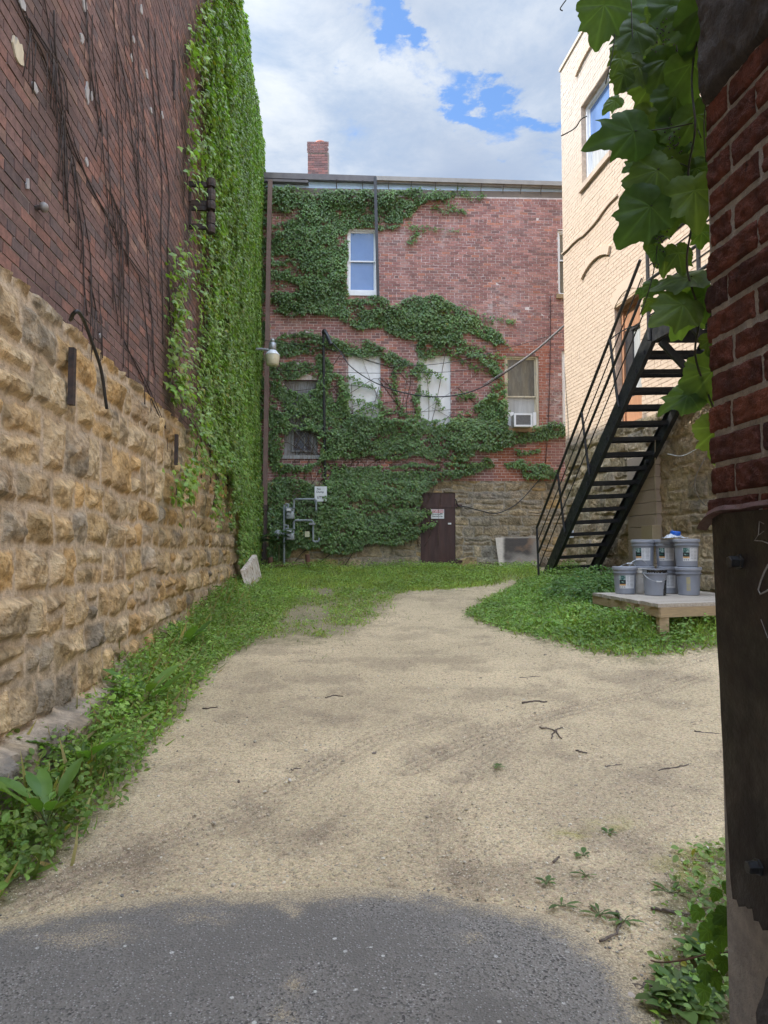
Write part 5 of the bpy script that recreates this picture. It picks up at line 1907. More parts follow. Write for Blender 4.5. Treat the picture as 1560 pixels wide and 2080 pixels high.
# torn, curled flange along the guard's top
mb = MB()
tops = [(1428, 1073), (1436, 1058), (1447, 1040), (1462, 1030), (1480, 1026), (1500, 1025), (1520, 1023), (1545, 1018), (1580, 1012), (1640, 1004)]
wd_ = [2, 5, 10, 10, 10, 9, 11, 10, 12, 12]
v = []
for (x, y), h in zip(tops, wd_):
    oa = GO + 0.004 + 0.010 * vnoise(x * .05, 0, 3)
    v += [PIER.at(*PIER.px(x, y, GO), oa), PIER.at(*PIER.px(x + 1, y + h, GO), oa + 0.008), PIER.at(*PIER.px(x + 2, y + h + 3, GO), GO - 0.006)]
f = []
for i in range(len(tops) - 1):
    for k in range(2):
        f.append((i * 3 + k, i * 3 + k + 1, i * 3 + k + 4, i * 3 + k + 3))
o = mb.add(v, f).build('torn_flange', M('red_brown_tin', (0.13, 0.06, 0.05), (0.085, .04, .035), 20, .6, bump=.2), gd_)
sd_ = o.modifiers.new('thick', 'SOLIDIFY')
sd_.thickness = 0.002


def scrib(pts, r, m):
    mb = MB()
    mb.tube([PIER.at(*PIER.px(x, y, GO), GO + .0004) for x, y in pts], r, 5)
    return mb.build('graffiti', m, gd_)


MAT['chalk'] = M('white_marker', (0.36, 0.35, 0.34), (0.22, .21, .2), 60, .8)
scrib([(1552, 1064), (1543, 1059), (1541, 1086), (1533, 1098), (1548, 1099), (1562, 1104)], .0010, MAT['chalk'])
scrib([(1552, 1079), (1543, 1086)], .0008, MAT['chalk'])
scrib([(1562, 1146), (1554, 1160), (1546, 1180), (1541, 1198), (1545, 1207), (1554, 1203), (1562, 1198)], .0020, MAT['chalk'])
scrib([(1546, 1258), (1556, 1285), (1560, 1296)], .0007, MAT['chalk'])
# ------------------------------------------------------------------ foliage
def leaf_batch(name, P, nrm, tip, size, mat, parent=None, col=None, tmpl='ivy', rg=rng):
    """many small leaves as one mesh: P positions, nrm blade normals, tip directions"""
    T = {'ivy': (np.array([(0, 0, 0), (-.48, .18, -.07), (-.20, .52, .03), (0, 1.0, -.16), (.20, .52, .03), (.48, .18, -.07), (0, .5, .07)]), [(0, 1, 2, 6), (6, 2, 3, 3), (0, 6, 4, 5), (6, 3, 4, 4)]),
         'oval': (np.array([(0, 0, 0), (-.3, .45, .05), (0, 1.0, -.10), (.3, .45, .05), (0, .5, -.03)]), [(0, 1, 4, 4), (1, 2, 4, 4), (0, 4, 3, 3), (4, 2, 3, 3)]),
         'round': (np.array([(0, 0, 0), (-.24, .2, .03), (-.36, .48, .06), (-.24, .78, .02), (0, 1.0, -.12), (.24, .78, .02), (.36, .48, .06), (.24, .2, .03), (0, .5, -.03)]), [(0, 1, 2, 8), (8, 2, 3, 4), (0, 8, 6, 7), (8, 4, 5, 6)]),
         'blade': (np.array([(-.05, 0, 0), (.05, 0, 0), (.04, .55, .05), (0, 1.0, .22), (-.04, .55, .05)]), [(0, 1, 2, 4), (4, 2, 3, 3)])}[tmpl]
    tv, tf = T
    nrm = nrm / np.linalg.norm(nrm, axis=1, keepdims=True)
    tip = tip - nrm * (tip * nrm).sum(1, keepdims=True)
    tip = tip / np.maximum(np.linalg.norm(tip, axis=1, keepdims=True), 1e-6)
    sd = np.cross(tip, nrm)
    sz = np.asarray(size)[:, None, None]
    V = P[:, None] + sz * (tv[None, :, 0:1] * sd[:, None] + tv[None, :, 1:2] * tip[:, None] + tv[None, :, 2:3] * nrm[:, None])
    n, k = len(P), len(tv)
    tris = []
    for q in tf:
        tris.append((q[0], q[1], q[2]))
        if q[3] != q[2]:
            tris.append((q[0], q[2], q[3]))
    Fq = (np.arange(n)[:, None, None] * k + np.array(tris)[None]).reshape(-1, 3)
    c = np.repeat(col, k, 0) if col is not None else None
    return mk(name, V.reshape(-1, 3), Fq, mat, parent, c)


def leaf_mat(name, rough=0.42, trans=0.30, spec=0.45):
    return M(name, (0.82, 0.85, 0.8), (1.2, 1.15, 1.1), 3.0, rough, attr=True, trans=trans, spec=spec)


MAT['ivy'] = leaf_mat('ivy_leaf', 0.40, 0.30, 0.5)
MAT['weed'] = leaf_mat('weed_leaf', 0.5, 0.35, 0.35)
MAT['bark'] = M('ivy_stem', (0.07, 0.05, 0.035), (0.12, 0.09, 0.065), 20, 0.9)


def w3(w, a, b, c):
    """wall frame vector: a along, b outward, c up"""
    return (np.asarray(a)[:, None] * np.append(w.d, 0) + np.asarray(b)[:, None] * np.append(w.n, 0) + np.asarray(c)[:, None] * np.array([0, 0, 1.0]))


def greens(n, base, var, rg, yellow=0.0):
    c = np.array(base)[None] * rg.uniform(1 - var, 1 + var, (n, 1))
    c = c * (1 + rg.normal(0, 0.06, (n, 3)))
    if yellow:
        m = rg.random(n) < yellow
        c[m] = np.array([0.22, 0.21, 0.03]) * rg.uniform(.7, 1.2, (m.sum(), 1))
    return np.clip(c, 0.004, 1)


# ---- ivy on the left building
rl = np.random.default_rng(101)
LIVY = [(427, -60), (402, 40), (392, 90), (402, 150), (398, 210), (388, 260), (394, 330), (400, 380), (408, 430), (396, 480), (384, 545), (380, 600), (376, 650), (380, 700), (378, 760), (384, 800),
        (394, 830), (398, 860), (402, 900), (408, 935), (432, 940), (448, 965), (462, 990), (470, 1030), (480, 1080), (486, 1125), (492, 1160), (560, 1165), (560, 330), (520, 200), (490, -60)]
N = 150000
U = rl.uniform(8.2, 18.25, N)
Zz = rl.uniform(1.3, 12.2, N)
Pw = LEFT.at(U, Zz, 0.05)
ppx, ppy = proj(Pw)
jx = ppx + (fbm(U * 1.6, Zz * 1.1, 7, 4, .6) - .5) * np.clip(70 - (ppx - 380) * .3, 8, 60) * 1.5
jy = ppy + (fbm(U * 2.2, Zz * 2.2, 8, 4, .6) - .5) * 40
ins = inpoly(jx, jy, LIVY)
cov = fbm(U * .9, Zz * .45, 9, 4)
edge = sstep(450, 388, ppx)
keep = ins & (rl.random(N) < np.clip(0.58 - 0.54 * edge * sstep(.70, .42, cov) - .25 * sstep(395, 370, ppx), 0.03, 1)) & (Zz < np.where(U < 12.6, 11.75, 12.2))
U, Zz, ppx = U[keep], Zz[keep], ppx[keep]
cl = fbm(U * 1.3, Zz * 0.75, 15, 4, .55)
thick = (0.04 + 0.20 * sstep(.3, .75, cl)) * sstep(365, 430, ppx) * (1 - .7 * sstep(10.0, 15.0, U)) + 0.02
o = thick * rl.random(len(U)) ** 0.55 + 0.02
o = np.where(Zz < L_ST + 0.1, o + 0.07, o)
n = len(U)
P = LEFT.at(U, Zz, o)
nr = w3(LEFT, rl.normal(-.15, .38, n), rl.normal(.75, .2, n), rl.normal(.55, .3, n))
tp = w3(LEFT, rl.normal(0, .5, n), rl.normal(.30, .2, n), rl.normal(-1, .25, n))
sz = rl.uniform(.05, .105, n)
tone = fbm(U * .7, Zz * .5, 25, 4)
c = greens(n, (0.158, 0.250, 0.060), .36, rl, .03)
c *= (0.75 + 0.6 * tone)[:, None]
iv = thing('ivy', 'bright green ivy sheet hanging over the far half of the left brick wall', 'ivy', LEFT.at(13, 1.4, 0.1))
leaf_batch('foliage', P, nr, tp, sz, MAT['ivy'], iv, c, 'ivy')
# loose runners at its ragged edge
RUN_ = [[(424, 0), (408, 30), (396, 70), (388, 110)], [(402, 90), (390, 100), (384, 125)], [(404, 180), (388, 205), (383, 235)], [(396, 290), (384, 330), (381, 375)], [(392, 470), (366, 520), (350, 560)], [(372, 560), (356, 600), (352, 660)], [(366, 640), (352, 668), (345, 690)],
        [(368, 700), (354, 740), (348, 778)], [(372, 770), (360, 790), (354, 800)], [(385, 850), (402, 880), (396, 930)], [(396, 930), (380, 960), (372, 1000)], [(372, 985), (360, 990), (358, 1005)], [(436, 950), (440, 990), (434, 1020), (438, 1040)], [(420, 930), (410, 950)], [(408, 860), (392, 830), (380, 810)]]
mb = MB()
PP, SS = [], []
for ln in RUN_:
    q = curve([lpt(x, y, .07 if y < 880 else .16) for x, y in ln], 6)
    mb.tube(q, 0.008, 5)
    for p in q:
        for _ in range(6):
            PP.append(p + rl.normal(0, 1, 3) * (0.04, .11, .10) + np.append(LEFT.n, 0) * rl.uniform(.0, .09))
            SS.append(rl.uniform(.05, .12))
for k in range(26):
    u_ = rl.uniform(9.4, 17.8)
    pts = [LEFT.at(u_ + rl.normal(0, .1) + 0.12 * t * rl.normal(), z_, .02) for t, z_ in enumerate(np.linspace(2.6, rl.uniform(6, 11), 7))]
    mb.tube(curve(pts, 3), rl.uniform(.008, .02), 5)
mb.build('stem', MAT['bark'], iv, True)
n = len(PP)
leaf_batch('runner_leaves', np.array(PP), w3(LEFT, rl.normal(-.2, .4, n), rl.normal(.75, .2, n), rl.normal(.55, .3, n)), w3(LEFT, rl.normal(0, .5, n), rl.normal(.3, .2, n), rl.normal(-1, .3, n)), SS, MAT['ivy'], iv, greens(n, (0.18, 0.285, 0.05), .3, rl, .05), 'ivy')

# ---- ivy on the back building (masses read off the wall, thinned by noise)
rb_ = np.random.default_rng(202)
BIVY = [
    ([(520, 380), (620, 385), (760, 386), (830, 389), (935, 392), (960, 396), (915, 402), (850, 412), (835, 440), (800, 462), (772, 470), (765, 468), (765, 462), (706, 462), (702, 480), (706, 560), (712, 600), (690, 612), (560, 604), (520, 590)], 1.0),
    ([(555, 605), (640, 598), (700, 598), (715, 604), (760, 606), (800, 620), (838, 602), (880, 598), (905, 608), (930, 628), (985, 655), (1030, 690), (1010, 700), (960, 676), (930, 690), (985, 728), (1018, 752), (1005, 758), (940, 716), (900, 712), (880, 722), (860, 735), (846, 722), (846, 690), (800, 678), (770, 664), (735, 668), (690, 640), (640, 640), (595, 640), (560, 632)], 1.0),
    ([(550, 690), (580, 676), (640, 672), (700, 690), (740, 690), (790, 712), (840, 742), (815, 748), (775, 725), (740, 726), (712, 720), (690, 716), (640, 716), (600, 722), (560, 730)], .85),
    ([(548, 735), (620, 735), (650, 750), (600, 766), (556, 764)], .55),
    ([(548, 770), (572, 770), (580, 800), (600, 815), (640, 780), (652, 720), (668, 716), (672, 760), (700, 768), (716, 790), (720, 826), (740, 845), (790, 852), (845, 850), (862, 862), (905, 862), (930, 836), (968, 822), (1000, 800), (1026, 792), (1030, 862), (1016, 884), (980, 905), (960, 925), (930, 935), (860, 925), (800, 930), (740, 925), (650, 935), (650, 870), (600, 866), (576, 890), (574, 935), (600, 945), (548, 945)], 1.0),
    ([(1025, 868), (1060, 878), (1100, 868), (1150, 866), (1152, 884), (1100, 890), (1050, 905), (1010, 915), (980, 920), (990, 890)], .9),
    ([(1020, 938), (1060, 932), (1110, 945), (1140, 955), (1130, 972), (1090, 968), (1060, 950), (1030, 948)], .75), ([(1040, 918), (1090, 916), (1085, 922), (1050, 924)], .5), ([(1060, 960), (1120, 962), (1110, 975), (1075, 974)], .7),
    ([(548, 950), (660, 940), (760, 945), (860, 940), (940, 935), (985, 930), (1000, 945), (960, 960), (925, 968), (890, 980), (868, 992), (852, 1004), (852, 1060), (848, 1090), (820, 1100), (770, 1104), (735, 1108), (700, 1122), (660, 1118), (640, 1106), (600, 1112), (575, 1130), (548, 1140)], 1.0),
    ([(845, 742), (862, 742), (858, 800), (866, 856), (846, 860), (842, 800)], .95),
    ([(574, 800), (646, 796), (652, 872), (600, 870), (574, 884)], .85),
    ([(708, 780), (724, 800), (726, 860), (704, 860), (690, 820)], .9), ([(714, 840), (775, 848), (775, 872), (712, 872)], .8), ([(855, 850), (918, 846), (918, 872), (852, 872)], .9), ([(770, 790), (776, 790), (778, 866), (768, 866)], .7),
    ([(520, 370), (545, 370), (540, 700), (536, 1000), (535, 1150), (518, 1150)], .8)]
BGAP = [(565, 443, 30, 9), (570, 528, 26, 7), (575, 585, 34, 13), (550, 620, 20, 10), (610, 650, 40, 8), (600, 690, 50, 5), (610, 965, 45, 9), (650, 960, 25, 14), (745, 585, 40, 5), (860, 950, 90, 5), (940, 935, 40, 4), (640, 970, 14, 20), (622, 898, 20, 22), (680, 790, 12, 26), (905, 425, 26, 8), (790, 800, 18, 32), (606, 850, 16, 12)]
BTEND = [[(930, 390), (960, 400), (985, 394)], [(880, 420), (910, 428), (945, 432)], [(830, 460), (870, 462), (930, 470)], [(850, 470), (838, 485), (828, 495)], [(890, 400), (930, 425), (948, 430)], [(935, 622), (985, 645), (1035, 652), (1040, 655)], [(900, 625), (960, 668), (1000, 690)], [(985, 660), (1010, 680), (1036, 708)],
         [(930, 690), (975, 715), (1022, 742)], [(900, 712), (950, 738), (1000, 760), (1020, 770)], [(960, 700), (1000, 720), (1025, 728)], [(716, 770), (735, 778), (760, 788)], [(720, 812), (750, 820), (772, 824)], [(852, 748), (875, 755), (900, 768)], [(855, 800), (885, 808), (895, 830)], [(870, 770), (862, 745), (850, 735)],
         [(803, 790), (800, 765), (804, 745)], [(803, 790), (815, 830), (830, 848)], [(776, 838), (800, 836), (840, 846)], [(855, 1046), (865, 1040), (876, 1038)], [(855, 1075), (868, 1068), (882, 1060)], [(720, 850), (735, 832), (762, 838)], [(640, 760), (690, 765), (712, 765)], [(1000, 790), (1015, 782), (1026, 778)], [(930, 806), (950, 802), (965, 806)],
         [(1085, 872), (1120, 862), (1150, 862)], [(560, 780), (575, 790), (600, 800)], [(780, 720), (800, 740), (830, 760)]]
PX, PY = [], []
N = 340000
x = rb_.uniform(515, 1160, N)
y = rb_.uniform(365, 1160, N)
jx = x + (fbm(x / 38, y / 26, 3, 4, .6) - .5) * 34
jy = y + (fbm(x / 42, y / 24, 4, 4, .6) - .5) * 22
keep = np.zeros(N, bool)
for poly, dn in BIVY:
    keep |= inpoly(jx, jy, poly) & (rb_.random(N) < dn)
for (x0, y0, x1, y1, pr_) in ((709, 726, 771, 842, .95), (853, 727, 913, 850, .97), (707, 467, 763, 591, 1.0), (1029, 724, 1095, 872, .97), (639, 988, 656, 1018, .97), (872, 1032, 905, 1056, 1.0)):
    keep &= ~((x > x0) & (x < x1) & (y > y0) & (y < y1) & (rb_.random(N) < pr_))
for (gx_, gy_, rx, ry) in BGAP:
    keep &= ~((((jx - gx_) / rx) ** 2 + ((jy - gy_) / ry) ** 2 < 1) & (rb_.random(N) < .93))
thin = sstep(.34, .46, fbm(x / 30, y / 13, 12, 4, .6))
keep &= rb_.random(N) < (0.12 + 0.88 * thin) * 0.5
x, y = x[keep], y[keep]
q = np.array([BACK.px(a_, b_) for a_, b_ in zip(x, y)])
ub, zb = q[:, 0], q[:, 1]
cl = fbm(ub * 1.6, zb * 1.4, 35, 4)
n = len(ub)
o = (0.03 + 0.14 * sstep(.3, .75, cl)) * rb_.random(n) ** .6 + 0.02 + 0.03 * (zb < B_ST)
bi = thing('ivy', 'dark green ivy spreading in ragged masses over the rear brick building', 'ivy', BACK.at(-1, 1.3, .1))
sz = rb_.uniform(.05, .11, n)
tone = fbm(ub * .9, zb * .9, 36, 4)
c = greens(n, (0.135, 0.215, 0.075), .34, rb_, .006) * (0.7 + 0.65 * tone)[:, None]
leaf_batch('foliage', BACK.at(ub, zb, o), w3(BACK, rb_.normal(0, .3, n), rb_.normal(.8, .2, n), rb_.normal(.62, .25, n)), w3(BACK, rb_.normal(0, .45, n), rb_.normal(.3, .2, n), rb_.normal(-1, .2, n)), sz, MAT['ivy'], bi, c, 'ivy')
mb = MB()
PP, SS = [], []
for ln in BTEND:
    qq = curve([bpt(x_, y_, .03) for x_, y_ in ln], 7)
    mb.tube(qq, 0.006, 4)
    for i, p in enumerate(qq):
        w_ = 1.25 - i / len(qq)
        for _ in range(int(2 + 4 * w_)):
            PP.append(p + np.array([rb_.normal(0, .05), -rb_.uniform(0, .06), rb_.normal(0, .05 * w_ + .01)]))
            SS.append(rb_.uniform(.04, .10))
for k in range(34):
    x0 = rb_.uniform(555, 900)
    pts = [(x0, 1100 - 20 * t + 0) for t in range(3)]
    pts = [(x0 + rb_.normal(0, 10) * t + 6 * t, 1110 - t * rb_.uniform(30, 60)) for t in range(8)]
    mb.tube(curve([bpt(px_, max(py_, 400), .012 if py_ < 970 else .06) for px_, py_ in pts], 3), rb_.uniform(.004, .010), 4)
mb.build('stem', MAT['bark'], bi, True)
n = len(PP)
leaf_batch('runner_leaves', np.array(PP), w3(BACK, rb_.normal(0, .3, n), rb_.normal(.8, .2, n), rb_.normal(.6, .25, n)), w3(BACK, rb_.normal(0, .45, n), rb_.normal(.3, .2, n), rb_.normal(-1, .2, n)), SS, MAT['ivy'], bi, greens(n, (0.13, 0.22, 0.065), .3, rb_, .02), 'ivy')
# bare stems and dead creepers on the stone and the near brick
BARE = [[(640, 1150), (680, 1120), (720, 1108), (750, 1098)], [(700, 1150), (720, 1118), (728, 1108)], [(850, 1110), (838, 1040), (850, 1000)], [(600, 1140), (620, 1118), (650, 1110)]]
mb = MB()
for ln in BARE:
    mb.tube(curve([bpt(x_, y_, .08) for x_, y_ in ln], 5), 0.014, 5)
mb.build('bare_stem', MAT['bark'], bi, True)
MAT['dead'] = M('dead_creeper', (0.035, 0.026, 0.024), (0.075, 0.055, 0.045), 20, 0.95)
DEAD = [[(30, -20), (60, 60), (85, 120), (120, 210), (150, 300), (180, 370), (215, 440), (250, 510), (300, 580)], [(92, -10), (95, 60), (110, 150), (118, 240), (122, 330), (128, 420)], [(170, -10), (178, 80), (185, 160), (200, 260)],
        [(232, -10), (238, 80), (255, 170), (268, 270), (280, 380), (295, 470), (303, 560), (305, 640)], [(262, -5), (270, 120), (280, 230), (284, 340), (286, 470)], [(225, 90), (236, 220), (240, 330), (246, 440), (247, 560), (248, 640), (249, 740)],
        [(200, 200), (210, 300), (218, 400), (228, 500), (232, 590), (238, 660)], [(300, 30), (306, 130), (318, 250), (330, 380), (328, 480), (330, 600), (332, 700)], [(345, 20), (350, 140), (358, 260), (360, 360)], [(140, 330), (158, 420), (168, 500), (172, 570), (176, 640)],
        [(110, 210), (132, 280), (140, 340)], [(215, 380), (234, 410), (245, 450), (249, 520)], [(60, 40), (110, 120), (124, 200)], [(250, 690), (275, 740), (300, 790), (330, 850), (345, 880)], [(285, 560), (296, 640), (300, 700), (302, 745)], [(180, 560), (190, 610), (196, 640)]]
dv = thing('dead_creeper', 'bare dark dead creeper stems clinging to the near left brick wall', 'creeper', lpt(180, 640, .02))
DEAD += [[(a_[0] + dx_, a_[1] + dy_) for a_ in ln] for ln in DEAD for dx_, dy_ in ((14, 25),)]
for ln in DEAD:
    mb = MB()
    q_ = curve([LEFT.at(*LEFT.px(x_, y_, .012), .012) + np.append(LEFT.d * rl.normal(0, .035), rl.normal(0, .02)) for x_, y_ in ln], 6)
    mb.tube(q_, [rl.uniform(.003, .0065)] * len(q_), 5)
    for k in range(3):
        p = q_[rl.integers(2, len(q_) - 1)]
        s1 = rl.normal(0, .05)
        mb.tube([p, p + np.append(LEFT.d * s1 * .5, -.14) + np.append(LEFT.n * .004, 0), p + np.append(LEFT.d * s1, -.34)], .0035, 4)
    mb.build('stem', MAT['dead'], dv, True)
# pale scabs of old paint and creeper glue on the near brick
MAT['scab'] = M('pale_flake', (0.40, 0.38, 0.37), (0.30, 0.28, 0.28), 20, 0.9)
for (x_, y_, du_, dv_) in ((36, 107, .10, .11), (68, 175, .06, .04), (176, 190, .05, .13), (184, 196, .03, .05), (286, 20, .05, .06), (165, 78, .05, .05), (270, 80, .05, .04), (266, 118, .05, .04), (297, 150, .06, .06), (329, 235, .06, .05), (175, 330, .04, .04), (306, 225, .05, .04), (54, 373, .03, .05), (202, 682, .02, .025), (170, 8, .06, .07), (44, 8, .05, .05)):
    u_, z_ = LEFT.px(x_, y_)
    k = 12
    pts = [LEFT.at(u_ + .7 * du_ * (0.6 + .7 * rl.random()) * math.cos(2 * math.pi * i / k), z_ + .7 * dv_ * (0.6 + .7 * rl.random()) * math.sin(2 * math.pi * i / k), .010) for i in range(k)]
    MB().prism(pts, (*LEFT.n, 0), .01).build('paint_flake', MAT['scab'] if x_ > 40 else MAT['old_cream'], lb)

# ------------------------------------------------------------------ grass and weeds on the ground
def scatter(poly, N, rg, xr, yr, jit=(18, 8)):
    X = rg.uniform(*xr, N)
    Y = rg.uniform(*yr, N)
    px_, py_ = proj(np.stack([X, Y, gz(X, Y)], -1))
    jx = px_ + (fbm(X * 3.2, Y * 3.2, 31, 4, .6) - .5) * jit[0] * 2 * np.clip(5 / Y, .4, 2)
    jy = py_ + (fbm(X * 3.2, Y * 3.2, 32, 4, .6) - .5) * jit[1] * 2 * np.clip(5 / Y, .4, 2)
    fe = np.clip(6 / Y, .5, 1.8)
    jx = jx + rg.normal(0, 11, N) * fe
    jy = jy + rg.normal(0, 5, N) * fe
    k = inpoly(jx, jy, poly)
    return X[k], Y[k], px_[k], py_[k]


def cover(name, label, poly, N, seed, xr, yr, hgt, size, base, tmpl, dens=None, yellow=.01, cat=None, tilt=.55, rise_=0.35):
    rg = np.random.default_rng(seed)
    X, Y, px_, py_ = scatter(poly, N, rg, xr, yr)
    if dens is not None:
        k = rg.random(len(X)) < dens(X, Y, px_, py_)
        X, Y, px_, py_ = X[k], Y[k], px_[k], py_[k]
    n = len(X)
    H = hgt(X, Y, px_, py_)
    z = gz(X, Y) + 0.05 * (fbm(X * 0.55, Y * 0.55, 3, 4) - 0.5) + H * rg.random(n) ** .8
    P = np.stack([X, Y, z], -1)
    if tmpl == 'blade':
        P[:, 2] = gz(X, Y) + 0.05 * (fbm(X * 0.55, Y * 0.55, 3, 4) - 0.5) - .01
        nr = np.stack([rg.normal(0, .8, n), rg.normal(-.4, .8, n), rg.uniform(.2, 1.0, n)], -1)
        tp = np.stack([rg.normal(0, tilt, n), rg.normal(0, tilt, n), np.ones(n)], -1)
        sz = H * rg.uniform(.5, 1.25, n)
    else:
        nr = np.stack([rg.normal(0, tilt, n), rg.normal(-.15, tilt, n), np.ones(n)], -1)
        a_ = rg.uniform(0, 2 * math.pi, n)
        tp = np.stack([np.cos(a_), np.sin(a_), rg.normal(rise_, .35, n)], -1)
        sz = rg.uniform(*size, n)
    tone = fbm(X * 1.4, Y * 1.4, seed + 3, 4)
    c = greens(n, base, .32, rg, yellow) * (0.65 + 0.7 * tone)[:, None]
    o = leaf_batch(name, P, nr, tp, sz, MAT['weed'], None, c, tmpl)
    tag(o, label, cat, kind='stuff')
    return o


def d_edge(ppx_, ppy_):
    return 1.0


wallx = lambda Y: -1.71 - .083 * Y


def h_left(X, Y, px_, py_):
    d = np.clip(X - wallx(Y), 0, 2)
    return (0.06 + 0.26 * np.exp(-(d / 0.45) ** 2)) * (.5 + .9 * fbm(X * 2.2, Y * 2.2, 44, 4)) * np.where(Y > 13, .7, 1)


LW = [(-260, 1560), (0, 1560), (100, 1480), (185, 1420), (340, 1290), (480, 1150), (560, 1150), (600, 1215), (560, 1275), (500, 1315), (440, 1352), (385, 1425), (330, 1490), (250, 1600), (165, 1700), (100, 1770), (50, 1800), (0, 1845), (-260, 2000)]
cover('weeds', 'mixed low weeds along the foot of the golden stone wall', LW, 210000, 1, (-3.5, -.4), (2.2, 14.5), h_left, (.016, .048), (0.19, 0.285, 0.065), 'round', lambda X, Y, a, b: np.where(Y > 8, .75, 1.0) * .66 * (.30 + .70 * np.exp(-(np.clip(X - wallx(Y), 0, 3) / .8) ** 2)), cat=None)
cover('weed_stalks', 'thin upright grass blades among the weeds by the golden wall', LW, 16000, 2, (-3.5, -.4), (2.2, 14.5), lambda X, Y, a, b: h_left(X, Y, a, b) * .8 + .03, None, (0.22, 0.32, 0.075), 'blade', None)


cover('dry_stalks', 'scattered straw coloured dry stalks along the golden wall', LW, 5000, 12, (-3.5, -.4), (2.2, 14.5), lambda X, Y, a, b: h_left(X, Y, a, b) * 1.1 + .03, None, (0.36, 0.30, 0.14), 'blade', None, 0.0, tilt=.9)


def dens_b(X, Y, a, b):
    return np.clip(sstep(.36, .58, fbm(X * 1.9, Y * 1.1, 55, 4)) * np.where(b > 1215, .38, 1) + np.where(b > 1195, .03, .3), 0, 1)


GB = [(495, 1160), (530, 1150), (700, 1148), (1110, 1140), (1105, 1170), (1000, 1184), (900, 1198), (830, 1198), (790, 1212), (800, 1235), (745, 1262), (705, 1292), (650, 1300), (590, 1285), (540, 1310), (470, 1330), (440, 1300), (480, 1200)]
cover('grass', 'short green grass across the back of the yard', GB, 150000, 3, (-3.4, 3.6), (8.5, 17.9), lambda X, Y, a, b: (.05 + .10 * fbm(X * 2, Y * 2, 56, 4)) * np.where(b < 1200, 1.15, .8), None, (0.30, 0.37, 0.09), 'blade', dens_b, .04, tilt=.8)
cover('ground_weeds', 'small leafy weeds mixed into the grass by the rear wall', GB, 90000, 4, (-3.4, 3.6), (8.5, 17.9), lambda X, Y, a, b: (.04 + .12 * fbm(X * 2, Y * 2, 57, 4)) * np.where(Y > 16.3, 1.9, 1), (.025, .06), (0.21, 0.30, 0.075), 'oval', lambda X, Y, a, b: dens_b(X, Y, a, b) * .8)
GR = [(1080, 1150), (1215, 1145), (1240, 1185), (1470, 1200), (1475, 1310), (1400, 1322), (1300, 1338), (1200, 1326), (1120, 1302), (1040, 1286), (950, 1250), (985, 1222), (1055, 1190)]


def h_right(X, Y, a, b):
    bush = np.exp(-((a - 1150) / 60) ** 2 - ((b - 1200) / 38) ** 2)
    strip = 1.9 * np.exp(-((b - 1272 - (a - 1100) * .05) / 24) ** 2) * sstep(1080, 1200, a)
    return (.06 + .10 * strip + .42 * bush) * (.55 + .9 * fbm(X * 2.6, Y * 2.6, 58, 4))


cover('weeds', 'lush weeds in front of the wooden platform and below the stair', GR, 120000, 5, (1.0, 4.6), (4.6, 14.6), h_right, (.022, .06), (0.185, 0.285, 0.075), 'oval', lambda X, Y, a, b: np.clip(.35 + 1.5 * np.exp(-((b - 1250) / 60) ** 2) * sstep(.25, .5, fbm(X * 1.8, Y * 1.5, 59, 4)), 0, 1) * .85)
cover('grass', 'thin grass at the rim of the weeds, right of the gravel', GR, 60000, 6, (1.0, 4.6), (4.6, 14.6), lambda X, Y, a, b: .05 + h_right(X, Y, a, b) * .7, None, (0.27, 0.35, 0.085), 'blade', lambda X, Y, a, b: .7 * sstep(.3, .55, fbm(X * 2, Y * 2, 60, 4)) + .12, .03, tilt=.7)
GC = [(1500, 1690), (1440, 1720), (1385, 1780), (1345, 1850), (1372, 1905), (1345, 1960), (1310, 2020), (1300, 2100), (1700, 2130), (1640, 1650)]
cover('weeds', 'broad leafy weeds at the foot of the near brick pier', GC, 15000, 7, (.6, 2.4), (1.6, 3.9), lambda X, Y, a, b: .02 + .13 * fbm(X * 4, Y * 4, 61, 4) * sstep(1310, 1460, a + .2 * (b - 1850)), (.012, .042), (0.17, 0.25, 0.075), 'round', lambda X, Y, a, b: sstep(.30, .5, fbm(X * 4.5, Y * 4.5, 62, 4)) * .75, .06)
cover('moss_sprigs', 'yellowish mossy sprigs on the gravel by the near pier', GC, 9000, 8, (.6, 2.4), (1.6, 3.9), lambda X, Y, a, b: .012 + .03 * fbm(X * 4, Y * 4, 63, 4), None, (0.16, 0.165, 0.03), 'blade', lambda X, Y, a, b: .6, .1, tilt=1.3)
SPARSE = [(820, 1195), (960, 1250), (1040, 1290), (1110, 1310), (1060, 1330), (960, 1300), (840, 1290), (760, 1300), (650, 1340), (560, 1330), (600, 1300), (720, 1295), (780, 1240)]
cover('seedlings', 'sparse seedling tufts fading out into the gravel', SPARSE, 20000, 9, (-2.5, 2.2), (5.5, 14), lambda X, Y, a, b: .02 + .04 * fbm(X * 4, Y * 4, 64, 4), None, (0.11, 0.16, 0.04), 'blade', lambda X, Y, a, b: .28 * sstep(.45, .6, fbm(X * 2.2, Y * 2.2, 65, 4)), .05, tilt=1.0)

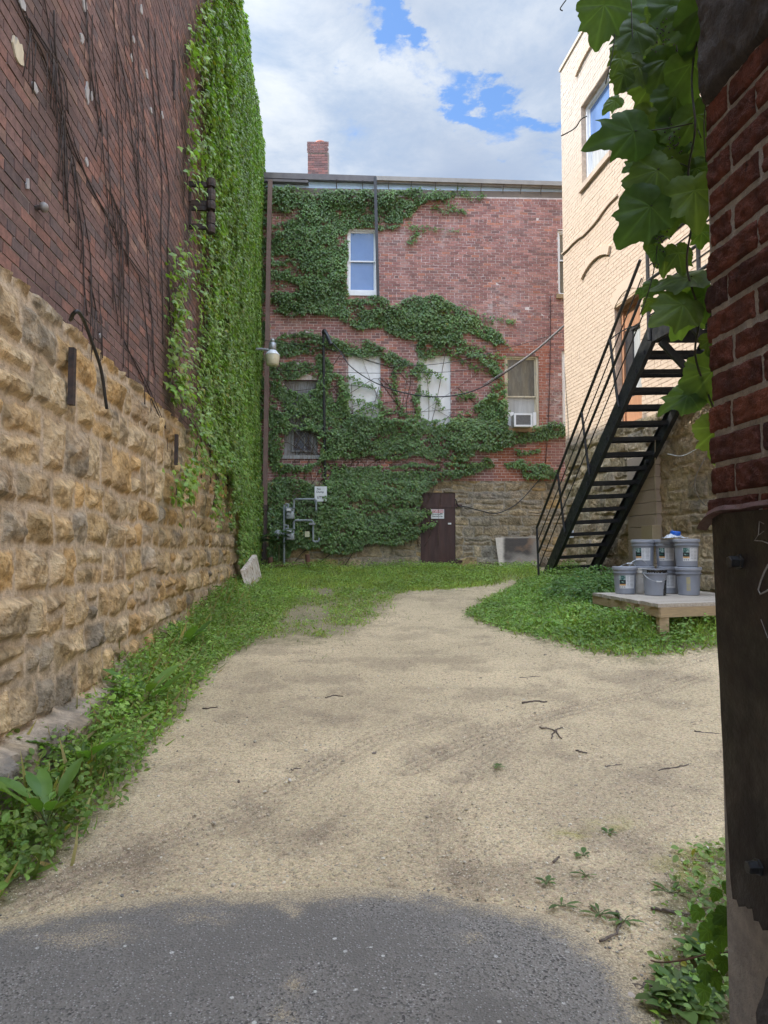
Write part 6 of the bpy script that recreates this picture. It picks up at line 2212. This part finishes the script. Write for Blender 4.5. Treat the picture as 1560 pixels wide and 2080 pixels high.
# larger single plants
def plant(name, label, cat, base, n, L, wd, rg, up=.5, col=(0.075, 0.15, 0.035), group=None, tmpl='oval', spread=1.0):
    t = thing(name, label, cat, base, group)
    P, nr, tp, sz = [], [], [], []
    mb = MB()
    for k in range(n):
        a_ = 2 * math.pi * (k + rg.uniform(-.6, .6)) / n + len(label)
        d_ = np.array([math.cos(a_) * spread, math.sin(a_) * spread, up * rg.uniform(.5, 1.5)])
        d_ /= np.linalg.norm(d_)
        st_ = L * rg.uniform(.2, .4)
        mb.tube([base, base + d_ * st_], .0025, 4)
        P.append(base + d_ * st_)
        tp.append(d_ - (0, 0, .25))
        nr.append(np.array([-d_[0] * up, -d_[1] * up, 1.0]))
        sz.append(L * rg.uniform(.4, 1.1))
    mb.build('stalk', MAT['weed_stalk'], t)
    P, nr, tp, sz = map(np.array, (P, nr, tp, sz))
    # broad leaf as a small curved grid
    V, Fq = [], []
    na, nb_ = 7, 4
    for i in range(n):
        nn = nr[i] / np.linalg.norm(nr[i])
        tt = tp[i] - nn * tp[i].dot(nn)
        tt /= np.linalg.norm(tt)
        ss = np.cross(tt, nn)
        b0 = len(V)
        for a_ in np.linspace(0, 1, na):
            wv = wd * (math.sin(math.pi * (a_ * .93 + .05)) ** .8)
            for b_ in np.linspace(-1, 1, nb_ + 1):
                V.append(P[i] + sz[i] * (tt * a_ + ss * b_ * wv * .5 + nn * (.10 * abs(b_) * wv - .22 * a_ * a_ + .015 * math.sin(a_ * 14 + b_ * 3))))
        for p in range(na - 1):
            for q_ in range(nb_):
                k0 = b0 + p * (nb_ + 1) + q_
                Fq.append((k0, k0 + nb_ + 1, k0 + nb_ + 2, k0 + 1))
    c = np.repeat(greens(n, col, .25, rg), na * (nb_ + 1), 0)
    mk('leaves', np.array(V), np.array(Fq), MAT['weed'], t, c, True)
    return t


MAT['weed_stalk'] = M('green_stalk', (0.09, 0.13, 0.04), (0.13, 0.10, 0.05), 12, .7)
rp_ = np.random.default_rng(77)
for (x_, y_, L, lab) in ((95, 1700, .30, 'broad leaved dock with a pale upturned leaf, nearest by the golden wall'), (175, 1590, .26, 'upright dock with dark oval leaves by the grey plinth stones'), (300, 1450, .28, 'long leaved dock in the weeds below the plinth'), (370, 1330, .28, 'tall dark dock standing against the golden wall')):
    plant('dock_plant', lab, 'plant', gpx(x_, y_) + (0, 0, .05), 9, L * 1.35, .30, rp_, up=1.5, col=(0.11, 0.20, 0.04), group='dock plants by the wall')
for (x_, y_, L, lab) in ((1218, 1858, .075, 'flat rosette of thin leaves beside the curved stick'), (1268, 1870, .07, 'small rosette at the far tip of the curved stick'), (1140, 1840, .07, 'small upright grass tuft on bare gravel near the asphalt'), (1110, 1792, .05, 'two small tufts on the gravel left of the dark clod'), (1190, 1778, .06, 'little leafy sprig in the middle of the gravel sprigs'), (1185, 1738, .05, 'tiny sprig on the gravel, highest of the sprig patch'),
                         (1235, 1693, .05, 'dusty green seedling on the moss patch'), (1362, 1812, .09, 'leafy young weed with a yellow leaf near the pier'), (1010, 1558, .05, 'flattened grey green weed in the tyre track')):
    plant('seedling', lab, 'seedling', gpx(x_, y_), int(rp_.integers(4, 9)), L * rp_.uniform(.75, 1.05), .30 if L > .055 else .5, rp_, up=.35, col=(0.09, 0.15, 0.05), group='seedlings on the gravel')
for k in range(12):
    b_ = gpx(rp_.uniform(1340, 1500), rp_.uniform(1880, 2070))
    plant('broadleaf_weed', 'broad leaved weed in the tangle below the near pier', 'plant', b_, rp_.integers(5, 9), rp_.uniform(.07, .12), .5, rp_, up=.6, col=(0.085, 0.15, 0.045), group='broadleaf weeds by the pier')
# fern-like sapling by the drain, and a shrub at the stair foot
sb_ = bpt(566, 1150, .55)
sp_ = thing('sumac_sapling', 'feathery green sapling beside the black drain pipe', 'sapling', sb_)
mb = MB()
PP, NN, TT, SS = [], [], [], []
for k in range(11):
    a_ = rp_.uniform(0, 2 * math.pi)
    h0 = rp_.uniform(.25, .75)
    d_ = np.array([math.cos(a_), -abs(math.sin(a_)) * .7, rp_.uniform(.1, .6)])
    q_ = curve([sb_ + (0, 0, 0), sb_ + (0, 0, h0), sb_ + (0, 0, h0 + .1) + d_ * .25, sb_ + (0, 0, h0 + .02) + d_ * .48], 6)
    mb.tube(q_, .006, 4)
    for i in range(9, len(q_)):
        for sg in (-1, 1):
            sdv = np.cross(d_, (0, 0, 1))
            PP.append(q_[i])
            TT.append(sdv * sg + d_ * .4 - (0, 0, .2))
            NN.append((0, 0, 1.0) + d_ * .1)
            SS.append(.13 * rp_.uniform(.8, 1.2))
mb.build('stem', MAT['weed_stalk'], sp_)
leaf_batch('leaves', np.array(PP), np.array(NN), np.array(TT), SS, MAT['weed'], sp_, greens(len(PP), (0.07, 0.14, 0.045), .2, rp_), 'oval')
bs_ = gpx(1160, 1228)
bs_[0], bs_[1] = 2.95, 10.9
bs_[2] = gz(bs_[0], bs_[1])
sh = thing('shrub', 'bushy dark green shrub heaped over the foot of the stair', 'shrub', bs_)
n = 11000
a_, r_ = rp_.uniform(0, 2 * math.pi, n), rp_.random(n) ** .5
X = bs_[0] + r_ * np.cos(a_) * (.46 + .2 * rp_.random(n)) + .12
Y = bs_[1] + r_ * np.sin(a_) * 1.25
Hs = .58 * np.sqrt(np.clip(1 - r_ ** 2, 0, 1)) * (.5 + .95 * fbm(X * 3.5, Y * 3.5, 71, 4))
z = gz(X, Y) + Hs * rp_.random(n) ** .5
leaf_batch('foliage', np.stack([X, Y, z], -1), np.stack([rp_.normal(0, .5, n), rp_.normal(-.2, .5, n), np.ones(n)], -1), np.stack([np.cos(a_) + rp_.normal(0, .6, n), np.sin(a_) + rp_.normal(0, .6, n), rp_.normal(.1, .4, n)], -1), rp_.uniform(.03, .065, n), MAT['weed'], sh,
           greens(n, (0.145, 0.24, 0.08), .3, rp_, .01) * (.65 + .7 * fbm(X * 3, Y * 3, 72, 4))[:, None], 'oval')
mb = MB()
for k in range(40):
    i = rp_.integers(0, n)
    mb.tube([(bs_[0] + rp_.normal(0, .15), bs_[1] + rp_.normal(0, .5), bs_[2]), (X[i], Y[i], z[i])], .004, 4)
mb.build('stem', MAT['bark'], sh)

# ------------------------------------------------------------------ creeper with big leaves hanging off the near pier
def big_leaf(base, tipdir, nrm, size, seed, curl=.25):
    rg = np.random.default_rng(seed)
    nn = np.array(nrm, float) / np.linalg.norm(nrm)
    tt = np.array(tipdir, float)
    tt = tt - nn * tt.dot(nn)
    tt /= np.linalg.norm(tt)
    ss = np.cross(tt, nn)
    # three-lobed toothed outline in polar form about the stalk end
    ctrl = [(-180, .30), (-165, .40), (-140, .50), (-112, .56), (-88, .64), (-66, .60), (-48, .62), (-40, .78), (-28, .70), (-20, .72), (-9, .92), (0, 1.06), (9, .92), (20, .72), (28, .70), (40, .78), (48, .62), (66, .60), (88, .64), (112, .56), (140, .50), (165, .40), (180, .30)]
    ta = np.array([c_[0] for c_ in ctrl], float)
    tr = np.array([c_[1] for c_ in ctrl]) * (1 + rg.normal(0, .045, len(ctrl)))
    na = 72
    ang = np.linspace(-180, 180, na, endpoint=False)
    rad = np.interp(ang, ta, tr)
    rad *= 1 + 0.085 * (((ang + 180) / 360 * 22) % 1.0 - .5) + rg.normal(0, .012, na)
    nr_ = 7
    V, C = [], []
    veins = np.array([0, -40, 40, -85, 85])
    asym = rg.uniform(-.08, .08)
    for j in range(nr_ + 1):
        f = j / nr_
        for i in range(na):
            r_ = rad[i] * f
            x = r_ * math.sin(R(ang[i])) * (1 + asym * math.copysign(1, ang[i])) * 1.0
            y = r_ * math.cos(R(ang[i]))
            dv_ = np.min(np.abs(ang[i] - veins)) * R(1) * max(r_, .05)
            zz = -curl * (x * x * .9 + .55 * max(y, 0) ** 2) + .035 * min(dv_ / .16, 1) - .03 + .035 * math.sin(x * 9 + seed) * f + .03 * math.cos(y * 8 + seed * 2) * f
            V.append(np.array(base) + size * (ss * x + tt * y + nn * zz))
            C.append(1.0 + .55 * math.exp(-(dv_ / .012) ** 2) * (1 - .5 * f) + .10 * math.sin(x * 31 + seed) * math.sin(y * 27))
    Fq = []
    for j in range(nr_):
        for i in range(na):
            i2 = (i + 1) % na
            Fq.append((j * na + i, j * na + i2, (j + 1) * na + i2, (j + 1) * na + i))
    return np.array(V), np.array(Fq), np.array(C)


MAT['vine_leaf'] = M('creeper_leaf', (0.9, 0.92, 0.9), (1.12, 1.1, 1.05), 9, .45, attr=True, trans=.5, spec=.13, bump=.12, bscale=70)
fv = thing('hanging_creeper', 'large leaved creeper hanging from the top of the near brick pier', 'creeper', at_y(1420, 200, 1.75))
# px, py of the stalk end, leaf length in px, tip direction (deg, 0 = down, + = towards the left), facing tilt, distance, brightness
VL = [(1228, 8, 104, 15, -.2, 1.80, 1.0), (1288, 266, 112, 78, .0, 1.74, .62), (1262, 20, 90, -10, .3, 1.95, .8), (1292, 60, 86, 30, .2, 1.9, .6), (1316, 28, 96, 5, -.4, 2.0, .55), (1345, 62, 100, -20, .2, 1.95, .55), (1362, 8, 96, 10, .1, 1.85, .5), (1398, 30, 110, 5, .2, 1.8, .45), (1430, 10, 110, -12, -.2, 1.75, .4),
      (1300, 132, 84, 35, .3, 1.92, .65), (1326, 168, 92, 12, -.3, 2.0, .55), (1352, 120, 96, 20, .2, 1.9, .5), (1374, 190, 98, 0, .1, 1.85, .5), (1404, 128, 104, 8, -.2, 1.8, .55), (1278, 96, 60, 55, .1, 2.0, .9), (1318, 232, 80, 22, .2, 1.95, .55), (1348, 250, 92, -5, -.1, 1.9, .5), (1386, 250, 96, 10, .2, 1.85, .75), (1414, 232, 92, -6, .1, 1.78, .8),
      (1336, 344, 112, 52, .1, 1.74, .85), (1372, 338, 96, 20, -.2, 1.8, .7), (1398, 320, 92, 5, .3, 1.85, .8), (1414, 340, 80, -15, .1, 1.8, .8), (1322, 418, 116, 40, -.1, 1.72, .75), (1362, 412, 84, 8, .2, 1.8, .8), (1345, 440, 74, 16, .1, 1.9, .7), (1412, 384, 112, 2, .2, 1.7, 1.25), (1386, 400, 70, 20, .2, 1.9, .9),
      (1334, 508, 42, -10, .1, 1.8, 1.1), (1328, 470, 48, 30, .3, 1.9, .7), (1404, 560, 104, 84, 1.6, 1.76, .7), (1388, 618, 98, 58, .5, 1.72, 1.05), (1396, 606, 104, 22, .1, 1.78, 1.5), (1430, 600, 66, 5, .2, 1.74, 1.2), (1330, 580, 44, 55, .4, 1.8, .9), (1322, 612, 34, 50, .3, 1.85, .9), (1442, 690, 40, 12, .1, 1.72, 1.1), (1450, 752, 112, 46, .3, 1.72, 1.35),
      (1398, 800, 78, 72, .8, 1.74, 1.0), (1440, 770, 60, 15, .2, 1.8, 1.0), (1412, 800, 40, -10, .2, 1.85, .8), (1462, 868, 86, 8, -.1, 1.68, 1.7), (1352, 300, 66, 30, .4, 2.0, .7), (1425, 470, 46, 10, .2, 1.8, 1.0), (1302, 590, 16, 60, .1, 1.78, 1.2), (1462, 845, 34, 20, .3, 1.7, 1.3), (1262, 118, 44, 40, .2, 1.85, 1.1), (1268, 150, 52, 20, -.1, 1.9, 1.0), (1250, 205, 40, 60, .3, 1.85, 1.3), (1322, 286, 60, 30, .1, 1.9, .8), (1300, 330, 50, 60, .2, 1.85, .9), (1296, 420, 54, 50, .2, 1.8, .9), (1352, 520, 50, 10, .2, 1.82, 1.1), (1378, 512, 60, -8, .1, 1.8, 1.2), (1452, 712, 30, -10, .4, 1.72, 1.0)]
V, Fq, C = [], [], []
nb0 = 0
for i, (x_, y_, L, ang, tl, Y_, br) in enumerate(VL):
    b_ = at_y(x_, y_, Y_)
    td = np.array([-math.sin(R(ang)), -0.15, -math.cos(R(ang))])
    nn = np.array([-.25 + .35 * math.sin(i * 2.3), -1.0, .08 + tl * .8])
    v, f, c_ = big_leaf(b_, td, nn, L * 0.87 * Y_ / F, i + 3, .28 + .2 * ((i * 37) % 10) / 10)
    V.append(v)
    Fq.append(f + nb0)
    nb0 += len(v)
    bc = np.array([0.070, 0.112, 0.034]) * (.50 + .72 * br) * np.array([1 + .09 * math.sin(i * 5.1), 1, 1])
    C.append(c_[:, None] * bc[None])
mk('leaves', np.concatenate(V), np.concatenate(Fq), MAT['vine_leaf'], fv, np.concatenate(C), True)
mb = MB()
VS = [[(1440, -30, 1.75), (1420, 60, 1.78), (1405, 160, 1.8), (1412, 260, 1.75), (1398, 350, 1.78), (1405, 450, 1.75), (1395, 540, 1.75), (1420, 640, 1.73), (1412, 720, 1.74), (1438, 800, 1.72), (1462, 860, 1.69)],
      [(1260, -20, 1.85), (1252, 40, 1.85), (1244, 110, 1.85), (1230, 170, 1.85)], [(1290, 266, 1.74), (1330, 264, 1.76), (1370, 258, 1.78), (1408, 250, 1.76)], [(1336, 344, 1.74), (1370, 330, 1.76), (1402, 340, 1.77)], [(1322, 418, 1.72), (1360, 408, 1.75), (1400, 420, 1.76)], [(1404, 560, 1.76), (1412, 575, 1.76), (1418, 620, 1.74)],
      [(1282, 0, 1.9), (1284, 60, 1.9), (1286, 110, 1.9)], [(1380, -20, 1.9), (1372, 70, 1.9), (1385, 150, 1.88), (1400, 210, 1.84), (1424, 280, 1.76)], [(1140, 276, 1.75), (1152, 270, 1.75), (1168, 260, 1.76), (1180, 243, 1.76), (1192, 236, 1.77)], [(1240, 690, 1.75), (1252, 680, 1.75), (1272, 668, 1.76), (1296, 660, 1.77)], [(1150, 0, 1.8), (1144, 8, 1.8), (1138, 18, 1.8), (1143, 22, 1.8)],
      [(1335, 500, 1.8), (1330, 540, 1.8), (1318, 590, 1.8), (1300, 640, 1.8)], [(1420, 40, 1.75), (1440, 140, 1.72), (1430, 250, 1.72), (1434, 330, 1.72)], [(1448, 740, 1.72), (1440, 720, 1.73), (1425, 700, 1.74)]]
for ln in VS:
    mb.tube(curve([at_y(*p) for p in ln], 6), .0016 if len(ln) < 6 else .0028, 5)
# clusters of small berries among the leaves
rv = np.random.default_rng(9)
for (x_, y_, n_, s_) in ((1372, 285, 34, 22), (1340, 462, 30, 20), (1416, 372, 20, 12), (1340, 640 - 120, 14, 12), (1434, 596, 16, 14), (1440, 690, 12, 9), (1440, 745, 16, 14), (1352, 70, 20, 18)):
    for k in range(n_):
        p = at_y(x_ + rv.normal(0, s_ * .6), y_ + rv.normal(0, s_), 1.8 + rv.normal(0, .02))
        mb.lathe(p, [(0, -.0028), (.0026, -.001), (.0026, .001), (0, .0028)], 5)
mb.build('stem', M('creeper_stem', (0.035, 0.04, 0.022), (0.06, 0.045, 0.03), 20, .7), fv, True)
fl = thing('trailing_creeper', 'small leaved creeper trailing below the steel guard at the pier foot', 'creeper', at_y(1480, 1850, 1.72))
V, Fq, C = [], [], []
nb0 = 0
FL = [(1495, 1858, 46, 60, 1.7), (1478, 1868, 50, 20, 1.72), (1500, 1875, 46, -20, 1.7), (1486, 1900, 44, 0, 1.7), (1520, 1820, 44, -30, 1.66), (1478, 1812, 30, 30, 1.75), (1460, 1890, 40, 50, 1.74), (1520, 1915, 40, 10, 1.66), (1455, 1970, 40, 10, 1.75), (1472, 1985, 36, -20, 1.74), (1490, 1952, 38, 5, 1.7), (1452, 2010, 40, 20, 1.76), (1440, 1850, 34, 40, 1.8), (1530, 1960, 36, 0, 1.66), (1500, 1800, 34, 10, 1.7), (1545, 1880, 40, 20, 1.62), (1470, 1930, 34, 40, 1.74)]
for i, (x_, y_, L, ang, Y_) in enumerate(FL):
    b_ = at_y(x_ - 22, y_, Y_)
    v, f, c_ = big_leaf(b_, (-math.sin(R(ang)), -.2, -math.cos(R(ang))), (-.2 + .5 * math.sin(i * 1.9), -1, .6), .68 * L * Y_ / F, i + 103, .3)
    V.append(v)
    Fq.append(f + nb0)
    nb0 += len(v)
    C.append(c_[:, None] * np.array([0.07, 0.135, 0.03])[None] * (.8 + .5 * ((i * 29) % 10) / 10))
mk('leaves', np.concatenate(V), np.concatenate(Fq), MAT['vine_leaf'], fl, np.concatenate(C), True)
mb = MB()
for ln in ([(1500, 1790, 1.7), (1504, 1850, 1.7), (1505, 1920, 1.7), (1500, 1990, 1.7)], [(1490, 1830, 1.71), (1470, 1880, 1.73), (1458, 1960, 1.75), (1455, 2010, 1.76)], [(1322, 1951, 2.05), (1345, 1955, 2.0), (1390, 1950, 1.92), (1440, 1938, 1.82), (1500, 1932, 1.72)], [(1470, 1880, 1.73), (1490, 1862, 1.71), (1515, 1830, 1.68)]):
    mb.tube(curve([at_y(*p) for p in ln], 6), .0022, 5)
mb.build('stem', M('reddish_stem', (0.16, 0.07, 0.045), (0.09, 0.06, 0.035), 20, .6), fl, True)

# ------------------------------------------------------------------ sticks, stones, gravel
MAT['stick'] = M('grey_bark_stick', (0.085, 0.062, 0.048), (0.15, 0.115, 0.09), 22, .9, bump=.3)
STK = [([(1252, 1853), (1258, 1870), (1254, 1890), (1240, 1906), (1220, 1914)], .011, 'curved barky stick lying beside the flat rosette'), ([(948, 1847), (970, 1845), (990, 1847), (1003, 1852)], .006, 'thin bent stick on the asphalt rim'), ([(1322, 1846), (1350, 1850), (1390, 1858), (1420, 1856)], .011, 'rotten stick half buried in the weeds by the pier'),
       ([(1056, 1377), (1080, 1376), (1115, 1374)], .010, 'straight pale twig on far gravel below the right weeds'), ([(1060, 1429), (1085, 1425), (1110, 1427)], .014, 'broken twig lying across the tyre track'), ([(660, 1418), (678, 1413), (698, 1415)], .009, 'small twig alone left of the tyre tracks'), ([(1095, 1478), (1125, 1484), (1140, 1500)], .010, 'forked twig right of the tyre track, upper fork'), ([(1120, 1500), (1128, 1484), (1142, 1478)], .009, 'forked twig right of the tyre track, lower fork'),
       ([(1228, 1558), (1250, 1556), (1264, 1555)], .010, 'short straight stick on the right gravel'), ([(1336, 1566), (1370, 1560), (1400, 1554)], .009, 'slim stick near the steel guard'), ([(1410, 1486), (1440, 1490), (1468, 1492)], .011, 'dark stick touching the edge of the steel guard'), ([(1170, 1525), (1190, 1531)], .010, 'stubby twig between the track and the short stick'),
       ([(1420, 1708), (1440, 1702), (1448, 1695)], .008, 'crooked twig at the top of the near weeds'), ([(1125, 1752), (1135, 1742)], .010, 'dark clod of bark among the gravel sprigs'), ([(1245, 1995), (1290, 2003), (1330, 2002), (1370, 1998)], .007, 'longest twig of the litter at the asphalt corner'), ([(1280, 1990), (1300, 2010), (1318, 1990)], .006, 'crossed twig in the litter at the asphalt corner'), ([(1278, 2045), (1284, 2062), (1288, 2076)], .007, 'pale splinter near the bottom edge beside asphalt'), ([(412, 1440), (440, 1437)], .010, 'bark piece by the left weeds'), ([(590, 1565), (610, 1560)], .008, 'splinter in the faint dark track, left gravel')]
rs_ = np.random.default_rng(33)
for pts, r_, lab in STK:
    q_ = curve([gpx(*p) + (0, 0, r_ * .35) for p in pts], 5)
    r_ = r_ * .66
    q_ = [p + rs_.normal(0, .004, 3) * (1, 1, .4) for p in q_]
    rr = [r_ * (.65 + .5 * vnoise(i * .7, r_ * 900, 5)) * (1 - .35 * i / len(q_)) for i in range(len(q_))]
    tag(MB().tube(q_, rr, 7).build('stick', MAT['stick'], None, True), lab, 'stick', 'sticks on the gravel')
MAT['pebble'] = M('pale_pebble', (0.85, 0.85, 0.85), (1.15, 1.15, 1.15), 20, .9, attr=True, bump=.3)
ico = None


def stones(n, X, Y, S, rg, name, cols):
    v0 = np.array([(0, 0, 1), (.894, 0, .447), (.276, .851, .447), (-.724, .526, .447), (-.724, -.526, .447), (.276, -.851, .447), (.724, .526, -.447), (-.276, .851, -.447), (-.894, 0, -.447), (-.276, -.851, -.447), (.724, -.526, -.447), (0, 0, -1)])
    f0 = np.array([(0, 1, 2), (0, 2, 3), (0, 3, 4), (0, 4, 5), (0, 5, 1), (1, 6, 2), (2, 7, 3), (3, 8, 4), (4, 9, 5), (5, 10, 1), (2, 6, 7), (3, 7, 8), (4, 8, 9), (5, 9, 10), (1, 10, 6)])
    J = v0[None] * (1 + rg.normal(0, .16, (n, 12, 1))) * rg.uniform(.55, 1.2, (n, 1, 3)) * (1, 1, .7)
    a_ = rg.uniform(0, 6.28, n)
    c_, s_ = np.cos(a_)[:, None], np.sin(a_)[:, None]
    x = J[..., 0] * c_ - J[..., 1] * s_
    y = J[..., 0] * s_ + J[..., 1] * c_
    zb = gz(X, Y) + 0.05 * (fbm(X * 0.55, Y * 0.55, 3, 4) - 0.5) + 0.018 * (fbm(X * 2.3, Y * 2.3, 9, 4, 0.6) - 0.5) * 1.0
    V = np.stack([X[:, None] + x * S[:, None], Y[:, None] + y * S[:, None], zb[:, None] + J[..., 2] * S[:, None] + S[:, None] * .15], -1)
    Fq = (np.arange(n)[:, None, None] * 12 + f0[None]).reshape(-1, 3)
    C = np.array(cols)[rg.integers(0, len(cols), n)] * rg.uniform(.75, 1.2, (n, 1))
    return mk(name, V.reshape(-1, 3), Fq, MAT['pebble'], None, np.repeat(C, 12, 0))


rs = np.random.default_rng(15)
N = 26000
Y = 2.7 + 11.5 * rs.random(N) ** 1.5
X = rs.uniform(-2.6, 4.2, N)
k = (X > wallx(Y) + .25) & (X < .15 + .36 * Y + .6) & (rs.random(N) < .25 + .75 * sstep(.4, .62, fbm(X * 1.4, Y * 1.4, 90, 4)))
X, Y = X[k], Y[k]
tag(stones(len(X), X, Y, rs.gamma(2.0, .0015, len(X)) + .0016, rs, 'gravel', [(.47, .39, .28), (.40, .33, .235), (.56, .49, .38), (.33, .27, .2), (.45, .37, .26)]), 'loose pale gravel strewn over the yard', None, kind='stuff')
for (x_, y_, s_, cl_, lab) in ((1283, 2024, .030, (.50, .42, .36), 'pale pinkish stone in the twig litter by the asphalt'), (1437, 1727, .014, (.70, .66, .60), 'white pebble at the head of the near weeds'), (588, 1584, .018, (.62, .55, .48), 'pale stone chip on the left gravel'), (485, 1586, .016, (.16, .12, .09), 'dark pebble on the left gravel'), (760, 1527, .018, (.14, .11, .09), 'dark clod in mid gravel'), (1254, 1238, .10, (.36, .32, .27), 'flat grey stone in the weeds left of the platform'), (1310, 1266, .10, (.33, .27, .2), 'brown stone in the weeds before the platform post'), (190, 1905, .008, (.5, .48, .45), 'white chip bedded in the asphalt')):
    g_ = gpx(x_, y_)
    o = stones(1, np.array([g_[0]]), np.array([g_[1]]), np.array([s_]), rs, 'stone', [cl_])
    sd_ = o.modifiers.new('round', 'SUBSURF')
    sd_.levels = sd_.render_levels = 2
    tag(o, lab, 'stone')

# broken crumbs of tarmac along the ragged rim
N = 900
t_ = rs.random(N) * (len(ASPH) - 2) + 1
i_ = t_.astype(int)
A_ = np.array(ASPH)
q_ = A_[i_] * (1 - (t_ - i_))[:, None] + A_[np.minimum(i_ + 1, len(ASPH) - 1)] * (t_ - i_)[:, None] + rs.normal(0, .11, (N, 2)) - (0, .05)
k = (q_[:, 1] > 1.6) & (q_[:, 0] > -2.4)
q_ = q_[k]
tag(stones(len(q_), q_[:, 0], q_[:, 1], rs.gamma(2.0, .0014, len(q_)) + .0014, rs, 'asphalt_crumbs', [(.16, .145, .13), (.22, .20, .175), (.30, .27, .22), (.42, .36, .27), (.12, .11, .10)]), 'broken crumbs of tarmac along the asphalt rim', None, kind='stuff')
